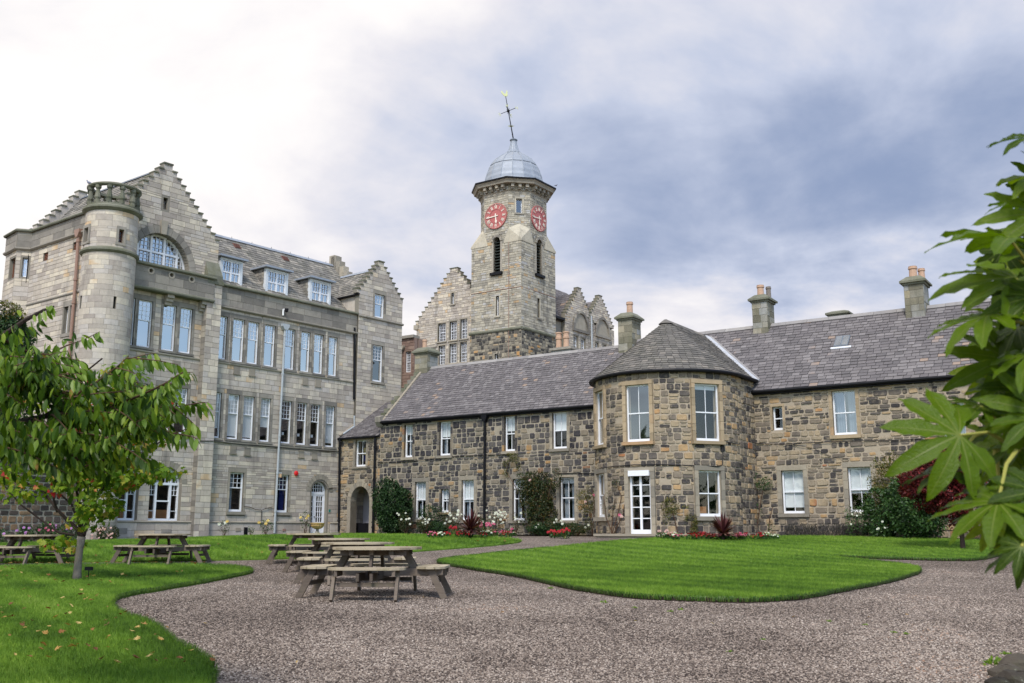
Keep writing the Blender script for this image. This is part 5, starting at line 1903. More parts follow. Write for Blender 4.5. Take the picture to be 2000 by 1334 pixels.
mb.quad(P(a, 4.1, G), P(b, 4.1, G), P(b, 4.1, -.45), P(a, 4.1, -.45))
mb.build('passage_wall', M['render_grey'], LNK.root)
mb = MB(); mb.box(KF, a, b, 1.1, 1.95, -.75, -.7)
for i in range(5):
    s = a + (b - a) * (i + .5) / 5
    mb.box(KF, s - .02, s + .02, 1.12, 1.93, -.7, -.68)
mb.build('low_gate', M['black'], LNK.root)
lfz = lambda d: -14.93 + .101 * (-d)
zz = lambda d: 6.34 + (-d) * .70
roof_slope(LNK, [P(-15.02, 6.3, .14), P(-12.2, 6.3, .14), P(-12.2, zz(-3), -3.0), P(-14.7, zz(-3), -3.0)], 'slate', rng, .14, .2)
mb = MB(); mb.bar(P(-14.95, 6.42, .12), P(-14.66, zz(-3) + .1, -3.0), .26, .05); mb.build('flashing', M['margin'], LNK.root)
mb = MB(); mb.tube([P(-15.0, 6.24, .2), P(-12.35, 6.24, .2)], .055, 8); mb.build('gutter', M['black'], LNK.root)
pipe(LNK, KF, [(-12.42, 6.2), (-12.42, 3.6), (-12.42, 1.3)], .06, 'black', d=.15)
mb = MB()
q = [LF.P(*LF.at(689, 812), .12), LF.P(*LF.at(689, 833), .12), LF.P(*LF.at(667, 848), .12)]
mb.tube(q, .05, 8); mb.build('waste_pipe', M['pipe_white'], LNK.root)
LNK.finish({'stone': 'stone', 'slate': 'slate'}, {'stone': 'stonework', 'slate': 'slates'}, 150)

# ================================================================== the house with the bow
rng = random.Random(404)
HSE = Thing('bowed_house', MF.P(8, 1.3, 0), 'rubble house on the right with a two-storey rounded bow, conical slate roof and two chimneys', 'building')
S_END = 25.0
U = [rect_at(MF, *a) for a in ((1509, 794, 1528.6, 840), (1626, 762, 1672, 849), (1842, 786, 1886, 872), (1982, 786, 2030, 870))]
Lw = [rect_at(MF, *a) for a in ((1527, 918.5, 1570, 1002.6), (1657, 912, 1703, 1000), (1810, 915, 1858, 1000), (1975, 905, 2026, 1000))]
holes = U + Lw
keep = [grow(U[0], .09, .09, .08, .12)] + [grow(r, .14, .14, .16, .12) for r in U[1:]] + [grow(r, .17, .17, .16, .2) for r in Lw]
BR, BA, BS = 2.92, 1.70, 4.5
facade(HSE, MF, [(.6, S_END, .9, 7.03)], holes, M['mortar_warm'], M['rubble_warm'], 'rubble', rng, .3, 'wall', keep=keep)
for i, r in enumerate(U):
    w, lf = window(HSE, MF, r, (1, 1) if i == 0 else (2, 1), (1, 1) if i == 0 else (2, 1), .5, -.13, 'glass' if i == 0 else 'glass_mid', blind=[0, .0, .4, .95][i], curtain=None if i == 0 else 'grey')
    surround(w, lf, r, .08 if i == 0 else .12, M['margin_warm'], .02, sill=None if i == 0 else .14, lintel=.1)
for i, r in enumerate(Lw):
    w, lf = window(HSE, MF, r, (2, 1), (2, 1), .5, -.13, 'glass', blind=[.86, .58, .5, .95][i])
    surround(w, lf, r, .16, M['margin'], .024, sill=.14, lintel=.19)
P = MF.P
RZ2, RD2, ZE2 = 10.32, -3.3, 7.0
he0, he1, hr1, hr0 = P(.5, ZE2 + .04, .17), P(S_END + .2, ZE2 + .04, .17), P(S_END + .2, RZ2, RD2), P(.5, RZ2, RD2)
roof_slope(HSE, [he0, he1, hr1, hr0], 'slate', rng, .2, .31)
roof_slope(HSE, [P(S_END + .2, ZE2 + .04, -6.8), P(.5, ZE2 + .04, -6.8), hr0, hr1], 'slate', rng, .44, .7)
ridge_line(HSE, hr0, hr1, 'ridge', .32)
mb = MB(); mb.box(MF, .6, S_END, .9, 7.0, -6.8, -6.6); mb.box(MF, S_END - .3, S_END, .9, 7.0, -6.6, -.3); mb.box(MF, .6, .8, .9, 7.0, -6.6, -.3)
mb.add([P(S_END, 7, 0), P(S_END, 7, -6.8), P(S_END, 10.2, -3.3), P(S_END - .1, 7, 0), P(S_END - .1, 7, -6.8), P(S_END - .1, 10.2, -3.3)], [(0, 1, 2), (3, 5, 4)])
mb.add([P(.55, 7, .0), P(.55, 7, -6.8), P(.55, 10.25, -3.3), P(.62, 7, .0), P(.62, 7, -6.8), P(.62, 10.25, -3.3)], [(0, 1, 2), (3, 5, 4)])
mb.build('end_wall', M['mortar_warm'], HSE.root)
mb = MB(); mb.tube([P(BS + BR + .0, ZE2 - .03, .22), P(S_END, ZE2 - .03, .22)], .06, 8); mb.box(MF, BS + BR, S_END, ZE2 - .14, ZE2 + .0, 0, .14); mb.build('gutter', M['black'], HSE.root)
chimney(HSE, MF, 6.5, 7.16, -3.75, -2.85, 9.3, 11.3, None, [(.38, .5, .15, .55, 'terracotta'), (.78, .2, .11, .5, 'pot_grey')], 'chimney_stone', cap_h=.2)
c_s = MF.at(1768, 600, -2.8)[0]
chimney(HSE, MF, c_s, c_s + .72, -3.8, -2.8, 9.3, 11.2, None, [(.4, .5, .16, .55, 'terracotta'), (.75, .15, .13, .5, 'terracotta')], 'chimney_stone', cap_h=.2)
s, z = MF.at(1636, 606, -5.0)
chimney(HSE, MF, s - .35, s + .38, -5.6, -4.9, 8.8, 10.72, None, [], 'chimney_stone', cap_h=.1)
s, z = MF.at(1660, 590, -3.3)
# rooflight
RF, cv = plane3(he0, he1, hr0)
a0, b0 = cv(RF.P(*RF.at(1645, 668)))
mb = MB(); mb.box(RF, a0 - .28, a0 + .28, b0 - .36, b0 + .36, 0, .07)
rl_ = mb.build('rooflight', M['lead_dark'], HSE.root)
for k in (-.14, .14):
    mb = MB(); mb.box(RF, a0 + k - .11, a0 + k + .11, b0 - .3, b0 + .32, .07, .078); mb.build('pane', M['glass_mid'], rl_)
mb = MB(); mb.box(RF, a0 - .38, a0 + .42, b0 - .5, b0 - .38, 0.012, .05); mb.build('flashing', M['lead_white'], HSE.root)

# the bow
bc = MF.P(BS, 0, BA)
a0b = math.atan2(MF.u.y, MF.u.x) + math.pi
a0b -= 2 * math.pi if a0b > math.pi else 0
BC = Cyl(bc.x, bc.y, BR, a0b, 1)
BT = 7.42
bw2 = [rect_at(BC, 1223.5, 750.6, 1269, 863), rect_at(BC, 1356.5, 750, 1404, 860.5)]
bw1 = rect_at(BC, 1364, 919, 1408, 1008.5)
bd = rect_at(BC, 1229.5, 921, 1272, 1043)
bl2 = rect_at(BC, 1168.3, 764, 1175.6, 872)
bl1 = rect_at(BC, 1168.3, 927, 1175.6, 1009)
zt2, zb2 = (bw2[0][3] + bw2[1][3]) / 2, (bw2[0][2] + bw2[1][2]) / 2
bw2 = [(r[0], r[1], zb2, zt2) for r in bw2]
wl = bw2[0][1] - bw2[0][0]
cl = (bl2[0] + bl2[1]) / 2
bl2 = (cl - wl * .52, cl + wl * .44, zb2, zt2)
bl1 = (bl2[0], bl2[1], bw1[2], bw1[3])
bh = bw2 + [bw1, bd, bl2, bl1]
bk = [grow(r, .15, .15, .13, .18) for r in bw2 + [bl2]] + [grow(r, .16, .16, .16, .18) for r in (bw1, bl1)] + [grow(bd, .2, .17, .0, .16)]
facade(HSE, BC, [(0, math.pi * BR, .9, BT)], bh, M['mortar_warm'], M['rubble_warm'], 'rubble', rng, .3, 'bow_wall', keep=bk)
for i, r in enumerate(bw2 + [bl2]):
    w, lf = window(HSE, BC, r, (2, 1), (2, 1), .5, -.1, 'glass_mid' if i == 0 else 'glass', blind=[0, .1, 0][i], fw=.06)
    surround(w, lf, r, .14, M['margin_warm'], .03, sill=.12, lintel=.16, cen=(r[0] + r[1]) / 2)
for i, r in enumerate((bw1, bl1)):
    w, lf = window(HSE, BC, r, (2, 1), (2, 1), .5, -.1, 'glass', fw=.06)
    surround(w, lf, r, .15, M['margin'], .03, sill=.15, lintel=.18, cen=(r[0] + r[1]) / 2)
    if i == 0:
        mb = MB(); mb.box(lf, -.3, .02, r[2] + .12, r[2] + .36, -.5, -.35); mb.build('cardboard_box', M['board'], w)
w, lf = window(HSE, BC, bd, (2, 5), (2, 1), .5, -.1, 'glass', fw=.08, bw=.035, single=True, bottom=.16, single_panes=True, label='white glazed double french door in the bow')
surround(w, lf, bd, .17, M['margin'], .03, lintel=.15, cen=(bd[0] + bd[1]) / 2)
hb = (bd[1] - bd[0]) / 2
mb = MB(); mb.box(lf, -hb + .02, hb - .02, bd[3] - .16, bd[3] + .04, -.08, .1); mb.build('shutter_box', M['white'], w)
mb = MB(); mb.box(lf, -.045, .045, bd[2] + .16, bd[3] - .16, -.13, -.09); mb.build('meeting_stile', M['white'], w)
# straight cheeks of the bow
RS = Flat(MF.P(BS + BR, 0, BA), -MF.n, (0, 0, 1), MF.u)
facade(HSE, RS, [(0, BA, .9, BT)], [], M['mortar_warm'], M['rubble_warm'], 'rubble', rng, .2, 'bow_cheek')
LS = Flat(MF.P(BS - BR, 0, 0), MF.n, (0, 0, 1), -MF.u)
facade(HSE, LS, [(0, BA, .9, BT)], [], M['mortar'], M['rubble'], 'rubble', rng, .2, 'bow_cheek')
# gutter round the bow
zc_ = 7.44
pts = [MF.P(BS - BR - .12, zc_, .1)]
for i in range(25):
    a = a0b + math.pi * i / 24
    pts.append(Vector((bc.x + (BR + .17) * math.cos(a), bc.y + (BR + .17) * math.sin(a), zc_)))
pts.append(MF.P(BS + BR + .17, zc_, .0))
mb = MB(); mb.tube(pts, .065, 8)
for p, q in zip(pts, pts[1:]):
    i_ = lambda v: Vector((v.x, v.y, v.z)) + (Vector((bc.x, bc.y, v.z)) - v).normalized() * .17
    mb.quad(p - Vector((0, 0, .05)), q - Vector((0, 0, .05)), i_(q) - Vector((0, 0, .05)), i_(p) - Vector((0, 0, .05)))
mb.build('bow_gutter', M['black'], HSE.root)
# cone roof
AZ = 9.95
ER = BR + .15
ezc = 7.47
Ls = math.hypot(AZ - ezc, ER)
class Cone:
    def P(self, s, t, d=0.0):
        a = a0b + s / ER
        k = t / Ls
        r = ER * (1 - k)
        n = Vector((math.cos(a) * (AZ - ezc) / Ls, math.sin(a) * (AZ - ezc) / Ls, ER / Ls))
        return Vector((bc.x + r * math.cos(a), bc.y + r * math.sin(a), ezc + (AZ - ezc) * k)) + n * d
CN = Cone()
mb = MB()
n = 36
for i in range(n):
    a, b = math.pi * ER * i / n, math.pi * ER * (i + 1) / n
    mb.add([CN.P(a, 0), CN.P(b, 0), CN.P(b, Ls)], [(0, 1, 2)])
mb.build('cone_roof', M['slate_under'], HSE.root)
t, row, e = -.04, 0, .17
while t < Ls - .05:
    k = 1 - max(0, t) / Ls
    nn_ = max(5, int(math.pi * ER * k / .26))
    st = math.pi * ER / nn_
    x = -st * .5 if row % 2 else 0
    while x < math.pi * ER - 1e-3:
        xa, xb = max(0, x), min(math.pi * ER, x + st * 1.0)
        if xb - xa > .03 * st:
            g = .008 / max(k, .08)
            th_ = .03 * rng.uniform(.7, 1.3)
            t1 = min(t + e, Ls)
            vs = [CN.P(xa + g, t, th_), CN.P(xb - g, t, th_), CN.P(xb - g, t1 + .01, .008), CN.P(xa + g, t1 + .01, .008), CN.P(xa + g, t, 0), CN.P(xb - g, t, 0)]
            HSE.piece('slate', vs, [(0, 1, 2, 3), (4, 5, 1, 0), (4, 0, 3), (1, 5, 2)], rng.random(), M['slate_grey'])
        x += st
    t += e
    row += 1
# ridge going back to the main roof, side slopes, lead valley
main_z = lambda d: ZE2 + .04 + (RZ2 - ZE2 - .04) * (.17 - d) / (.17 - RD2)
dR = .17 - (AZ - ZE2 - .04) * (.17 - RD2) / (RZ2 - ZE2 - .04)
dE = .17 - (ezc - ZE2 - .04) * (.17 - RD2) / (RZ2 - ZE2 - .04)
top, back = MF.P(BS, AZ, BA), MF.P(BS, AZ, dR)
er, ev = MF.P(BS + ER, ezc, BA), MF.P(BS + ER, ezc, dE)
el, ew = MF.P(BS - ER, ezc, BA), MF.P(BS - ER, ezc, dE)
roof_slope(HSE, [er, ev, back, top], 'slate_grey', rng, .17, .26)
roof_slope(HSE, [ew, el, top, back], 'slate_grey', rng, .17, .26)
vf, vc = plane3(er, ev, top)
pa, pb = vc(back), vc(ev)
mb = MB()
nl = 5
for i in range(nl):
    f0, f1 = i / nl, (i + 1) / nl + .01
    L0 = (pa[0] + (pb[0] - pa[0]) * f0, pa[1] + (pb[1] - pa[1]) * f0)
    L1 = (pa[0] + (pb[0] - pa[0]) * f1, pa[1] + (pb[1] - pa[1]) * f1)
    h = .03 + .006 * (nl - i)
    w_ = .62
    mb.cr = rng.random()
    mb.prism(vf, [(L0[0] - w_, L0[1]), (L1[0] - w_, L1[1]), (L1[0] - .02, L1[1]), (L0[0] - .02, L0[1])], 0.0, h + .012)
mb.build('lead_valley', M['lead_white'], HSE.root)
mb = MB(); mb.bar(back + Vector((0, 0, .06)), ev + Vector((0, 0, .03)), .1, .12); mb.build('valley_edge', M['ridge'], HSE.root)
ridge_line(HSE, top, back, 'slate_grey', .26)
mb = MB(); mb.lathe((bc.x, bc.y, AZ - .14), [(.3, 0), (.18, .1), (.06, .19), (0, .2)], 12); mb.build('cone_cap', M['slate_grey'], HSE.root)
# steps and boulders before the french door
cb_ = (bd[0] + bd[1]) / 2
lf, _ = BC.local(cb_)
mb = MB(); mb.box(lf, -1.45, 1.05, 1.05, 1.38, -.3, .75); mb.box(lf, -1.52, 1.12, 1.38, 1.46, -.3, .82)
mb.build('door_step', M['margin'], HSE.root)
pl = BC.at(1170, 900)
cab = [(max(.05, BC.at(x, 900)[0]), z) for x, z in ()]
c3 = [MF.P(BS - BR - .02, BC.at(1300, 907)[1] - .1, .8)]
for px, py in ((1180, 914), (1200, 911), (1240, 908), (1290, 907), (1340, 909), (1400, 911), (1408, 908), (1409, 870), (1412, 863), (1440, 868)):
    s, z = BC.at(px, py)
    c3.append(BC.P(s, z, .08))
cable(HSE, c3, .018)
cab = [MF.at(x, y) for x, y in ((1476, 866), (1530, 868), (1600, 864), (1680, 861), (1745, 860), (1800, 857))]
cable(HSE, [MF.P(s, z, .06) for s, z in cab], .014)
cab = [MF.at(x, y) for x, y in ((1545, 867), (1590, 876), (1625, 893), (1660, 896))]
cable(HSE, [MF.P(s, z, .06) for s, z in cab], .01)
cab = [MF.at(x, y) for x, y in ((1820, 742), (1824, 790), (1834, 850), (1838, 900))]
cable(HSE, [MF.P(s, z, .06) for s, z in cab], .012)
HSE.finish({'stone': 'stone', 'slate': 'slate'}, {'stone': 'stonework', 'slate': 'slates'}, 300)
# ================================================================== clock tower
rng = random.Random(505)
TOW = Thing('clock_tower', TF.P(-2.2, 1.4, -2.2), 'tall sandstone clock tower with red clock faces, an octagonal top and a lead dome', 'tower')
TW, TCH = 4.45, 1.15
A_, B_ = -TF.u, T2.u
cor = lambda a, b, z=0: TF.o + A_ * a + B_ * b + Vector((0, 0, z))
OCT = [(TCH, 0), (TW - TCH, 0), (TW, TCH), (TW, TW - TCH), (TW - TCH, TW), (TCH, TW), (0, TW - TCH), (0, TCH)]
lv = rect_at(TF, 964, 470, 977.5, 534)
lv = (lv[0], lv[1], 20.25, 22.95)
rv = rect_at(T2, 1047.5, 470, 1057.6, 538)
rv = (rv[0], rv[1], 20.25, 22.95)
sl = rect_at(TF, 968.6, 578, 975, 617); sr = rect_at(T2, 1049.6, 583, 1054, 621); sb = rect_at(TF, 967, 691, 975, 705)
def louvre_holes(r):
    h = (r[1] - r[0]) / 2
    return [(r[0], r[1], r[2], r[3] - h)] + arch_holes(r[0], r[1], r[3] - h, h, 8)
ZT = 27.0
facade(TOW, TF, [(-TW, 0, 15.95, 22.5), (-TW + TCH, -TCH, 22.5, ZT)], louvre_holes(lv) + [sl], M['tower_joint'], M['tower_stone'], 'rough', rng, .4, 'tower_wall', keep=[grow(lv, .14, .14, .3, .16), grow(sl, .1)])
facade(TOW, T2, [(0, TW, 15.95, 22.5), (TCH, TW - TCH, 22.5, ZT)], louvre_holes(rv) + [sr], M['tower_joint'], M['tower_stone'], 'rough', rng, .4, 'tower_wall', keep=[grow(rv, .14, .14, .3, .16), grow(sr, .1)])
for f, s0, s1, hh in ((TF, -TW - .06, .06, [sb]), (T2, -.06, TW + .06, [])):
    g = f.off(d=.07)
    hh = [h for h in hh]
    facade(TOW, g, [(s0, s1, 1.2, 15.75)], hh, M['tower_joint'], M['tower_rough'], 'rubble', rng, .4, 'tower_base')
    mb = MB(); moulding(mb, g, s0 - .03, s1 + .03, 15.72, 15.98, .12); mb.build('string_course', M['mossy_trim'], TOW.root)
mb = MB()
for (a, b), (c, e) in (((TW, 0), (TW, TW)), ((TW, TW), (0, TW))):
    mb.quad(cor(a, b, 1.2), cor(c, e, 1.2), cor(c, e, 22.5), cor(a, b, 22.5))
for i in range(2, 7):
    p, q = OCT[i - 1], OCT[i]
    if i in (1,):
        continue
    mb.quad(cor(*p, 22.5), cor(*q, 22.5), cor(*q, ZT), cor(*p, ZT))
mb.build('rear_wall', M['tower_stone'], TOW.root)
# chamfer faces of the octagon
def face(i):
    p, q = cor(*OCT[i]), cor(*OCT[(i + 1) % 8])
    return p, q
p, q = cor(TCH, 0), cor(0, TCH)
u = (q - p); LC = u.length; u.normalize()
nrm = Vector((u.y, -u.x, 0))
CH = Flat(p, u, (0, 0, 1), nrm)
cw = rect_at(CH, 1008, 388, 1020, 416)
facade(TOW, CH, [(0, LC, 22.5, ZT)], [cw], M['tower_joint'], M['tower_stone'], 'rough', rng, .35, 'tower_wall', keep=[grow(cw, .12)])
for f, r in ((CH, cw), (TF, sl), (T2, sr), (TF.off(d=.07), sb)):
    w, lf = window(TOW, f, r, (1, 1), (1, 1), .5, -.2, 'glass_mid', fw=.05, single=True)
    surround(w, lf, r, .11, M['tower_stone'], .02, sill=.12, lintel=.14, blocks=False)
# left chamfer seen edge on
p, q = cor(TW, TCH), cor(TW - TCH, 0)
u = (q - p); LC2 = u.length; u.normalize()
CL = Flat(p, u, (0, 0, 1), Vector((u.y, -u.x, 0)))
facade(TOW, CL, [(0, LC2, 22.5, ZT)], [], M['tower_joint'], M['tower_stone'], 'rough', rng, .35, 'tower_wall')
p, q = cor(0, TW - TCH), cor(TCH, TW)
u = (q - p); LC2 = u.length; u.normalize()
CR = Flat(p, u, (0, 0, 1), Vector((u.y, -u.x, 0)))
facade(TOW, CR, [(0, LC2, 22.5, ZT)], [], M['tower_joint'], M['tower_stone'], 'rough', rng, .35, 'tower_wall')
# broaches
cs = [((0, 0), (1, 0), (0, 1)), ((TW, 0), (-1, 0), (0, 1)), ((0, TW), (1, 0), (0, -1)), ((TW, TW), (-1, 0), (0, -1))]
for (ca, cb), (da, _), (_, db) in cs:
    mb = MB()
    o_ = .05
    k = TCH + .35
    c0 = cor(ca - da * o_, cb - db * o_, 22.5)
    p1 = cor(ca + da * k, cb - db * o_, 22.5)
    p2 = cor(ca - da * o_, cb + db * k, 22.5)
    ap = cor(ca + da * TCH * .5, cb + db * TCH * .5, 23.9)
    b1, b2 = cor(ca + da * k, cb + db * .01, 22.55), cor(ca + da * .01, cb + db * k, 22.55)
    u1, u2 = cor(ca + da * TCH, cb + db * .0, 23.55), cor(ca + da * .0, cb + db * TCH, 23.55)
    mb.add([c0, p1, u1, ap, u2, p2], [(0, 1, 2, 3), (0, 3, 4, 5)])
    dn = Vector((0, 0, -.12))
    mb.add([c0, p1, p2, c0 + dn, p1 + dn, p2 + dn], [(0, 1, 4, 3), (2, 0, 3, 5), (3, 4, 5)])
    mb.build('broach', M['tower_stone'], TOW.root)
# louvres
for f, r in ((TF, lv), (T2, rv)):
    h = (r[1] - r[0]) / 2
    m_ = (r[0] + r[1]) / 2
    mb = MB()
    for i in range(11):
        z = r[2] + .08 + i * .225
        if z > r[3] - .2: break
        P = f.P
        ww = h if z < r[3] - h else h * math.sqrt(max(.05, 1 - ((z - r[3] + h) / h) ** 2))
        mb.add([P(m_ - ww, z, -.12), P(m_ + ww, z, -.12), P(m_ + ww, z + .14, -.34), P(m_ - ww, z + .14, -.34), P(m_ - ww, z - .03, -.12), P(m_ + ww, z - .03, -.12), P(m_ + ww, z + .11, -.34), P(m_ - ww, z + .11, -.34)],
               [(0, 1, 2, 3), (4, 7, 6, 5), (0, 4, 5, 1)])
    lo = mb.build('louvre', M['louvre'], TOW.root, label='dark arched louvre below the clock')
    mb = MB(); mb.box(f, r[0] - .05, r[1] + .05, r[2], r[3], -.42, -.4); mb.build('louvre_back', M['dark'], lo)
    mb = MB(); arch_ring(mb, f, r[0], r[1], r[3] - h, h, .18, -.35, .1, 9)
    mb.box(f, r[0] - .14, r[0], r[2], r[3] - h, -.35, .03); mb.box(f, r[1], r[1] + .14, r[2], r[3] - h, -.35, .03)
    mb.build('louvre_hood', M['dark_trim'], TOW.root)
    mb = MB(); mb.box(f, r[0] - .22, r[1] + .22, r[2] - .2, r[2], -.2, .2); mb.build('louvre_sill', M['black'], TOW.root)
# clocks
def clock(f, cs_, cz_, R_):
    P = lambda x, z, d: f.P(cs_ + x, cz_ + z, d)
    def disc(mb, r0, r1, d0, d1, n=48):
        for i in range(n):
            a, b = 2 * math.pi * i / n, 2 * math.pi * (i + 1) / n
            ca, sa, cb, sb_ = math.cos(a), math.sin(a), math.cos(b), math.sin(b)
            mb.quad(P(r0 * ca, r0 * sa, d1), P(r1 * ca, r1 * sa, d1), P(r1 * cb, r1 * sb_, d1), P(r0 * cb, r0 * sb_, d1))
            mb.quad(P(r1 * ca, r1 * sa, d0), P(r1 * cb, r1 * sb_, d0), P(r1 * cb, r1 * sb_, d1), P(r1 * ca, r1 * sa, d1))
    mb = MB()
    disc(mb, .0, R_, .02, .07); disc(mb, R_ * .94, R_, .07, .11); disc(mb, R_ * .52, R_ * .57, .07, .09)
    ck = mb.build('clock_face', M['clock_red'], TOW.root, label='red clock face with pale Roman figures showing a quarter to six')
    def stroke(mb, x0, z0, x1, z1, w, d0=.07, d1=.10):
        L = math.hypot(x1 - x0, z1 - z0); nx, nz = -(z1 - z0) / L * w / 2, (x1 - x0) / L * w / 2
        a = [(x0 - nx, z0 - nz), (x1 - nx, z1 - nz), (x1 + nx, z1 + nz), (x0 + nx, z0 + nz)]
        mb.add([P(*q, d1) for q in a] + [P(*q, d0) for q in a], [(0, 1, 2, 3), (0, 4, 5, 1), (1, 5, 6, 2), (2, 6, 7, 3), (3, 7, 4, 0)])
    tk = MB()
    for i in range(60):
        a = math.pi / 2 - 2 * math.pi * i / 60
        r0 = .885 if i % 5 else .86
        stroke(tk, R_ * r0 * math.cos(a), R_ * r0 * math.sin(a), R_ * .935 * math.cos(a), R_ * .935 * math.sin(a), .018 if i % 5 else .035)
    tk.build('minute_marks', M['clock_white'], ck)
    nums = ['XII', 'I', 'II', 'III', 'IIII', 'V', 'VI', 'VII', 'VIII', 'IX', 'X', 'XI']
    rin, rout = R_ * .60, R_ * .84
    for i, nm in enumerate(nums):
        a = math.pi / 2 - 2 * math.pi * i / 12
        wd = {'I': .055, 'V': .12, 'X': .12}
        tot = sum(wd[c] for c in nm)
        x = -tot / 2
        mb = MB()
        T = lambda lx, r: (r * math.cos(a) + lx * math.sin(a), r * math.sin(a) - lx * math.cos(a))
        for c in nm:
            w_ = wd[c]
            if c == 'I':
                stroke(mb, *T(x + w_ / 2, rin), *T(x + w_ / 2, rout), .032)
            elif c == 'V':
                stroke(mb, *T(x + .01, rout), *T(x + w_ / 2, rin), .032); stroke(mb, *T(x + w_ - .01, rout), *T(x + w_ / 2, rin), .016, .07, .102)
            else:
                stroke(mb, *T(x + .01, rout), *T(x + w_ - .01, rin), .032); stroke(mb, *T(x + w_ - .01, rout), *T(x + .01, rin), .016, .07, .102)
            x += w_
        mb.build('numeral', M['clock_white'], ck)
    hd = MB()
    am = rad(184)
    ah = rad(-90 + 5)
    for a, L, w_, tl in ((am, R_ * .9, .07, .22), (ah, R_ * .60, .10, .2)):
        d = .125 if a == am else .115
        ca, sa = math.cos(a), math.sin(a)
        pl = [(-tl, -w_ * .5), (-tl, w_ * .5), (L * .5, w_ * .5), (L * .72, w_ * (1.0 if a == ah else .6)), (L, 0), (L * .72, -w_ * (1.0 if a == ah else .6)), (L * .5, -w_ * .5)]
        q = [(x * ca - y * sa, x * sa + y * ca) for x, y in pl]
        m = MB()
        m.add([P(*v, d) for v in q] + [P(*v, d - .02) for v in q], [tuple(range(7))] + [(i, 7 + i, 7 + (i + 1) % 7, (i + 1) % 7) for i in range(7)])
        m.build('hand', M['clock_white'], ck)
    m = MB(); disc(m, 0, .07, .07, .14, 12); m.build('hub', M['clock_white'], ck)
cs1, cz1 = TF.at(972.5, 422.6)
cs2, cz2 = T2.at(1051.2, 426.7)
cz_ = (cz1 + cz2) / 2
clock(TF, -(TW / 2) + .02, cz_, .98)
clock(T2, (TW / 2) - .02, cz_, .98)
# cornice: brackets, slabs, black gutter
cen = cor(TW / 2, TW / 2)
def ring(mb, e0, e1, z0, z1, mat=None):
    def pt(i, e, z):
        a, b = OCT[i % 8]
        v = cor(a, b) - cen
        k = (v.length + e) / v.length
        w = cen + v * k
        return Vector((w.x, w.y, z))
    for i in range(8):
        mb.quad(pt(i, e0, z0), pt(i + 1, e0, z0), pt(i + 1, e1, z1), pt(i, e1, z1))
mb = MB()
ring(mb, .04, .04, 26.2, 26.35); ring(mb, .04, .12, 26.35, 26.42); ring(mb, .12, .0, 26.42, 26.44)
ring(mb, 0, .56, 26.88, 26.88); ring(mb, .56, .6, 26.88, 27.02); ring(mb, .6, .7, 27.02, 27.14)
mb.build('tower_cornice', M['ashlar_trim'], TOW.root)
mb = MB(); ring(mb, .7, .76, 27.14, 27.15); ring(mb, .76, .78, 27.15, 27.26); ring(mb, .78, .1, 27.26, 27.36); mb.build('tower_gutter', M['black'], TOW.root)
for i in range(8):
    a, b = cor(*OCT[i]), cor(*OCT[(i + 1) % 8])
    d = (b - a); L = d.length; d.normalize()
    n_ = Vector((d.y, -d.x, 0))
    if n_.dot(a - cen) < 0: n_ = -n_
    f = Flat(a, d, (0, 0, 1), n_)
    k = 4 if i % 2 == 0 else 3
    for j in range(k):
        s = L * (j + .5) / k
        mb = MB(); mb.cr = rng.random()
        mb.box(f, s - .11, s + .11, 26.62, 26.875, 0, .4); mb.box(f, s - .11, s + .11, 26.5, 26.62, 0, .26)
        mb.build('cornice_bracket', M['ashlar_trim'], TOW.root)
# lead dome, sixteen panels with rolls
prof = [(2.36, 27.32), (2.30, 27.6), (2.2, 28.05), (2.06, 28.55), (1.88, 29.0), (1.62, 29.4), (1.3, 29.72), (.95, 29.95), (.64, 30.15), (.44, 30.42), (.32, 30.75), (.25, 31.05), (.22, 31.3)]
prof = [(a[0] * (1 - f) + b[0] * f + .035 * math.sin(math.pi * f) * (i < 8), a[1] * (1 - f) + b[1] * f) for i, (a, b) in enumerate(zip(prof, prof[1:])) for f in (0, .5)] + [prof[-1]]
a8 = math.atan2((cor(TW / 2, 0) - cen).y, (cor(TW / 2, 0) - cen).x)
for i in range(16):
    a0_, a1_ = a8 + 2 * math.pi * (i - .5) / 16, a8 + 2 * math.pi * (i + .5) / 16
    mb = MB(); mb.cr = rng.random()
    for (ra, za), (rb, zb) in zip(prof, prof[1:]):
        mb.quad(*[Vector((cen.x + r * math.cos(a), cen.y + r * math.sin(a), z)) for r, a, z in ((ra, a0_, za), (ra, a1_, za), (rb, a1_, zb), (rb, a0_, zb))])
    pn = mb.build('dome_panel', M['lead'], TOW.root, True)
    mb = MB(); mb.tube([Vector((cen.x + r * math.cos(a0_), cen.y + r * math.sin(a0_), z)) for r, z in prof], [.035] * 18 + [.02] * (len(prof) - 18), 6)
    mb.build('lead_roll', M['lead'], pn)
mb = MB()
for zq, rq in ((29.0, 1.9), (30.15, .66)):
    mb.lathe((cen.x, cen.y, zq), [(rq + .0, -.02), (rq + .02, 0), (rq - .0, .03)], 16, ph=a8 + math.pi / 16)
mb.lathe((cen.x, cen.y, 31.25), [(.22, 0), (.3, .03), (.3, .1), (.1, .14), (.1, .2)], 12)
mb.build('dome_collar', M['lead_dark'], TOW.root)
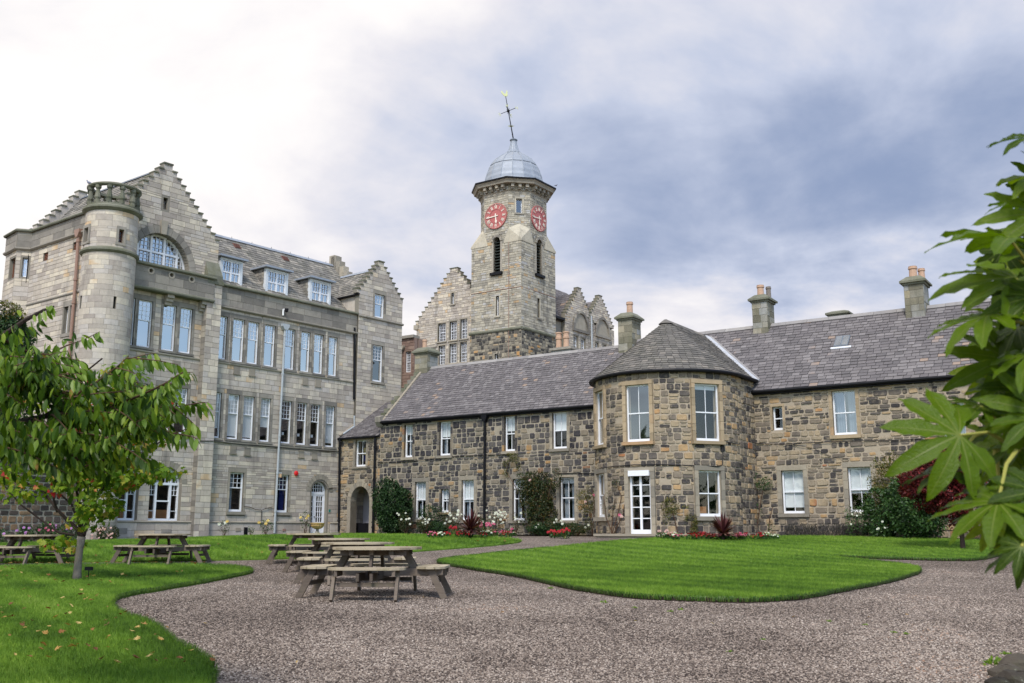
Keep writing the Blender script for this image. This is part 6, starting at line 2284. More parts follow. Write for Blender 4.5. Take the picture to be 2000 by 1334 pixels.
# weather vane, leaning
v0, v1 = Vector((cen.x, cen.y, 31.3)), Vector((cen.x - .62, cen.y, 34.95))
ax = (v1 - v0).normalized()
VN = empty('weather_vane', v0, 'leaning iron weather vane with compass arms and a gilt cockerel on the dome', 'weather vane')
mb = MB(); mb.tube([v0, v0 + (v1 - v0) * .5, v1], [.05, .035, .025], 8); mb.lathe(v0 + (v1 - v0) * .14, [(0, -.06), (.07, 0), (0, .06)], 8); mb.build('pole', M['black'], VN)
side1 = Vector((.93, -.2, .30)).normalized(); side2 = Vector((.25, .9, -.2)).normalized()
c = v0 + (v1 - v0) * .67
mb = MB()
for sd in (side1, side2):
    mb.tube([c - sd * .62, c + sd * .62], .022, 6)
for k in range(6):
    a = 2 * math.pi * k / 6
    d1_ = side1 * math.cos(a) * .14 + ax * math.sin(a) * .14
    mb.tube([c + d1_ + side2 * .02, c + d1_ * 1.5], .02, 5)
mb.lathe(c, [(0, -.15), (.1, -.08), (.12, 0), (.1, .08), (0, .15)], 8)
mb.build('compass_arms', M['black'], VN)
def letter(strokes, at, ux, uz, sc, name):
    mb = MB()
    for (a, b), (c_, d_) in strokes:
        mb.bar(at + ux * a * sc + uz * b * sc, at + ux * c_ * sc + uz * d_ * sc, .028, .02, up=(0, 1, 0))
    o = mb.build(name, M['gold'] if name != 'letter_dark' else M['black'], VN)
NL = [((0, 0), (0, 1)), ((0, 1), (.7, 0)), ((.7, 0), (.7, 1))]
SL = [((0, 0), (.6, 0)), ((.6, 0), (.6, .5)), ((.6, .5), (0, .5)), ((0, .5), (0, 1)), ((0, 1), (.6, 1))]
EL = [((0, 0), (0, 1)), ((0, 0), (.6, 0)), ((0, .5), (.5, .5)), ((0, 1), (.6, 1))]
WL = [((0, 1), (.2, 0)), ((.2, 0), (.4, .7)), ((.4, .7), (.6, 0)), ((.6, 0), (.8, 1))]
for st, at_ in ((SL, c - side1 * .78), (NL, c + side1 * .62), (WL, c - side2 * .7), (EL, c + side2 * .66)):
    letter(st, at_ - ax * .1, Vector((1, 0, 0)), ax, .22, 'compass_letter')
c2_ = v0 + (v1 - v0) * .32
mb = MB()
for k in range(12):
    a = 2 * math.pi * k / 12
    mb.tube([c2_, c2_ + Vector((math.cos(a), math.sin(a), 0)) * .28 + ax * .04], [.02, .006], 5)
mb.build('star_collar', M['gold'], VN)
ck_ = [(-.05, 0), (.08, 0), (.17, .08), (.2, .2), (.17, .34), (.24, .42), (.2, .5), (.22, .62), (.15, .66), (.12, .52), (.06, .36), (.0, .26), (-.08, .30), (-.15, .42), (-.22, .60), (-.3, .56), (-.3, .38), (-.24, .24), (-.15, .1)]
mb = MB(); mb.prism(Flat(v1, (1, 0, 0), ax, (0, -1, 0)), [(x * .95, z * .8) for x, z in ck_], -.025, .025)
mb.build('cockerel', M['gold'], VN)
# thin rod down the corner
mb = MB(); mb.tube([TF.P(-1.02, 1.5, .12), TF.P(-1.02, 22.4, .12)], .02, 5); mb.tube([TF.P(-TW, 18.9, .03), TF.P(0, 18.9, .03), T2.P(TW, 18.9, .03)], .025, 5)
mb.build('lightning_rod', M['rust'], TOW.root)
TOW.finish({'stone': 'stone'}, {'stone': 'stonework'}, 300, 6)

# ================================================================== gabled hall behind, left of the tower
HL = Thing('gabled_hall', TF.P(-7, 1.4, -4), 'hall with a crow-stepped gable and tall mullioned windows, left of the clock tower', 'building')
H1 = TF.off(d=-.5)
ap = H1.at(886.5, 524); bl_ = H1.at(812, 636)
hw = ap[0] - bl_[0]
stH = gable_steps(ap[0], ap[1], bl_[1], hw, 12, .75)
hwin = []
for a in ((856, 631, 871, 667), (878.5, 627.5, 892.5, 664), (899.5, 623, 913, 661.5), (857, 675, 870, 712), (878, 671, 892, 709), (899, 667.5, 912.5, 707)):
    hwin.append(rect_at(H1, *a))
hs_ = rect_at(H1, 882, 572, 887.5, 594)
facade(HL, H1, [(ap[0] - hw + .1, ap[0] + hw - .1, 1.2, bl_[1])] + stH, hwin + [hs_], M['tower_joint'], M['ashlar'], 'rough', rng, .35, 'gable_wall', keep=[grow(r, .09, .09, .1, .12) for r in hwin + [hs_]])
for r in hwin:
    w, lf = window(HL, H1, r, (4, 3), (4, 3), .5, -.16, 'glass_mid', fw=.04, bw=.02)
    surround(w, lf, r, .1, M['ashlar_trim'], .03, lintel=.12, sill=.1, blocks=False)
w, lf = window(HL, H1, hs_, (1, 1), (1, 1), .5, -.16, 'glass_mid', fw=.05, single=True)
surround(w, lf, hs_, .1, M['ashlar_trim'], .03, lintel=.12, sill=.1, blocks=False)
mb = MB(); crow_caps(mb, H1, stH, -.4, .06); mb.build('crow_steps', M['mossy_trim'], HL.root)
mb = MB(); moulding(mb, H1, bl_[0] + .1, hwin[0][0] - .1, 15.25, 15.45, .1); mb.build('string_course', M['dark_trim'], HL.root)
mb = MB(); mb.box(H1, bl_[0] - .12, bl_[0] + .3, bl_[1] - .35, bl_[1] + .02, -.4, .12); mb.build('skewputt', M['ashlar_trim'], HL.root)
P = H1.P
rz_ = ap[1] - .45
a0, a1 = P(ap[0], rz_, -.1), P(ap[0], rz_, -12)
roof_slope(HL, [P(ap[0] + hw - .2, bl_[1] - .3, -.1), P(ap[0] + hw - .2, bl_[1] - .3, -12), a1, a0], 'slate', rng, .3, .4)
roof_slope(HL, [P(ap[0] - hw + .2, bl_[1] - .3, -12), P(ap[0] - hw + .2, bl_[1] - .3, -.1), a0, a1], 'slate', rng, .3, .4)
mb = MB(); mb.box(H1, ap[0] - hw + .1, ap[0] - hw + .4, 1.2, bl_[1] - .2, -12, -.35); mb.box(H1, ap[0] + hw - .4, ap[0] + hw - .1, 1.2, bl_[1] - .2, -12, -.35); mb.build('side_wall', M['ashlar'], HL.root)
HL.finish({'stone': 'stone', 'slate': 'slate'}, {'stone': 'stonework', 'slate': 'slates'}, 120, 6)

# twin gables right of the tower
HR = Thing('twin_gabled_hall', T2.P(9, 1.4, -3), 'hall wing with two small crow-stepped gables over blind arches, right of the clock tower', 'building')
H2 = T2.off(d=-.6)
g1 = H2.at(1131, 563); g1l = H2.at(1103, 616)
g2 = H2.at(1172, 578); g2r = H2.at(1199, 643)
h1_, h2_ = g1[0] - g1l[0], g2r[0] - g2[0]
hw = min(h1_, (g2[0] - g1[0]) / 2 * 1.12)
st1 = gable_steps(g1[0], g1[1], g1l[1], h1_ * .98, 9, .55)
st2 = gable_steps(g2[0], g2[1], g2r[1], h2_ * .98, 9, .55)
L0, R0 = g1l[0], g2r[0]
tymp = []
for cxp, cyb, ct in (((1117 + 1150) / 2, 645, 612.6), ((1160.6 + 1191.7) / 2, 656, 625)):
    s, zb = H2.at(cxp, cyb); _, zt_ = H2.at(cxp, ct)
    hwid = (H2.at(1150, 640)[0] - H2.at(1117, 640)[0]) / 2 * .8
    tymp.append((s - hwid, s + hwid, zb, zt_))
hw_ = []
for a in ((1120.5, 656, 1128.5, 680), (1135, 661, 1143, 682), (1163, 669, 1169, 690), (1177, 674, 1184, 694)):
    hw_.append(rect_at(H2, *a))
hw_ = [(a, b, c - 1.2, e) for a, b, c, e in hw_]
kp = [grow(r, .1) for r in hw_]
for t in tymp:
    kp += arch_holes(t[0] - .12, t[1] + .12, t[2], t[3] - t[2] + .12, 8)
facade(HR, H2, [(L0, R0, 1.2, min(g1l[1], g2r[1]))] + st1 + st2, hw_, M['tower_joint'], M['ashlar'], 'rough', rng, .35, 'gable_wall', keep=kp)
for t in tymp:
    mb = MB(); n = 14; m_ = (t[0] + t[1]) / 2; h_ = (t[1] - t[0]) / 2
    mb.prism(H2, [(m_ + h_ * math.cos(math.pi * i / n), t[2] + (t[3] - t[2]) * math.sin(math.pi * i / n)) for i in range(n + 1)], -.02, .01)
    o = mb.build('blind_arch', M['ashlar_trim'], HR.root)
    mb = MB(); arch_ring(mb, H2, t[0], t[1], t[2], t[3] - t[2], .2, -.02, .14, 11); mb.box(H2, t[0] - .22, t[1] + .22, t[2] - .2, t[2], -.02, .16); mb.build('arch_hood', M['dark_trim'], o)
for r in hw_:
    w, lf = window(HR, H2, r, (2, 3), (2, 3), .5, -.14, 'glass_sky', fw=.06, bw=.03)
mb = MB(); crow_caps(mb, H2, st1, -.35, .06); crow_caps(mb, H2, st2, -.35, .06); mb.build('crow_steps', M['mossy_trim'], HR.root)
mb = MB(); mb.tube([H2.P((g1[0] + g2[0]) / 2, g1l[1] + .6, .12), H2.P((g1[0] + g2[0]) / 2, 9, .12)], .07, 8); mb.build('drainpipe', M['pipe_white'], HR.root)
P = H2.P
for g, hh in ((g1, h1_), (g2, h2_)):
    a0, a1 = P(g[0], g[1] - .4, -.1), P(g[0], g[1] - .4, -4.5)
    roof_slope(HR, [P(g[0] + hh, g1l[1] - .2, -.1), P(g[0] + hh, g1l[1] - .2, -4.5), a1, a0], 'slate', rng, .3, .4)
    roof_slope(HR, [P(g[0] - hh, g1l[1] - .2, -4.5), P(g[0] - hh, g1l[1] - .2, -.1), a0, a1], 'slate', rng, .3, .4)
zr = H2.at(1122, 560, -4.5)[1]
roof_slope(HR, [P(3.6, g1l[1] - .4, -.0), P(R0 + .2, g1l[1] - .4, -.4), P(R0 + .2, zr - .6, -4.5), P(3.6, zr - .6, -4.5)], 'slate', rng, .28, .4)
mb = MB(); mb.box(H2, 3.6, L0, 1.2, g1l[1] - .4, -.9, -.35); mb.box(H2, R0 - .3, R0 - .02, 1.2, g2r[1] - .3, -8, -.3); mb.build('wall', M['dark_trim'], HR.root)
mb = MB(); mb.box(H2, 3.7, L0 - .1, g1l[1] - .42, g1l[1] - .25, -.4, .1); mb.build('gutter', M['black'], HR.root)
HR.finish({'stone': 'stone', 'slate': 'slate'}, {'stone': 'stonework', 'slate': 'slates'}, 120, 6)

# brick building in the gap
o = at_depth(798, 700, 61)
BF = Flat((o.x, o.y, 0), MF.u, (0, 0, 1), MF.n)
BB = Thing('brick_block', BF.P(0, 1.4, -3), 'reddish flat-topped block in the gap between the tall range and the cottage chimney', 'building')
bwn = rect_at(BF, 791.5, 686, 802.5, 727)
s0, s1 = BF.at(770, 700)[0], BF.at(809, 700)[0]
zt_ = BF.at(797, 661)[1]
facade(BB, BF, [(s0, s1, 1.2, zt_)], [bwn], M['brick_red'], M['brick_red'], 'rough', rng, .3, 'wall', keep=[grow(bwn, .08)])
w, lf = window(BB, BF, bwn, (3, 4), (3, 4), .5, -.12, 'glass_mid', fw=.04, bw=.02)
mb = MB(); mb.box(BF, s0, s1, zt_, zt_ + .18, -.5, .14); mb.build('coping', M['dark_trim'], BB.root)
mb = MB(); mb.box(BF, s0, s1, 1.2, zt_, -.8, -.4); mb.build('wall_core', M['brick_red'], BB.root)
s, z = BF.at(786, 676)
pipe(BB, BF, [(s, z), (s, z - 5)], .06, 'margin', d=.1, brackets=False, hopper=(.25, .3))
BB.finish({'stone': 'brick'}, {'stone': 'brickwork'}, 60, 6)

# old garden wall on the far left
rng = random.Random(606)
wa = on_ground(-60, 1064); wb = on_ground(118, 1056)
wa = at_depth(-120, 1040, 36); wb = at_depth(188, 1040, 41.0)
u = Vector((wb.x - wa.x, wb.y - wa.y, 0)); LW = u.length; u.normalize()
n_ = Vector((u.y, -u.x, 0))
if n_.y > 0: n_ = -n_
GF = Flat((wa.x, wa.y, 0), u, (0, 0, 1), n_)
gtop = GF.at(60, 880)[1]
GWL = Thing('garden_wall', GF.P(LW / 2, .8, 0), 'old dark rubble garden wall behind the maple on the far left', 'wall')
dgr = (GF.at(172, 1010)[0], GF.at(190, 1010)[0], 1.05, 3.1)
facade(GWL, GF, [(-1, LW + .2, .3, gtop)], [dgr], M['mortar'], M['wall_old'], 'rubble', rng, .4, 'wall_core', keep=[grow(dgr, .12)])
mb = MB(); mb.box(GF, -1, LW + .2, gtop, gtop + .15, -.5, .08); mb.build('coping', M['mossy_trim'], GWL.root)
mb = MB()
for i in range(5):
    a = dgr[0] + (dgr[1] - dgr[0]) * i / 5
    mb.box(GF, a + .005, a + (dgr[1] - dgr[0]) / 5 - .005, dgr[2], dgr[3], -.2, -.14)
mb.build('door', M['door_blue'], GWL.root, label='dark blue boarded garden door')
mb = MB(); mb.box(GF, dgr[0] - .3, dgr[1] + .3, .8, 1.05, -.2, .4); mb.build('door_step', M['margin'], GWL.root)
GWL.finish({'stone': 'stone'}, {'stone': 'stonework'}, 200, 6)
# ================================================================== ground, lawns, gravel
def ground_mesh():
    xs = [-900, -400, -150, -80, -50] + [x for x in range(-36, 37, 2)] + [50, 80, 150, 400, 900]
    ys = [-300, -60, -20, -8] + [y for y in range(-4, 62, 1)] + [70, 90, 120, 200, 400, 900, 2000]
    vs = [(x, y, ground_z(x, y)) for y in ys for x in xs]
    n = len(xs)
    fs = [(j * n + i, j * n + i + 1, (j + 1) * n + i + 1, (j + 1) * n + i) for j in range(len(ys) - 1) for i in range(n - 1)]
    me = mesh_from('ground', vs, fs, M['gravel'], smooth=True)
    o = link('ground', me)
    o['kind'] = 'structure'
    o['label'] = 'pinkish grey gravel forecourt and paths'
    return o


GROUND = ground_mesh()


def chaikin(pts, k=2):
    for _ in range(k):
        out = []
        for i in range(len(pts)):
            p, q = pts[i], pts[(i + 1) % len(pts)]
            out += [p * .75 + q * .25, p * .25 + q * .75]
        pts = out
    return pts


def inside(poly, x, y):
    c = False
    n = len(poly)
    j = n - 1
    for i in range(n):
        xi, yi, xj, yj = poly[i].x, poly[i].y, poly[j].x, poly[j].y
        if (yi > y) != (yj > y) and x < (xj - xi) * (y - yi) / (yj - yi) + xi:
            c = not c
        j = i
    return c


def sheet(pts, dz, step, smooth=2, wob=0.0):
    poly = [Vector((p[0], p[1])) for p in pts]
    poly = chaikin(poly, smooth) if smooth else poly
    # resample
    out = []
    for i, p in enumerate(poly):
        q = poly[(i + 1) % len(poly)]
        L = (q - p).length
        n = max(1, int(L / (step * .6)))
        for k in range(n):
            v = p + (q - p) * (k / n)
            if wob:
                w = noise.noise_vector(Vector((v.x * 3, v.y * 3, 1))) * wob
                v = v + Vector((w.x, w.y))
            out.append(v)
    poly = out
    x0_, x1_ = min(p.x for p in poly), max(p.x for p in poly)
    y0_, y1_ = min(p.y for p in poly), max(p.y for p in poly)
    inner = []
    y = y0_ + step / 2
    while y < y1_:
        x = x0_ + step / 2
        while x < x1_:
            if inside(poly, x, y):
                inner.append(Vector((x + RN.uniform(-.2, .2) * step, y + RN.uniform(-.2, .2) * step)))
            x += step
        y += step
    n = len(poly)
    res = delaunay_2d_cdt(poly + inner, [(i, (i + 1) % n) for i in range(n)], [], 0, 1e-4)
    v2, f = res[0], res[2]
    fs = []
    for t in f:
        c = (v2[t[0]] + v2[t[1]] + v2[t[2]]) / 3
        if inside(poly, c.x, c.y):
            fs.append(tuple(t))
    vs = [(p.x, p.y, ground_z(p.x, p.y) + dz) for p in v2]
    return vs, fs, poly


def scatter(name, me, inst, density, near, far, far_frac, scale, mat, label, kind_geo, seed=3, dens_min_y=None):
    """a stuff object: instances of a small shape over the faces of a sheet, thinning out with distance"""
    ob = link(name, me)
    ng = bpy.data.node_groups.new(name + '_nodes', 'GeometryNodeTree')
    ng.interface.new_socket('Geometry', in_out='INPUT', socket_type='NodeSocketGeometry')
    ng.interface.new_socket('Geometry', in_out='OUTPUT', socket_type='NodeSocketGeometry')
    G = NT(ng)
    gi, go = G.n('NodeGroupInput'), G.n('NodeGroupOutput')
    pos = G.n('GeometryNodeInputPosition').outputs[0]
    y = G.n('ShaderNodeSeparateXYZ', {0: pos}).outputs[1]
    f = G.n('ShaderNodeMapRange', {0: y, 1: near, 2: far, 3: 1.0, 4: far_frac}).outputs[0]
    dp = G.n('GeometryNodeDistributePointsOnFaces', {'Mesh': gi.outputs[0], 'Seed': seed})
    ng.links.new(G.math('MULTIPLY', f, density), dp.inputs['Density'])
    def rnd(lo, hi, seed, t='FLOAT'):
        nd = G.n('FunctionNodeRandomValue', data_type=t)
        if t == 'FLOAT':
            nd.inputs[2].default_value = lo; nd.inputs[3].default_value = hi; nd.inputs[8].default_value = seed
            return nd.outputs[1]
        nd.inputs[0].default_value = lo; nd.inputs[1].default_value = hi; nd.inputs[8].default_value = seed
        return nd.outputs[0]
    if kind_geo == 'tuft':
        parts = []
        rr = random.Random(seed)
        for i in range(6):
            c = G.n('GeometryNodeMeshCone', {'Vertices': 3, 'Radius Top': 0.0003, 'Radius Bottom': 0.0030, 'Depth': rr.uniform(.035, .06)}, fill_type='NONE').outputs[0]
            t = G.n('GeometryNodeTransform', {'Geometry': c, 'Translation': (rr.uniform(-.022, .022), rr.uniform(-.022, .022), -.004), 'Rotation': (rr.uniform(-.55, .55), rr.uniform(-.55, .55), rr.uniform(0, 6))}).outputs[0]
            parts.append(t)
        j = G.n('GeometryNodeJoinGeometry')
        for t in parts:
            ng.links.new(t, j.inputs[0])
        geo = j.outputs[0]
        sc = rnd((scale[0],) * 2 + (scale[0] * .7,), (scale[1],) * 2 + (scale[1] * 1.2,), 5, 'FLOAT_VECTOR')
        rot = rnd((0, 0, 0), (.15, .15, 6.283), 7, 'FLOAT_VECTOR')
    else:
        geo = G.n('GeometryNodeMeshIcoSphere', {'Radius': 1.0, 'Subdivisions': 1}).outputs[0]
        sc = rnd((scale[0], scale[0], scale[0] * .6), (scale[1], scale[1] * .8, scale[1] * .6), 5, 'FLOAT_VECTOR')
        rot = rnd((-.5, -.5, 0), (.5, .5, 6.283), 7, 'FLOAT_VECTOR')
    geo = G.n('GeometryNodeSetMaterial', {'Geometry': geo, 'Material': mat}).outputs[0]
    ip = G.n('GeometryNodeInstanceOnPoints', {'Points': dp.outputs[0], 'Instance': geo, 'Rotation': rot, 'Scale': sc})
    st = G.n('GeometryNodeStoreNamedAttribute', {'Geometry': ip.outputs[0], 'Name': 'rnd', 'Value': rnd(0.0, 1.0, 11)}, data_type='FLOAT', domain='INSTANCE')
    ng.links.new(st.outputs[0], go.inputs[0])
    md = ob.modifiers.new('scatter', 'NODES')
    md.node_group = ng
    ob['kind'] = 'stuff'
    ob['label'] = label
    return ob


G2 = lambda px, py: tuple(on_ground(px, py)[:2])
lawn_front = [G2(*p) for p in ((430, 1334), (408, 1295), (388, 1284), (335, 1253), (315, 1233), (288, 1219), (232, 1203), (222, 1188), (224, 1174), (250, 1166), (325, 1153), (425, 1135), (497, 1120), (492, 1113), (451, 1108), (375, 1105), (150, 1106), (0, 1108))] + [(-16, 21.5), (-20, 14), (-12, 4), (-1.5, 2.5)]
_p = G2(430, 1334)
lawn_front = lawn_front[:-1] + [(-3.4, 4.0), (_p[0] + .1, _p[1] - 1.0)]
lawn_back = [tuple(LF.P(s, 0, d)[:2]) for s, d in ((-19, 2.2), (-13.5, 1.6), (-9, 1.3), (-3, 1.2))] + [tuple(MF.P(s, 0, d)[:2]) for s, d in ((-13.5, .9), (-11.5, 1.8), (-7, 2.6))] + \
    [G2(*p) for p in ((930, 1050), (1000, 1053), (1024, 1058), (1000, 1063), (950, 1068), (830, 1077), (700, 1086), (600, 1091), (500, 1094), (400, 1096), (200, 1099), (0, 1100), (-250, 1100))] + [(-24, 33)]
lawn_right = [G2(*p) for p in ((848, 1100), (875, 1106), (930, 1115), (1000, 1126), (1050, 1137), (1100, 1150), (1200, 1167), (1280, 1173), (1350, 1176), (1475, 1179), (1575, 1172), (1650, 1157), (1750, 1137), (1798, 1121), (1799, 1113), (1765, 1106), (1700, 1099), (1640, 1092), (1622, 1088.5), (1660, 1090.5), (1760, 1094), (1880, 1097), (1925, 1094), (1952, 1086), (2100, 1080), (2400, 1078))] + \
    [tuple(MF.P(s, 0, 1.5)[:2]) for s in (24, 18, 12, 9.5)] + [G2(*p) for p in ((1400, 1052), (1300, 1052.5), (1240, 1056), (1150, 1064), (1050, 1075), (950, 1085), (870, 1094))]
LAWNS = []
for nm, pts, lb, st in (('lawn_front', lawn_front, 'lawn in the left foreground', .45), ('lawn_back', lawn_back, 'lawn below the tall grey range', .7), ('lawn_right', lawn_right, 'wide mown lawn with a curved edge in front of the bowed house', .5)):
    dz = {'lawn_front': .035, 'lawn_back': .035, 'lawn_right': .065}[nm]
    vs, fs, poly = sheet(pts, dz, st, 2, .035)
    me = mesh_from(nm, vs, fs, M['turf'], smooth=True)
    o = link('lawn', me)
    o['kind'] = 'structure'; o['label'] = lb
    LAWNS.append((o, me, poly))
    mb = MB()
    n = len(poly)
    for i in range(n):
        a, b = poly[i], poly[(i + 1) % n]
        za, zb = ground_z(a.x, a.y), ground_z(b.x, b.y)
        mb.quad(Vector((a.x, a.y, za - .05)), Vector((b.x, b.y, zb - .05)), Vector((b.x, b.y, zb + dz)), Vector((a.x, a.y, za + dz)))
    mb.build('turf_edge', M['soil' if nm == 'lawn_right' else 'turf'], o)

scatter('grass_front', mesh_from('grass_front', [tuple(v.co) for v in LAWNS[0][1].vertices], [tuple(p.vertices) for p in LAWNS[0][1].polygons], M['turf']), None, 1500, 7.0, 19.0, .22, (.75, 1.25), M['blade'], 'short grass of the left foreground lawn', 'tuft', 3)
scatter('grass_back', mesh_from('grass_back', [tuple(v.co) for v in LAWNS[1][1].vertices], [tuple(p.vertices) for p in LAWNS[1][1].polygons], M['turf']), None, 150, 22.0, 40.0, .5, (1.1, 1.7), M['blade'], 'short grass of the lawn below the tall range', 'tuft', 4)
scatter('grass_right', mesh_from('grass_right', [tuple(v.co) for v in LAWNS[2][1].vertices], [tuple(p.vertices) for p in LAWNS[2][1].polygons], M['turf']), None, 650, 12.0, 28.0, .22, (.8, 1.3), M['blade'], 'short mown grass of the right lawn', 'tuft', 5)
# longer grass hanging over the lawn edges
def edge_grass(poly, ymax, nper, name, label, matname='blade'):
    mb = MB()
    n = len(poly)
    cx = sum(p.x for p in poly) / n; cy = sum(p.y for p in poly) / n
    for i in range(n):
        a, b = poly[i], poly[(i + 1) % n]
        if min(a.y, b.y) > ymax or min(a.y, b.y) < 5: continue
        L = (b - a).length
        d = (b - a).normalized() if L > 1e-6 else Vector((1, 0))
        nn = Vector((d.y, -d.x))
        if inside(poly, a.x + nn.x * .1, a.y + nn.y * .1): nn = -nn
        for k in range(int(L * nper)):
            f = RN.random()
            p = a + (b - a) * f - nn * RN.uniform(-.02, .05)
            z = ground_z(p.x, p.y) + .035
            h = RN.uniform(.04, .10)
            out = RN.uniform(.0, .06)
            w = .004
            t = Vector((p.x + nn.x * out + RN.uniform(-.02, .02), p.y + nn.y * out + RN.uniform(-.02, .02), z + h * RN.uniform(.1, .9) - out * .5))
            mid = Vector((p.x + nn.x * out * .4, p.y + nn.y * out * .4, z + h * .6))
            mb.cr = RN.random()
            mb.add([Vector((p.x - d.x * w, p.y - d.y * w, z - .02)), Vector((p.x + d.x * w, p.y + d.y * w, z - .02)), mid + Vector((d.x * w, d.y * w, 0)), mid - Vector((d.x * w, d.y * w, 0)), t], [(0, 1, 2, 3), (3, 2, 4)])
    o = mb.build(name, M['leaf_grass'], None)
    o['kind'] = 'stuff'; o['label'] = label
M['leaf_grass'] = leaf_mat('edge_grass', [(0, (0.03, 0.085, 0.01)), (0.6, (0.07, 0.17, 0.018)), (1, (0.16, 0.22, 0.05))], 0.3)
edge_grass(LAWNS[2][2], 30, 300, 'edge_grass', 'longer grass fringing the right lawn')
edge_grass(LAWNS[0][2], 30, 200, 'edge_grass', 'longer grass fringing the front lawn')
# soil beds under the walls
def bed(pts, nm, label, dz=.035):
    vs, fs, poly = sheet(pts, dz, .5, 1, .05)
    o = link(nm, mesh_from(nm, vs, fs, M['soil'], smooth=True)); o['kind'] = 'structure'; o['label'] = label
bed([tuple(LF.P(s, 0, d)[:2]) for s, d in ((-20, 0), (-20, 2.6), (-13.5, 1.75), (-9, 1.4), (-3, 1.35), (-2.6, 0))], 'soil_bed', 'narrow soil bed along the tall grey range')
bed([tuple(MF.P(s, 0, d)[:2]) for s, d in ((-12.2, -.2), (-12.2, 1.3), (-11, 2.0), (-7, 2.75), (-4, 2.3), (-.5, 1.3), (1.4, 1.0), (1.5, -.2))], 'soil_bed', 'planted soil bed along the cottage range')
bed([tuple(MF.P(s, 0, d)[:2]) for s, d in ((5.2, 4.5), (5.4, 5.3), (7.2, 4.6), (8.2, 3.2), (9, 1.6), (24, 1.6), (24, -.2), (7.0, -.2), (6.5, 2.0))], 'soil_bed', 'planted soil bed along the bowed house')

# loose pebbles over the near gravel
gv = [(-3.6, 6.2), (-4.2, 8.5), (-6.0, 13), (-9.5, 19), (-11, 26), (12, 26), (16, 22), (9, 12), (4.6, 6.2)]
vs, fs, poly = sheet(gv, .0, .6, 0)
keepf = []
for t in fs:
    c = sum((Vector(vs[i]) for i in t), Vector()) / 3
    if any(inside(L[2], c.x, c.y) for L in LAWNS):
        continue
    keepf.append(t)
scatter('gravel_pebbles', mesh_from('gravel_pebbles', vs, keepf, M['gravel']), None, 2300, 7.5, 17.0, .12, (.007, .016), M['pebble'], 'loose pebbles of the gravel forecourt', 'pebble', 9)
# ================================================================== picnic tables
def make_table():
    root = empty('picnic_table', (0, 0, 0), 'x', 'picnic table', 'round wooden picnic tables on the gravel')
    rg = random.Random(77)
    F0 = Flat((0, 0, 0), (1, 0, 0), (0, 0, 1), (0, -1, 0))
    def part(mb, name, mat='wood'):
        return mb.build(name, M[mat], root)
    # round top of parallel planks
    R_ = .69
    n = 9
    w = 2 * R_ / n
    for i in range(n):
        y0, y1 = -R_ + i * w + .004, -R_ + (i + 1) * w - .004
        k = 5
        pts = []
        for j in range(k + 1):
            y = y0 + (y1 - y0) * j / k
            pts.append((math.sqrt(max(.0004, R_ * R_ - y * y)), y))
        poly = pts + [(-x, y) for x, y in reversed(pts)]
        mb = MB(); mb.cr = rg.random()
        mb.prism(Flat((0, 0, .70), (1, 0, 0), (0, 1, 0), (0, 0, 1)), poly, 0, .036)
        part(mb, 'plank', 'wood_top')
    # bearers under the top
    for y in (-.30, 0, .30):
        mb = MB(); mb.cr = rg.random(); mb.box(Flat((0, 0, 0), (0, 1, 0), (0, 0, 1), (1, 0, 0)), -.55, .55, .62, .698, y - .03, y + .03); part(mb, 'bearer')
    for s in (-.36, .36):
        mb = MB(); mb.cr = rg.random(); mb.box(F0, -.5, .5, .615, .69, s - .03, s + .03); part(mb, 'bearer')
    # crossed double beams
    for off in (-.1, .1):
        mb = MB(); mb.cr = rg.random(); mb.box(F0, -1.08, 1.08, .305, .42, off - .022, off + .022); part(mb, 'beam')
        mb = MB(); mb.cr = rg.random(); mb.box(Flat((0, 0, 0), (0, 1, 0), (0, 0, 1), (1, 0, 0)), -1.08, 1.08, .265, .375, off - .022, off + .022); part(mb, 'beam')
    for q in range(4):
        a = q * math.pi / 2
        rd = Vector((math.cos(a), math.sin(a), 0)); tg = Vector((-math.sin(a), math.cos(a), 0))
        V = lambda r, t, z: rd * r + tg * t + Vector((0, 0, z))
        # struts from the beams up to the top
        for t in (-.1, .1) if q % 2 == 0 else (0.0,):
            mb = MB(); mb.cr = rg.random(); mb.bar(V(.64, t * .6, .33), V(.44, t * .6, .665), .095, .045, up=tg); part(mb, 'strut')
        # seat: three planks across, the outer one rounded
        for j, (r0, r1, h0, h1) in enumerate(((.68, .815, .50, .57), (.823, .958, .57, .56), (.966, 1.10, .55, .40))):
            mb = MB(); mb.cr = rg.random()
            fr = Flat((0, 0, .42), tg, -rd, (0, 0, 1))
            poly = [(-h0, -r0), (h0, -r0), (h1, -r1), (-h1, -r1)]
            if j == 2:
                poly = [(-h0, -r0), (h0, -r0), (h0 - .05, -(r0 + .07)), (h1, -r1), (-h1, -r1), (-h0 + .05, -(r0 + .07))]
            mb.prism(fr, poly, 0, .034)
            part(mb, 'seat_plank', 'wood_top')
        for t in (-.42, .42):
            mb = MB(); mb.cr = rg.random(); mb.bar(V(.66, t, .375), V(1.07, t, .375), .045, .085); part(mb, 'seat_bearer')
            mb = MB(); mb.cr = rg.random(); mb.bar(V(.88, t + (.045 if t > 0 else -.045), .415), V(1.10, t + (.045 if t > 0 else -.045), -.01), .095, .045, up=tg); part(mb, 'leg')
        mb = MB(); mb.cr = rg.random(); mb.bar(V(.93, -.42, .21), V(.93, .42, .21), .035, .06); part(mb, 'stretcher')
        for r, z in ((.62, .345), (.62, .39)):
            mb = MB(); c = V(r, .13, z)
            mb.tube([c, c + tg * .012], .014, 6); part(mb, 'bolt', 'black')
    return root


def copy_tree(o, parent=None):
    c = o.copy()
    COL.objects.link(c)
    c.parent = parent
    for ch in list(o.children):
        copy_tree(ch, c)
    return c


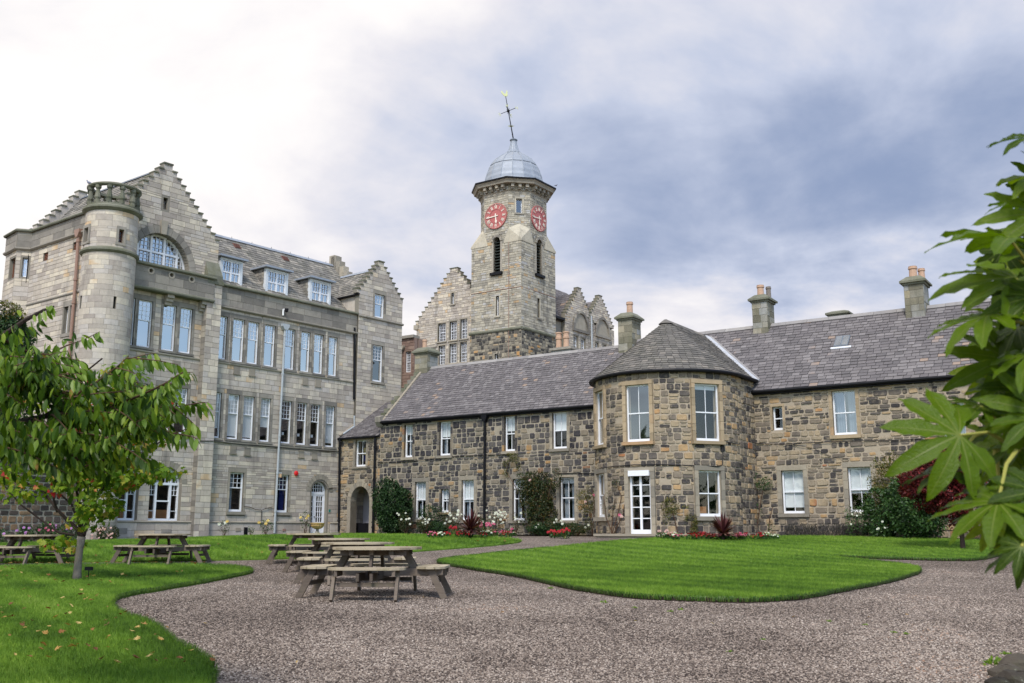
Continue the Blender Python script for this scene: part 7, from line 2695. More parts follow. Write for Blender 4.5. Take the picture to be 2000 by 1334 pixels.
tabs = [(738, 15.8, -2, 'nearest grey wooden picnic table, right-hand end of the row on the gravel'),
        (700, 19.3, 7, 'second picnic table of the row, directly behind the nearest one'),
        (663, 23.0, -5, 'third picnic table of the row, its seats half hidden behind the second'),
        (613, 26.0, 9, 'farthest picnic table of the row, left end of it, in front of the stone urn'),
        (320, 25.7, 3, 'picnic table standing alone between the two left lawns, below the arched windows'),
        (64, 26.0, -4, 'picnic table at the left edge of the picture behind the maple trunk')]
TB0 = make_table()
allT = []
for i, (px, Y, rz, lb) in enumerate(tabs):
    o = TB0 if i == 0 else None
    if o is None:
        o = copy_tree(TB0)
    x = (px - 1000) / FH * Y
    o.location = (x, Y, ground_z(x, Y))
    o.rotation_euler = (0, 0, rad(rz))
    sc = 1.0
    o['label'] = lb
    allT.append(o)

# ================================================================== small things
# plant label on a stake
p = on_ground(172, 1133)
PL = empty('plant_label', p, 'small blank black plant label on a stake in the grass beside the maple trunk', 'plant label')
zt_ = ground_z(p.x, p.y) + .075
mb = MB(); mb.bar(p + Vector((0, 0, 0)), p + Vector((0, .0, .2)), .012); mb.build('stake', M['black'], PL)
mb = MB(); mb.box(Flat(p + Vector((.01, -.02, .22)), (1, .1, 0), (0, .12, .99), (.1, -.99, .12)), -.08, .08, -.035, .035, 0, .008); mb.build('plate', M['black'], PL)
# urn by the white door
us = LF.at(620, 1030, 1.3)[0]
ub = LF.P(us, 0, 1.3); ub.z = ground_z(ub.x, ub.y)
UR = empty('stone_urn', ub, 'weathered stone garden urn on a foot in front of the white door', 'urn')
mb = MB(); mb.lathe(ub, [(.2, 0), (.2, .08), (.12, .12), (.07, .2), (.07, .28), (.11, .31)], 16); mb.build('foot', M['dark_trim'], UR)
mb = MB(); mb.lathe(ub, [(.08, .30), (.2, .34), (.29, .44), (.31, .52), (.35, .56), (.35, .6), (.28, .6), (.24, .5), (0, .48)], 20); mb.build('bowl', M['urn_stone'], UR)
for i in range(16):
    a = 2 * math.pi * i / 16
    mb = MB(); mb.tube([ub + Vector((math.cos(a) * r, math.sin(a) * r, z)) for r, z in ((.12, .32), (.23, .37), (.295, .45), (.31, .52))], .022, 5); mb.build('gadroon', M['urn_stone'], UR)
# pigeons
def pigeon(p, az, label):
    r = empty('pigeon', p, label, 'pigeon', None, 0)
    d = Vector((math.cos(az), math.sin(az), 0))
    mb = MB()
    mb.tube([p + d * t + Vector((0, 0, z)) for t, z in ((-.17, .05), (-.1, .07), (-.03, .10), (.04, .12), (.085, .16), (.10, .2), (.12, .225), (.145, .22))], [.012, .03, .05, .055, .035, .022, .026, .008], 8)
    mb.build('body', M['pigeon'], r, True)
    mb = MB(); sd = d.cross(Vector((0, 0, 1)))
    for s in (-1, 1):
        mb.tube([p + d * .02 + sd * .02 * s + Vector((0, 0, .08)), p + d * .02 + sd * .02 * s], .006, 5)
    mb.build('legs', M['rust'], r)
for (c, a, lb) in ((Vector((tc_.x - (TR + .02) * .95, tc_.y - (TR) * .2, 16.3)), 3.0, 'grey pigeon perched on the rail of the corner turret'),
                   (Vector(((lambda q: (q.x, q.y, 27.38))(cor(0, TW - TCH) + (cor(0, TW - TCH) - cen).normalized() * .75))), .4, 'grey pigeon on the right corner of the clock tower cornice')):
    pigeon(c, a, lb)
# rocks in the bottom right corner
M['rock'] = stone_mat('dark_rock', [(0, s2l(44, 40, 36)), (1, s2l(92, 84, 74))], 0.5, 0.3, 0.5, 0.9)
def rock(p, sx, sy, sz, seed, label):
    rr = random.Random(seed)
    vs, fs = [], []
    nu, nv = 9, 6
    for j in range(nv + 1):
        th_ = math.pi * j / nv
        for i in range(nu):
            ph = 2 * math.pi * i / nu
            v = Vector((math.sin(th_) * math.cos(ph), math.sin(th_) * math.sin(ph), math.cos(th_)))
            k = 1 + .28 * noise.noise(v * 1.6 + Vector((seed, 0, 0))) + rr.uniform(-.05, .05)
            vs.append(Vector((v.x * sx * k, v.y * sy * k, max(-.3, v.z) * sz * k)) + p)
    for j in range(nv):
        for i in range(nu):
            fs.append((j * nu + i, j * nu + (i + 1) % nu, (j + 1) * nu + (i + 1) % nu, (j + 1) * nu + i))
    mb = MB(); mb.cr = rr.random() * .4; mb.add([v - p for v in vs], fs)
    o = mb.build('rock', M['rock'])
    o.location = p
    tag(o, label, 'rock', 'rocks edging the bottom right corner')
for i, (px, py, s, lb) in enumerate(((1966, 1322, .17, 'flat dark rock at the left end of the edging in the bottom right corner'), (1992, 1306, .2, 'dark rock behind, by the right border of the picture'), (1990, 1338, .2, 'large dark rock cut by the bottom right corner'), (1950, 1342, .12, 'small dark rock at the bottom edge near the corner'))):
    p = on_ground(px, py)
    rock(p, s, s * .8, s * .6, i + 3, lb)
# ================================================================== plants
def rvec(rg):
    while True:
        v = Vector((rg.uniform(-1, 1), rg.uniform(-1, 1), rg.uniform(-1, 1)))
        if .05 < v.length < 1:
            return v.normalized()


def leaf_shape(p, d, n, L, W, fold=.15, droop=.0, kind='oval'):
    """a folded leaf as (verts, faces)"""
    d = d.normalized()
    s = d.cross(n)
    if s.length < 1e-3:
        s = d.cross(Vector((1, 0, 0)))
    s.normalize(); n = s.cross(d)
    up = n
    if kind == 'small':
        m = p + d * L * .45 - up * 0
        return [p, m + s * W / 2 + up * fold * W, p + d * L - up * droop * L, m - s * W / 2 + up * fold * W], [(0, 1, 2), (0, 2, 3)]
    if kind == 'oval':
        rows = [(0.0, .0), (.22, .36), (.5, .5), (.78, .34), (1.0, 0.0)]
        vs, fs = [], []
        for t, w in rows:
            c = p + d * L * t - up * droop * L * t * t
            if w == 0:
                vs.append(c)
            else:
                vs += [c + s * W * w + up * fold * W * w, c, c - s * W * w + up * fold * W * w]
        # indices: 0 | 1 2 3 | 4 5 6 | 7 8 9 | 10
        fs = [(0, 1, 2), (0, 2, 3), (1, 4, 5, 2), (2, 5, 6, 3), (4, 7, 8, 5), (5, 8, 9, 6), (7, 10, 8), (8, 10, 9)]
        return vs, fs
    if kind == 'maple':
        pts = [(0, .0), (.12, .34), (.30, .55), (.36, .26), (.62, .46), (.62, .18), (1.0, 0)]
        right = [p + d * L * x + s * W * y - up * droop * L * x * x for x, y in pts]
        left = [p + d * L * x - s * W * y - up * droop * L * x * x for x, y in pts[1:-1]]
        vs = right + left
        c = p + d * L * .32 - up * fold * W * .3
        vs.append(c)
        k = len(vs) - 1
        ring_ = list(range(7)) + list(range(11, 6, -1))
        fs = [(k, ring_[i], ring_[(i + 1) % 12]) for i in range(12)]
        return vs, fs


class Foliage:
    """leaves of one plant: the largest in the picture become single parts, the rest one mesh"""
    def __init__(self, th, mat, name='leaf', rest='foliage'):
        self.th, self.mat, self.name, self.rest = th, mat, name, rest
        self.L = []
    def add(self, vs, fs, r):
        self.L.append((vs, fs, r))
    def done(self, cap=0, min_px=9):
        root = self.th
        o = origin_of(root)
        top = set()
        if cap:
            sc = []
            for i, (vs, fs, r) in enumerate(self.L):
                pp = [proj(v) for v in (vs[0], vs[len(vs) // 2], vs[-1])]
                if None in pp: continue
                if not (-20 < pp[1][0] < 2020 and -20 < pp[1][1] < 1354): continue
                ln = max(math.dist(pp[0], pp[2]), math.dist(pp[0], pp[1]))
                if ln < min_px: continue
                sc.append((-(vs[0].y) + ln * .02 + (hash(i) % 7) * .01, i))
            sc.sort(reverse=True)
            top = set(i for _, i in sc[:cap])
        rest = MB()
        for i, (vs, fs, r) in enumerate(self.L):
            if i in top:
                link(self.name, mesh_from(self.name, [tuple(v - o) for v in vs], fs, self.mat, [r] * len(fs)), root)
            else:
                rest.add(vs, fs, r)
        ob = rest.build(self.rest, self.mat, root)
        if ob and len(self.L) > 60:
            ob['kind'] = 'stuff'
        return ob


def blob(F, c, rx, ry, rz, n, L, W, rg, kind='small', shell=.55, gate=0.0, freq=2.0, droop=.1, down=.0, floor=None):
    """leaves through an uneven ellipsoid, thicker near its skin and gathered in clumps"""
    i = 0
    tries = 0
    while i < n and tries < n * 12:
        tries += 1
        v = rvec(rg)
        k = rg.random() ** (1 / 3)
        k = shell + (1 - shell) * k if rg.random() < .8 else k
        nz = noise.noise(v * 1.7 + c * .37)
        k *= 1 + .28 * nz
        p = c + Vector((v.x * rx, v.y * ry, v.z * rz)) * k
        if floor is not None and p.z < floor:
            continue
        if gate is not None and noise.noise(p * freq + Vector((3, 7, 1))) < gate - .25 + (rg.random() - .5) * .3:
            continue
        d = (v * .5 + rvec(rg) * .8 + Vector((0, 0, .15 - down))).normalized()
        nn = (v + rvec(rg) * .6 + Vector((0, 0, .5))).normalized()
        l = L * rg.uniform(.65, 1.25)
        vs, fs = leaf_shape(p, d, nn, l, W * l / L, .15, droop, kind)
        F.add(vs, fs, rg.random())
        i += 1


def flower(root, p, r, mat, rg, name='flower', n=6, d=None):
    mb = MB()
    out = d or (Vector((rg.uniform(-.5, .5), -1, rg.uniform(.1, .8)))).normalized()
    s = out.cross(Vector((0, 0, 1))).normalized(); u = s.cross(out)
    for ringi, (rr, hh, m) in enumerate(((1.0, .15, n), (.55, .4, n - 1))):
        for k in range(m):
            a = 2 * math.pi * (k + .5 * ringi) / m + rg.uniform(-.2, .2)
            dd = s * math.cos(a) + u * math.sin(a)
            tt = dd.cross(out)
            mb.cr = rg.random()
            b = p + out * r * hh * .3
            mb.add([b, b + dd * r * rr * .6 + tt * r * .42 + out * r * hh, b + dd * r * rr + out * r * hh * .8, b + dd * r * rr * .6 - tt * r * .42 + out * r * hh], [(0, 1, 2), (0, 2, 3)])
    return mb.build(name, mat, root)


def stems(root, base, tips, r0, mat, rg, name='stem', wob=.15, n=5):
    for t in tips:
        pts = [base + (t - base) * (k / n) + Vector((rg.uniform(-1, 1), rg.uniform(-1, 1), rg.uniform(-.3, .3))) * wob * (0 if k in (0, n) else 1) * (t - base).length * .25 for k in range(n + 1)]
        mb = MB(); mb.cr = rg.random(); mb.tube(pts, [r0 * (1 - .75 * k / n) for k in range(n + 1)], 5)
        mb.build(name, M[mat], root)


def base_at(px, d, fr=None):
    fr = fr or MF
    s = fr.at(px, 1046, d)[0]
    p = fr.P(s, 0, d)
    p.z = ground_z(p.x, p.y) + .02
    return p


def z_at(py, Y):
    return at_depth(1000, py, Y).z


def w_at(px, Y):
    return px / FH * Y


rg = random.Random(900)
# dark evergreen shrub left of the cottage range
def shrub(name, label, px0, px1, py_top, d, mat, n, L, W, ry=.8, kind='small', fr=None, group=None, gate=0.0, stem='bark_dark', extra=None, shell=.55, freq=2.0, cap=0, base=None, py_bot=None):
    b = base or base_at((px0 + px1) / 2, d, fr)
    zt = z_at(py_top, b.y)
    zb = b.z if py_bot is None else z_at(py_bot, b.y)
    rx = (px1 - px0) / 2 / FH * b.y
    r = empty(name, b, label, 'shrub' if 'shrub' in name else name.replace('_', ' '), group)
    F = Foliage(r, M[mat])
    h = zt - zb
    blob(F, Vector((b.x, b.y, zb + h * .52)), rx * .93, ry, h * .52, n, L, W, rg, kind, shell, gate, freq, floor=b.z)
    if extra: extra(F, r, b, rx, h)
    F.done(cap)
    stems(r, b, [b + Vector((rg.uniform(-rx, rx) * .7, rg.uniform(-.3, .3), h * rg.uniform(.5, .85))) for _ in range(6)], .025, stem, rg, 'branch')
    return r, b, rx, h


def skirt(F, r, b, rx, h):
    blob(F, b + Vector((0, 0, h * .25)), rx * .95, .75, h * .3, 900, .075, .045, rg, 'small', .5, 0.0, 2.0)
shrub('evergreen_shrub', 'large dark evergreen shrub right beside the archway', 724, 806, 942, 1.1, 'leaf_dark', 9500, .11, .065, .9, extra=skirt, shell=.35)
shrub('green_shrub', 'loose dark green shrub under the first tall ground-floor cottage window', 812, 872, 985, .8, 'leaf_dark', 1500, .08, .045, .5, gate=.1)
shrub('green_shrub', 'low dark green shrub right of the dark spiky plant, below the drainpipe', 925, 950, 1012, .8, 'leaf_dark', 500, .07, .04, .4)

def rose_bush(px0, px1, py_top, d, label, nfl, petal, mat='leaf_rose', n=650, fr=None, r_fl=.055, leaves_low=True, group='white rose bushes along the cottage wall', pos=None):
    b = base_at((px0 + px1) / 2, d, fr)
    h = z_at(py_top, b.y) - b.z
    rx = (px1 - px0) / 2 / FH * b.y
    r = empty('rose_bush', b, label, 'rose bush', group)
    tips = [b + Vector((rg.uniform(-rx, rx), rg.uniform(-.3, .3), h * rg.uniform(.6, 1.0))) for _ in range(9)]
    stems(r, b, tips, .014, 'twig', rg, 'stem', .2)
    F = Foliage(r, M[mat])
    blob(F, b + Vector((0, 0, h * .55)), rx * .95, .35, h * .45, n, .06, .035, rg, 'small', .2, .05, 3.0, floor=b.z)
    F.done()
    for k in range(max(2, int(nfl * .5))):
        t = rg.choice(tips)
        p = b + Vector((rg.uniform(-rx, rx), rg.uniform(-.45, -.1), h * rg.uniform(.45, 1.0)))
        flower(r, p, r_fl * rg.uniform(.8, 1.3), M[petal], rg)
    return r
rose_bush(775, 808, 1002, 1.5, 'white-flowered rose bush in front of the dark evergreen shrub', 14, 'petal_white')
rose_bush(812, 845, 1004, 1.7, 'white-flowered rose bush below the first tall cottage window', 16, 'petal_white')
rose_bush(862, 902, 997, 1.6, 'white-flowered rose bush just left of the left dark spiky plant', 34, 'petal_white')
rose_bush(922, 945, 1003, 1.5, 'small white rose half hidden behind the left dark spiky plant', 7, 'petal_white', n=300)
rose_bush(946, 990, 997, 1.5, 'densely flowering white rose bush just right of the black drainpipe', 46, 'petal_white')
rose_bush(998, 1018, 1002, 1.4, 'small white rose at the foot of the big climbing rose', 9, 'petal_white', n=250)
rose_bush(1060, 1098, 1010, 1.4, 'sparse white rose below the last cottage window', 8, 'petal_white', n=700)
rose_bush(1098, 1160, 1018, 1.3, 'low green rose bush with few white blooms beside the bow', 6, 'petal_white', n=1100)
rose_bush(1030, 1066, 1018, 1.4, 'low dark rose bush in front of the big climbing rose', 5, 'petal_white', n=800)
# big climbing rose on the wall
def climber(label, blobs, stems_px, d=.35, mat='leaf_olive', fr=None, fl=None, name='climbing_rose', cat='climbing rose', L=.06, leafgate=.05):
    fr = fr or MF
    s0, _ = fr.at(*stems_px[0][0], d)
    b = fr.P(s0, 0, d); b.z = ground_z(b.x, b.y)
    r = empty(name, b, label, cat)
    for pl_ in stems_px:
        pts = []
        for i, (x, y) in enumerate(pl_):
            s, z = fr.at(x, y, d)
            pts.append(fr.P(s, max(z, b.z), d + rg.uniform(-.12, .06)))
        mb = MB(); mb.tube(pts, [.022 * (1 - .6 * k / len(pts)) for k in range(len(pts))], 5); mb.build('stem', M['twig'], r)
    F = Foliage(r, M[mat])
    for x, y, wx, wy, n in blobs:
        s, z = fr.at(x, y, d)
        c = fr.P(s, z, d)
        blob(F, c, wx / FH * c.y, .28, wy / FH * c.y, n, L, L * .6, rg, 'small', .25, leafgate, 3.2, floor=b.z)
    F.done()
    for x, y, m in (fl or []):
        s, z = fr.at(x, y, d + .3)
        flower(r, fr.P(s, z, d + .3), .07, M[m], rg)
    return r
climber('big bushy climbing rose between two ground-floor cottage windows', [(1050, 965, 36, 45, 3600), (1060, 1010, 30, 38, 2400), (1030, 945, 26, 25, 1200), (1085, 935, 12, 22, 300), (1045, 990, 34, 55, 1800)],
        [((1052, 1046), (1050, 1000), (1040, 950), (1020, 930)), ((1055, 1046), (1066, 980), (1080, 930))], .4, 'leaf_rose', fl=[(1035, 938, 'petal_pale')], L=.08)
climber('thin climber trailing up the cottage wall right of the drainpipe', [(1000, 893, 15, 10, 420), (988, 915, 8, 18, 260), (1012, 905, 6, 14, 160)], [((1030, 1040), (1012, 960), (990, 920), (1000, 890))], .12, 'leaf_olive', name='wall_climber', cat='climber')
climber('pink climbing rose in the corner between cottage and bow', [(1146, 975, 22, 26, 1100), (1150, 1005, 14, 20, 160)], [((1155, 1046), (1150, 1000), (1140, 965)), ((1158, 1046), (1162, 990), (1158, 955))], .8, 'leaf_olive', fl=[(1160, 967, 'petal_pink'), (1143, 980, 'petal_pale'), (1168, 968, 'petal_pink')])
climber('bare-stemmed pink rose left of the french door', [(1203, 945, 8, 9, 90), (1192, 985, 20, 26, 110), (1183, 1042, 12, 8, 60)],
        [((1195, 1046), (1185, 1010), (1176, 965)), ((1196, 1046), (1205, 1010), (1212, 970), (1203, 942)), ((1194, 1046), (1192, 1000), (1200, 975)), ((1197, 1044), (1215, 1005), (1218, 985))], .12, 'leaf_rose', fr=BC, fl=[(1210, 1006, 'petal_pink'), (1214, 1009, 'petal_pale')])
climber('patchy green climber on the bow right of the french door', [(1310, 988, 18, 16, 620), (1305, 1010, 9, 22, 160), (1350, 1018, 12, 15, 380), (1355, 1040, 9, 14, 160), (1338, 990, 7, 4, 30)], [((1325, 1048), (1318, 1015), (1308, 985)), ((1352, 1048), (1350, 1020))], .12, 'leaf_olive', fr=BC, name='wall_climber', cat='climber')
climber('tall thin climber in the corner right of the bow', [(1460, 935, 24, 19, 950), (1493, 945, 15, 14, 380), (1456, 975, 14, 30, 300), (1460, 1025, 16, 24, 300), (1480, 1000, 12, 20, 60), (1506, 1030, 8, 14, 40)],
        [((1470, 1048), (1466, 990), (1458, 930)), ((1475, 1048), (1484, 985), (1492, 940)), ((1462, 1048), (1448, 980), (1450, 945)), ((1500, 1048), (1504, 1010), (1508, 990))], .3, 'leaf_green', name='wall_climber', cat='climber', fl=[(1458, 930, 'petal_white')])

shrub('green_shrub', 'low dark green planting at the foot of the wall between climbing rose and bow', 1030, 1150, 1022, 1.1, 'leaf_dark', 3200, .085, .05, .5, shell=.2)
shrub('green_shrub', 'low dark planting behind the white roses left of the left spiky plant', 806, 900, 1018, 1.0, 'leaf_dark', 2600, .085, .05, .45, shell=.2)
# roses and little plants by the tall range
def wall_rose(px, py_top, label, petals, n=110, w=22):
    b = base_at(px, .8, LF)
    h = z_at(py_top, b.y) - b.z
    r = empty('rose_bush', b, label, 'rose bush', 'roses at the foot of the tall grey range')
    rx = w / 2 / FH * b.y
    tips = [b + Vector((rg.uniform(-rx, rx), rg.uniform(-.2, .2), h * rg.uniform(.7, 1))) for _ in range(7)]
    stems(r, b, tips, .012, 'twig', rg, 'stem', .25)
    F = Foliage(r, M['leaf_green'])
    blob(F, b + Vector((0, 0, h * .65)), rx, .3, h * .4, n, .07, .045, rg, 'small', .2, 0, 3)
    F.done()
    for k, m in enumerate(petals):
        t = tips[k % len(tips)]
        flower(r, t + Vector((rg.uniform(-.08, .08), -.12, .02)), .085, M[m], rg)
wall_rose(438, 1018, 'spindly cream-flowered rose left of the first ground-floor sash', ['petal_white', 'petal_yellow', 'petal_white'])
wall_rose(520, 1015, 'yellow rose beside the pale drainpipe', ['petal_yellow'] * 4, 200, 28)
wall_rose(596, 1000, 'tall yellow rose left of the white door', ['petal_yellow'] * 3, 160, 24)
wall_rose(490, 1028, 'tiny green plant by the wall vent', [], 60, 12)
shrub('pink_flowering_shrub', 'round shrub dotted with pink blooms below the arched windows', 190, 230, 1028, 1.4, 'leaf_rose', 1300, .07, .045, .6, fr=LF,
      extra=lambda F, r, b, rx, h: [flower(r, b + Vector((rg.uniform(-rx, rx), -.55, h * rg.uniform(.2, .95))), .05, M['petal_pale'], rg) for _ in range(26)])
for px0, px1, top, lb, ps in ((35, 66, 1030, 'lilac-flowered plant before the old wall behind the left table', 'petal_lilac'), (70, 112, 1022, 'bushy green plant with pink blooms before the old wall, left of the trunk', 'petal_pink'), (-40, 20, 1035, 'low green plant at the left edge before the old wall', 'petal_lilac'), (112, 150, 1026, 'small pink-flowered plant right behind the maple trunk', 'petal_lilac')):
    shrub('flowering_plant', lb, px0, px1, top, .9, 'leaf_green', 520, .09, .05, .4, fr=GF, group='plants before the old wall',
          extra=lambda F, r, b, rx, h: [flower(r, b + Vector((rg.uniform(-rx, rx), -.35, h * rg.uniform(.6, 1.0))), .06, M[ps], rg) for _ in range(5)])

# lavender hedges
for px0, px1, lb in ((1535, 1622, 'low grey lavender hedge under the right-hand house windows, left piece'), (1630, 1702, 'low grey lavender hedge, right piece next to the big green shrub'), (1905, 2010, 'low grey lavender hedge behind the thin trunk on the far right')):
    b = base_at((px0 + px1) / 2, .9)
    r = empty('lavender_hedge', b, lb, 'lavender', 'lavender hedges')
    F = Foliage(r, M['leaf_lavender'])
    a, c = base_at(px0, .9), base_at(px1, .9)
    for k in range(2600):
        f = rg.random()
        p = a + (c - a) * f + Vector((rg.uniform(-.15, .15), rg.uniform(-.45, .45), 0))
        hh = .42 + .1 * noise.noise(p * 1.5)
        e = abs(p.y - (a + (c - a) * f).y) / .45
        z = rg.random() * hh * (1 - .5 * e * e)
        vs, fs = leaf_shape(p + Vector((0, 0, z)), Vector((rg.uniform(-.5, .5), rg.uniform(-.6, .3), 1)), rvec(rg), rg.uniform(.08, .16), .016, .1, 0, 'small')
        F.add(vs, fs, rg.random())
    F.done()

# big green shrub and its yellower neighbour
shrub('green_shrub', 'big rounded green shrub on the right, under the red maple', 1735, 1850, 925, 1.6, 'leaf_green', 8500, .11, .065, 1.0, gate=.0, freq=1.6, shell=.35)
shrub('green_shrub', 'leafy green shrub with small white blooms left of the big shrub', 1690, 1765, 955, 1.5, 'leaf_green', 4200, .10, .06, .8,
      extra=lambda F, r, b, rx, h: [flower(r, b + Vector((rg.uniform(-rx, rx), -.8, h * rg.uniform(.1, .5))), .045, M['petal_white'], rg) for _ in range(8)])
shrub('yellow_green_shrub', 'tall yellow-green airy shrub against the house wall', 1702, 1785, 888, .9, 'leaf_olive', 4500, .08, .045, .6, gate=.08, shell=.2, freq=2.4)
shrub('green_shrub', 'low spreading green shrub beside the lavender', 1650, 1700, 990, 1.5, 'leaf_green', 800, .07, .04, .5, gate=.1,
      extra=lambda F, r, b, rx, h: [flower(r, b + Vector((rg.uniform(-rx, rx), -.45, h * rg.uniform(.3, .9))), .04, M['petal_white'], rg) for _ in range(6)])

# red Japanese maple
tb = on_ground(1881, 1076)
RM = empty('red_maple', tb, 'small dark red Japanese maple with a leaning grey trunk on the right lawn', 'tree')
Yr = tb.y
pr = lambda x, y, dy=0: at_depth(x, y, Yr + dy)
mb = MB(); mb.tube([tb - Vector((0, 0, .05)), pr(1879, 1050), pr(1876, 1020), pr(1870, 1000)], [.085, .07, .065, .055], 8); mb.build('trunk', M['bark_dark'], RM)
for pl_ in ([(1870, 1000), (1850, 960), (1820, 930), (1790, 925)], [(1872, 1005), (1880, 960), (1870, 915), (1850, 890)], [(1870, 1000), (1895, 960), (1915, 930)], [(1860, 985), (1830, 985), (1800, 985)], [(1872, 1008), (1895, 995), (1900, 980)]):
    mb = MB(); mb.tube([pr(x, y, rg.uniform(-.5, .5) * (i > 0)) for i, (x, y) in enumerate(pl_)], [.045 * (1 - .25 * i) for i in range(len(pl_))], 6); mb.build('branch', M['bark_dark'], RM)
F = Foliage(RM, M['leaf_acer'])
for x, y, wx, wy, n in ((1845, 905, 58, 30, 3000), (1805, 935, 46, 22, 1900), (1880, 935, 36, 26, 1500), (1795, 960, 34, 12, 900), (1835, 960, 56, 22, 1900), (1855, 990, 42, 18, 1200), (1885, 1020, 22, 22, 350), (1870, 885, 22, 14, 400), (1815, 985, 20, 10, 200)):
    c = pr(x, y)
    blob(F, c, wx / FH * Yr, .9, wy / FH * Yr, n, .09, .07, rg, 'small', .25, .05, 2.6, .2, .15)
F.done()

# thin pale trunk at the far right
tb = on_ground(1967, 1062)
YT = empty('young_tree', tb, 'straight thin pale trunk standing on the lawn near the right edge', 'tree')
mb = MB(); mb.tube([tb - Vector((0, 0, .05)), at_depth(1966, 1000, tb.y), at_depth(1968, 900, tb.y), at_depth(1972, 780, tb.y)], [.12, .095, .085, .07], 8); mb.build('trunk', M['bark'], YT)
F = Foliage(YT, M['leaf_green'])
for x, y, w_ in ((1985, 800, 60), (2020, 720, 90), (2060, 850, 70)):
    blob(F, at_depth(x, y, tb.y + .5), w_ / FH * tb.y, 1.0, w_ * .8 / FH * tb.y, 1300, .10, .06, rg)
F.done()
stems(YT, at_depth(1968, 900, tb.y), [at_depth(x, y, tb.y) for x, y in ((2010, 760), (2030, 700), (1990, 720))], .05, 'bark', rg, 'branch')

# spiky cordylines
def cordyline(px, py_base, py_top, label, n=150):
    b = on_ground(px, py_base)
    b.z += .05
    L = (z_at(py_top, b.y) - b.z)
    r = empty('cordyline', b, label, 'spiky plant', 'maroon cordylines in the flower beds')
    mb = MB(); mb.tube([b - Vector((0, 0, .08)), b + Vector((0, 0, .25 * L))], [.06, .045], 8); mb.build('trunk', M['bark_dark'], r)
    for k in range(n):
        a = rg.uniform(0, 2 * math.pi)
        el = math.asin(rg.uniform(.0, 1.0))
        d = Vector((math.cos(a) * math.cos(el), math.sin(a) * math.cos(el), math.sin(el)))
        ln = L * rg.uniform(.72, .98)
        st = b + Vector((0, 0, L * .22))
        pts = []
        for i in range(6):
            t = i / 5
            pts.append(st + d * ln * .8 * t - Vector((0, 0, .16 * ln * t * t * math.cos(el))))
        s = d.cross(Vector((0, 0, 1))).normalized() if abs(d.z) < .98 else Vector((1, 0, 0))
        mb = MB(); mb.cr = rg.random()
        w = .06
        vs = []
        for i, p in enumerate(pts):
            ww = w * (.7 + .4 * (i / 5)) if i < 4 else w * (.75 if i == 4 else .15)
            vs += [p + s * ww * .5, p - s * ww * .5]
        mb.add(vs, [(2 * i, 2 * i + 2, 2 * i + 3, 2 * i + 1) for i in range(5)])
        mb.build('leaf', M['leaf_cordyline'], r)
cordyline(919, 1053, 990, 'maroon spiky plant in the flower bed before the cottage range')
cordyline(1413, 1059, 996, 'maroon spiky plant in the flower bed before the bow')

# bedding flowers
def bed_plant(name, petal):
    r = empty(name, (0, 0, 0), 'x', 'bedding plant', 'bedding flowers')
    F = Foliage(r, M['leaf_bedding'])
    for k in range(34):
        v = rvec(rg); v.z = abs(v.z)
        vs, fs = leaf_shape(Vector((v.x * .08, v.y * .08, .02 + v.z * .08)), v + Vector((0, 0, .3)), rvec(rg), .07, .045, .1, .1, 'small')
        F.add(vs, fs, rg.random())
    F.done()
    for k in range(7):
        v = rvec(rg); v.z = abs(v.z) * .6 + .5
        flower(r, Vector((v.x * .13, v.y * .13, .06 + v.z * .11)), .036, M[petal], rg, d=(v + Vector((0, -.6, .2))).normalized())
    return r
BP = {k: bed_plant('bedding_flower', m) for k, m in (('red', 'petal_red'), ('pink', 'petal_pink'), ('white', 'petal_white'))}
used = set()
def place_bed(px, py, col, where, sc=1.0):
    p = on_ground(px, py); p.z += .06
    if col not in used:
        used.add(col); o = BP[col]
    else:
        o = copy_tree(BP[col])
    o.location = p
    o.rotation_euler = (0, 0, rg.uniform(0, 6.28))
    o.scale = (sc,) * 3
    o['label'] = '%s bedding flower in the low flower bed %s' % (col, where)
    o['group'] = '%s flowers in the bed %s' % (col, where)
for k in range(34):
    f = rg.random()
    px = 838 + f * 166
    col = 'pink' if f < .08 else 'white' if .10 < f < .17 else 'red' if .17 < f < .45 else 'red' if rg.random() < .45 else 'pink' if rg.random() < .6 else 'white'
    place_bed(px, 1053 + rg.uniform(-2.6, 2.6) - f * 0.5, col, 'before the cottage range', rg.uniform(.8, 1.15))
for k in range(52):
    f = rg.random()
    px = 1292 + f * 225
    col = ('white' if rg.random() < .6 else 'pink') if f < .16 else 'red' if f < .48 else 'pink' if f < .72 else 'red' if f < .88 else 'white'
    place_bed(px, 1057 + rg.uniform(-2.2, 2.0), col, 'before the bow', rg.uniform(.8, 1.2))
def geranium(px, py, label, petal='petal_pink', h=.3):
    b = on_ground(px, py)
    r = empty('geranium', b, label, 'geranium')
    F = Foliage(r, M['leaf_bedding'])
    blob(F, b + Vector((0, 0, .14)), .22, .2, .14, 120, .08, .06, rg, 'small', .3, None)
    F.done()
    tips = [b + Vector((rg.uniform(-.25, .25), rg.uniform(-.15, .15), h * rg.uniform(.8, 1.3))) for _ in range(7)]
    stems(r, b, tips, .008, 'stalk', rg, 'stem', .05, 3)
    for t in tips:
        for q in range(3):
            flower(r, t + rvec(rg) * .04, .05, M[petal], rg)
geranium(952, 1050, 'taller pink geranium right of the left spiky plant', 'petal_pink', .42)
geranium(888, 1047, 'red geranium left of the left spiky plant', 'petal_red', .3)
geranium(993, 1049, 'small pink geranium below the climbing rose', 'petal_pink', .22)
geranium(1103, 1052, 'bright red geranium at the foot of the wall beside the bow', 'petal_red', .25)
geranium(1083, 1051, 'dark red geranium left of the bright red one', 'petal_red', .2)
geranium(1297, 1055, 'salmon geranium at the left end of the right flower bed', 'petal_pale', .25)

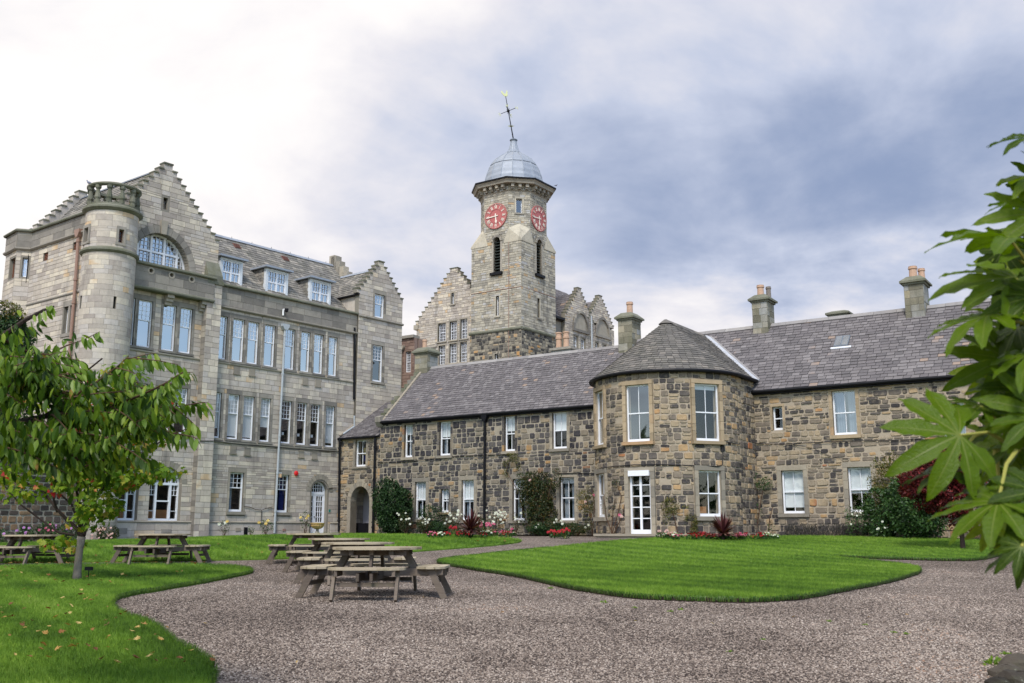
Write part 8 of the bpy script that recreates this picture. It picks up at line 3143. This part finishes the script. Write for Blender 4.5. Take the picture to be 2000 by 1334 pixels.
# ivy-clad dark tree at the far left edge
tb = at_depth(8, 1050, 44); tb.z = ground_z(tb.x, tb.y)
IV = empty('ivy_tree', tb, 'dark ivy-clad tree at the far left edge beside the tall range', 'tree')
mb = MB(); mb.tube([tb, tb + Vector((-.5, 0, 3)), tb + Vector((-.6, 0, 7))], [.28, .22, .12], 8); mb.build('trunk', M['bark_dark'], IV)
F = Foliage(IV, M['leaf_dark'])
for x, y, wx, wy, n in ((0, 760, 70, 110, 4800), (22, 670, 34, 60, 2400), (-30, 640, 60, 60, 1500), (40, 720, 30, 40, 1000)):
    blob(F, at_depth(x, y, 37), wx / FH * 37, 1.0, wy / FH * 37, n, .14, .09, rg, 'small', .4, .0, 1.6)
F.done()
F = Foliage(IV, M['leaf_olive'], rest='autumn_foliage')
blob(F, at_depth(14, 610, 36.8), 30 / FH * 37, .7, 22 / FH * 37, 700, .10, .06, rg, 'small', .3, .0, 1.6)
F.done()

# ------------------------------------------------------------------ maple on the front lawn
tb = on_ground(150, 1137)
YM = tb.y
MP = empty('maple_tree', tb, 'young maple with yellow-green lobed leaves and a smooth grey trunk on the left lawn', 'tree')
pm = lambda x, y, dy=0: at_depth(x, y, YM + dy)
mb = MB(); mb.tube([tb + Vector((0, 0, .0)), pm(151, 1120), pm(153, 1095), pm(156, 1070), pm(160, 1048)], [.095, .075, .068, .066, .072], 10); mb.build('trunk', M['bark'], MP, True)
branches = [[(160, 1050), (150, 1032), (128, 1012), (112, 995)], [(112, 995), (85, 960), (72, 955), (30, 930), (0, 915)], [(160, 1048), (158, 1020), (156, 990), (150, 960)], [(112, 1000), (105, 975), (108, 935), (112, 900)],
            [(163, 1046), (170, 1020), (172, 1000), (195, 960), (225, 900), (250, 850)], [(160, 1040), (140, 985), (118, 965)], [(172, 1000), (150, 940), (140, 880), (130, 800)], [(195, 960), (240, 905), (290, 880), (330, 850)],
            [(150, 960), (180, 900), (215, 830), (260, 760)], [(108, 935), (80, 880), (40, 830)], [(145, 1045), (115, 1040), (80, 1015), (40, 985), (10, 950)], [(130, 800), (150, 740), (200, 700)]]
for i, pl_ in enumerate(branches):
    dys = rg.uniform(-.6, .6)
    r0 = .045 if i in (0, 2, 4) else .026
    mb = MB(); mb.tube([pm(x, y, dys * k / 3) for k, (x, y) in enumerate(pl_)], [r0 * (1 - .6 * k / len(pl_)) for k in range(len(pl_))], 6); mb.build('branch', M['bark_dark'], MP)
F = Foliage(MP, M['leaf_maple'])
for x, y, wx, wy, n in ((190, 985, 38, 28, 330), (120, 1062, 34, 14, 130), (160, 930, 70, 30, 480), (250, 925, 45, 30, 400), (300, 925, 32, 18, 150), (230, 880, 60, 30, 300), (290, 840, 40, 40, 300), (300, 780, 40, 30, 200), (20, 930, 40, 20, 160), (60, 960, 30, 20, 90), (20, 965, 20, 12, 40),
                        (130, 860, 80, 40, 350), (60, 850, 60, 40, 250), (200, 800, 70, 40, 300), (120, 780, 80, 40, 250), (240, 740, 50, 30, 160), (330, 920, 16, 12, 40), (175, 1015, 30, 20, 90), (205, 950, 26, 20, 120)):
    blob(F, pm(x, y), wx / FH * YM, .8, wy / FH * YM, n, .115, .115, rg, 'maple', .2, -.05, 2.2, .2, .55)
F.done(300)
F = Foliage(MP, M['leaf_red'], rest='scarlet_foliage')
for x, y, wx, wy, n in ((145, 832, 26, 18, 130), (120, 850, 14, 10, 18), (52, 892, 12, 4, 14), (105, 960, 5, 5, 6), (168, 738, 14, 12, 18), (165, 770, 8, 8, 8)):
    blob(F, pm(x, y, -.3), wx / FH * YM, .3, wy / FH * YM, n, .10, .10, rg, 'maple', .2, None, 2.2, .2, .4)
F.done()
# ------------------------------------------------------------------ cherry reaching in from the left, nearer the viewer
YC = 7.2
cb0 = Vector((-5.6, 7.6, ground_z(-5.6, 7.6)))
CH_ = empty('cherry_tree', cb0, 'cherry branches with long drooping green leaves reaching in from the left edge', 'tree')
pc = lambda x, y, dy=0: at_depth(x, y, YC + dy)
mb = MB(); mb.tube([cb0, Vector((-5.5, 7.5, 1.6)), Vector((-5.2, 7.4, 2.3))], [.16, .13, .1], 10); mb.build('trunk', M['bark_dark'], CH_)
limbs = [[(-560, 900), (-200, 850), (0, 832), (60, 820), (108, 808), (170, 802), (230, 790), (300, 786)],
         [(-560, 880), (-250, 760), (-60, 690), (0, 660), (50, 625), (85, 606), (106, 598)],
         [(0, 660), (60, 690), (100, 690), (130, 675), (160, 665), (195, 648)],
         [(108, 808), (150, 770), (190, 745), (230, 715), (252, 695)],
         [(230, 790), (280, 770), (320, 750), (365, 722)],
         [(230, 790), (290, 795), (340, 795), (385, 788)],
         [(170, 802), (230, 820), (290, 830), (365, 855)],
         [(0, 832), (60, 850), (120, 868), (170, 880)],
         [(-100, 800), (-20, 770), (40, 745), (90, 730), (140, 735)],
         [(-100, 720), (-30, 720), (30, 730), (70, 760), (100, 775)],
         [(60, 820), (120, 840), (190, 850), (240, 862)],
         [(-60, 690), (-20, 690), (10, 700), (40, 715), (80, 700)],
         [(60, 690), (50, 720), (90, 760), (150, 770)],
         [(150, 770), (200, 775), (240, 760), (270, 745)],
         [(-60, 850), (0, 870), (50, 885), (100, 885)],
         [(120, 868), (160, 905), (175, 920)]]
F = Foliage(CH_, M['leaf_cherry'])
F2 = Foliage(CH_, M['leaf_cherry_tip'], rest='pale_foliage')  # paler leaves: young growth, plus light on the tips put into the colour
for i, pl_ in enumerate(limbs):
    dy0 = rg.uniform(-.5, .5) if i > 1 else 0
    pts = [pc(x, y, dy0 * min(1, k / 2)) for k, (x, y) in enumerate(pl_)]
    r0 = .038 if i < 2 else .011
    mb = MB(); mb.tube(pts, [max(.003, r0 * (1 - .85 * k / (len(pts) - 1))) for k in range(len(pts))], 6); mb.build('branch', M['bark_dark'] if i < 2 else M['twig'], CH_)
    tot = 0
    for k in range(len(pts) - 1):
        a, b = pts[k], pts[k + 1]
        L = (b - a).length
        dr = (b - a).normalized()
        m = int(L / .009)
        for q in range(m):
            f = (q + rg.random()) / m
            p = a + (b - a) * f
            if p.x < -5.0: continue
            side = rvec(rg)
            side = (side - dr * side.dot(dr)).normalized()
            last = k >= len(pts) - 2 and i in (1, 2, 4, 5, 6, 3)
            off = side * rg.uniform(.0, .12) + Vector((0, 0, rg.uniform(-.14, .03))) if not last else side * rg.uniform(0, .03)
            d = (Vector((0, 0, -1)) * rg.uniform(.55, 1.1) + dr * rg.uniform(.1, .6) + side * .45).normalized()
            n = (Vector((0, -.6, .5)) + rvec(rg) * .9).normalized()
            ln = rg.uniform(.07, .105)
            vs, fs = leaf_shape(p + off, d, n, ln, ln * .34, .22, rg.uniform(.0, .25), 'oval')
            (F2 if (last and rg.random() < .75) or rg.random() < .28 else F).add(vs, fs, rg.random())
# side twigs with leaves hanging in two rows
for i, pl_ in enumerate(limbs):
    for k in range(len(pl_) - 1):
        for q in range(3 if i < 2 else 2):
            f = rg.random()
            x = pl_[k][0] + (pl_[k + 1][0] - pl_[k][0]) * f; y = pl_[k][1] + (pl_[k + 1][1] - pl_[k][1]) * f
            if x < -90 or (y < 690 and x > -20): continue
            a = pc(x, y, rg.uniform(-.3, .3))
            dr = Vector((rg.uniform(.2, 1), rg.uniform(-.9, .6), rg.uniform(-.35, .35))).normalized()
            L = rg.uniform(.25, .5)
            if x > 250: L *= .5
            pts = [a + dr * L * t - Vector((0, 0, .12 * L * t * t)) for t in (0, .33, .66, 1)]
            mb = MB(); mb.tube(pts, [.006, .005, .004, .002], 5); mb.build('twig', M['twig'], CH_)
            m = int(L / .022)
            for u_ in range(m):
                t = (u_ + .5) / m
                p = a + dr * L * t - Vector((0, 0, .12 * L * t * t))
                side = dr.cross(Vector((0, 0, 1))).normalized() * (1 if u_ % 2 else -1)
                d = (Vector((0, 0, -1)) * rg.uniform(.4, .9) + dr * rg.uniform(.2, .6) + side * rg.uniform(.3, .8)).normalized()
                n = (side * .5 + Vector((0, -.3, .9)) + rvec(rg) * .4).normalized()
                ln = rg.uniform(.08, .12)
                vs, fs = leaf_shape(p, d, n, ln, ln * .35, .22, rg.uniform(.1, .4), 'oval')
                (F2 if rg.random() < .3 else F).add(vs, fs, rg.random())
# inner mass of leaves
for x, y, wx, wy, n in ((60, 790, 110, 60, 150), (150, 830, 90, 42, 100), (60, 850, 95, 38, 110), (220, 800, 80, 34, 60), (-40, 740, 80, 60, 100), (130, 745, 80, 34, 80), (30, 700, 60, 30, 70), (200, 860, 60, 26, 50), (280, 800, 60, 28, 40), (120, 890, 60, 20, 40), (230, 735, 30, 24, 20), (20, 660, 30, 24, 25)):
    for k in range(n):
        v = rvec(rg)
        p = pc(x + v.x * wx, y + v.z * wy, v.y * .6)
        d = (Vector((rg.uniform(-.5, .5), rg.uniform(-.5, .5), -1))).normalized()
        nn = (Vector((0, -.6, .5)) + rvec(rg) * .9).normalized()
        ln = rg.uniform(.075, .115)
        vs, fs = leaf_shape(p, d, nn, ln, ln * .36, .22, rg.uniform(.0, .25), 'oval')
        F.add(vs, fs, rg.random())
F.done(200)
F2.done(100)

# ------------------------------------------------------------------ large-leaved shrub in the right foreground
def palmate_mesh(seed):
    rr = random.Random(seed)
    vs, fs, mi = [], [], []
    nl = 8
    a0_ = -rad(118)
    da = rad(236) / (nl - 1)
    rows = [0, .16, .28, .35, .45, .55, .65, .75, .85, .93, 1.0]
    for l in range(nl):
        a = a0_ + da * l
        ln = 1.0 - .32 * (abs(a) / rad(118)) ** 1.5
        ln *= rr.uniform(.93, 1.05)
        ca, sa = math.cos(a), math.sin(a)
        b = len(vs)
        curl = rr.uniform(.2, .9)
        tw = rr.uniform(-.5, .5)
        for k, t in enumerate(rows):
            r_ = t * ln
            if t <= .35:
                w = t * ln * math.tan(da / 2) * (1.02 if t < .3 else .85)
            else:
                w = .132 * math.sin(math.pi * min(1, (t - .08) / .92)) ** .7 + rr.uniform(-.012, .012)
            if t >= 1: w = .0
            z = -curl * r_ * r_ * .55
            for s in (-1, 0, 1):
                x = r_ * ca - s * w * sa
                y = r_ * sa + s * w * ca
                vs.append((x, y, z + ((.30 * w + .03 * math.sin(k * 2.1 + s * l) * t) if s else 0) + tw * s * w * t))
        for k in range(len(rows) - 1):
            i = b + 3 * k
            fs += [(i, i + 3, i + 4, i + 1), (i + 1, i + 4, i + 5, i + 2)]
            mi += [0, 0]
        # midrib
        b2_ = len(vs)
        for k, t in enumerate(rows[:-1]):
            r_ = t * ln; z = -curl * r_ * r_ * .55 + .004
            w = .012 * (1.05 - t)
            for s in (-1, 1):
                vs.append((r_ * ca - s * w * sa, r_ * sa + s * w * ca, z))
        for k in range(len(rows) - 2):
            i = b2_ + 2 * k
            fs.append((i, i + 2, i + 3, i + 1)); mi.append(1)
    me = mesh_from('palmate_leaf', vs, fs, [M['leaf_big'], M['leaf_vein']], None, True, mi)
    return me


PMS = [palmate_mesh(i) for i in range(5)]
fb = Vector((1.75, 2.9, ground_z(1.75, 2.9)))
FS = empty('large_leaved_shrub', fb, 'glossy shrub with big lobed leaves along the right edge, close to the viewer', 'shrub')
def big_leaf(px, py, Y, rpx, ang, tilt=(.0, 0), petiole=None):
    """ang: direction of the middle lobe in the picture, degrees, 180 = left, 270 = down"""
    c = at_depth(px, py, Y)
    r_ = rpx / FH * Y * .92
    a = rad(ang)
    d = Vector((math.cos(a), rg.uniform(-.35, .1), math.sin(a))).normalized()
    n = (Vector((-.2 + tilt[0], -.55, .8 + tilt[1])) + rvec(rg) * .6).normalized()
    y_ = n.cross(d).normalized(); n = d.cross(y_).normalized()
    o = link('leaf', rg.choice(PMS), FS, rg.random() * .95)
    m = Matrix(((d.x, y_.x, n.x, 0), (d.y, y_.y, n.y, 0), (d.z, y_.z, n.z, 0), (0, 0, 0, 1))) @ Matrix.Scale(r_, 4)
    o.matrix_world = Matrix.Translation(c - fb) @ m
    q = petiole or (2060 + rg.uniform(-20, 40), py + rg.uniform(40, 180))
    e = at_depth(q[0], q[1], Y + .1)
    mid = (c + e) / 2 + Vector((0, 0, .03))
    mb = MB(); mb.tube([c, mid, e], [.004, .005, .006], 6); mb.build('petiole', M['stalk'], FS)
hero = [(2012, 268, 2.8, 100, 192), (2035, 345, 2.9, 110, 185), (1974, 469, 2.7, 168, 165), (1985, 545, 2.8, 178, 184), (1930, 615, 2.75, 140, 195), (1965, 702, 2.9, 135, 182), (1915, 794, 2.8, 92, 170, (2010, 900)), (1874, 850, 2.7, 172, 184, (1990, 880)),
        (1846, 918, 2.75, 100, 195, (1960, 830)), (1949, 981, 2.6, 150, 196, (1985, 880)), (1932, 1020, 2.75, 70, 262, (1950, 960)), (1995, 1068, 2.5, 78, 225, (2060, 1000)), (1990, 640, 2.9, 110, 215), (1995, 870, 2.9, 100, 200), (1960, 880, 3.0, 90, 240),
        (2010, 760, 2.8, 110, 185), (2000, 930, 2.75, 90, 215), (2010, 490, 3.0, 130, 150), (2030, 420, 2.9, 130, 160), (2020, 580, 2.7, 120, 200), (1950, 760, 3.05, 80, 205), (2015, 690, 2.7, 110, 210), (2020, 820, 2.7, 100, 190), (1985, 1010, 2.9, 95, 205), (1968, 650, 3.1, 90, 200),
        (2030, 960, 2.6, 120, 200), (2040, 1040, 2.7, 110, 190), (1998, 400, 3.1, 80, 172), (1990, 740, 3.1, 100, 225), (1970, 830, 3.1, 80, 230), (1925, 955, 3.0, 70, 200)]
for h in hero:
    big_leaf(h[0], h[1], h[2], h[3], h[4], petiole=h[5] if len(h) > 5 else None)
for k in range(60):
    px, py = 2040 + rg.uniform(-15, 260), rg.uniform(260, 1120)
    big_leaf(px, py, 2.9 + rg.uniform(-.3, .5), rg.uniform(90, 150), rg.uniform(120, 300), petiole=(2100, min(1250, py + 120)))
for k in range(60):
    px, py = rg.uniform(1950, 2060), rg.uniform(430, 1060)
    big_leaf(px, py, 3.25 + rg.uniform(-.1, .3), rg.uniform(70, 110), rg.uniform(150, 290), petiole=(2060, py + 100))
for pl_ in ([(2120, 1500), (2080, 1100), (2060, 800), (2070, 500), (2050, 300)], [(2080, 1100), (2020, 900), (1990, 870), (1958, 815)], [(2060, 900), (2000, 880), (1960, 900)], [(2060, 800), (2010, 640), (2000, 560)], [(2070, 900), (1950, 950), (1945, 870)]):
    mb = MB(); mb.tube([at_depth(x, y, 3.0) for x, y in pl_], [.016, .013, .011, .009, .007][:len(pl_)], 8); mb.build('stem', M['stalk'], FS)

# ------------------------------------------------------------------ fallen leaves
DLM = []
for k in range(5):
    vs, fs = leaf_shape(Vector((0, 0, 0)), Vector((1, 0, 0)), Vector((0, 0, 1)), 1.0, 1.0 if k < 3 else .45, .35, -.15, 'maple' if k < 3 else 'oval')
    vs = [Vector((v.x - .4, v.y, v.z + .1 + .18 * noise.noise(v * 2 + Vector((k, 0, 0))))) for v in vs]
    DLM.append(mesh_from('fallen_leaf', [tuple(v) for v in vs], fs, M['leaf_dead'], [0.0] * len(fs)))
def fallen(px, py, sz, col, zoff, label, group):
    p = on_ground(px, py)
    o = link('fallen_leaf', rg.choice(DLM), None, col)
    o.location = (p.x, p.y, p.z + zoff)
    o.rotation_euler = (rg.uniform(-.5, .5), rg.uniform(-.5, .5), rg.uniform(0, 6.28))
    o.scale = (sz,) * 3
    tag(o, label, 'fallen leaf', group)
def on_lawn(p):
    return any(inside(L[2], p.x, p.y) for L in LAWNS)
cnt = 0
while cnt < 110:
    px, py = rg.uniform(0, 430) ** 1.0, rg.uniform(1108, 1330)
    p = on_ground(px, py)
    if not inside(LAWNS[0][2], p.x, p.y): continue
    if rg.random() > math.exp(-((px - 120) / 190) ** 2) + .12: continue
    fallen(px, py, rg.uniform(.045, .085), rg.random(), .11, 'dry autumn leaf lying on the left foreground lawn', 'fallen leaves on the foreground lawn'); cnt += 1
for k in range(90):
    fallen(rg.uniform(0, 400), 1102 + rg.uniform(-2.2, 2.5), rg.uniform(.07, .12), rg.random(), .03, 'dry brown leaf on the gravel strip by the two left picnic tables', 'fallen leaves on the gravel strip')
cnt = 0
while cnt < 70:
    px, py = rg.uniform(0, 1000), rg.uniform(1046, 1096)
    p = on_ground(px, py)
    if not inside(LAWNS[1][2], p.x, p.y): continue
    fallen(px, py, rg.uniform(.06, .1), rg.random(), .12, 'dry autumn leaf on the lawn below the tall grey range', 'fallen leaves on the rear lawn'); cnt += 1
for k in range(12):
    px, py = rg.uniform(250, 1900), rg.uniform(1130, 1320)
    p = on_ground(px, py)
    if on_lawn(p): continue
    fallen(px, py, rg.uniform(.04, .06), .5 + rg.random() * .5, .03, 'small yellowed leaf dropped on the gravel forecourt', 'leaves dropped on the gravel')
# small weeds in the gravel
def weed(px, py, s, label):
    p = on_ground(px, py)
    r = empty('weed', p, label, 'weed', 'weeds in the gravel')
    F = Foliage(r, M['leaf_cherry_tip'])
    for k in range(40):
        v = rvec(rg); v.z = abs(v.z)
        vs, fs = leaf_shape(p + Vector((v.x, v.y, v.z * .5)) * s * rg.random(), v + Vector((0, 0, .2)), rvec(rg), s * .5, s * .3, .1, .1, 'small')
        F.add(vs, fs, rg.random())
    F.done()
for px, py, s in ((1941, 1300, .10), (1966, 1280, .05), (1770, 1240, .035), (1745, 1237, .035), (1620, 1215, .035), (1490, 1250, .03), (1425, 1275, .03), (1310, 1195, .04), (1330, 1192, .04), (1180, 1178, .05), (1075, 1150, .05), (1690, 1222, .03), (1240, 1188, .04)):
    weed(px, py, s, 'bright green weed at the edge of the rocks in the bottom right corner' if px == 1941 else 'tiny green weed growing through the gravel')

# trees standing behind the photographer (the ground-floor panes mirror them)
WD = MB()
for k in range(8000):
    x, z = rg.uniform(-42, 26), rg.random() ** .8
    y = -26 + rg.uniform(-3, 3)
    hx = 11
    if k % 5 == 1:
        x, y, hx = 52 + rg.uniform(-3, 3), rg.uniform(-26, 30), 7
    elif k % 3 == 0:
        x, y = -42 + rg.uniform(-3, 3), rg.uniform(-26, 34)
    hh = hx + 4 * noise.noise(Vector((x * .12, 3, 0)))
    vs, fs = leaf_shape(Vector((x, y, -1.5 + z * hh)), rvec(rg), rvec(rg), rg.uniform(.7, 1.4), rg.uniform(.5, .9), .2, .1, 'small')
    WD.add(vs, fs, rg.random())
wd = WD.build('tree_line', M['leaf_green'], None)
wd['kind'] = 'stuff'; wd['label'] = 'line of tall leafy trees behind the viewer'
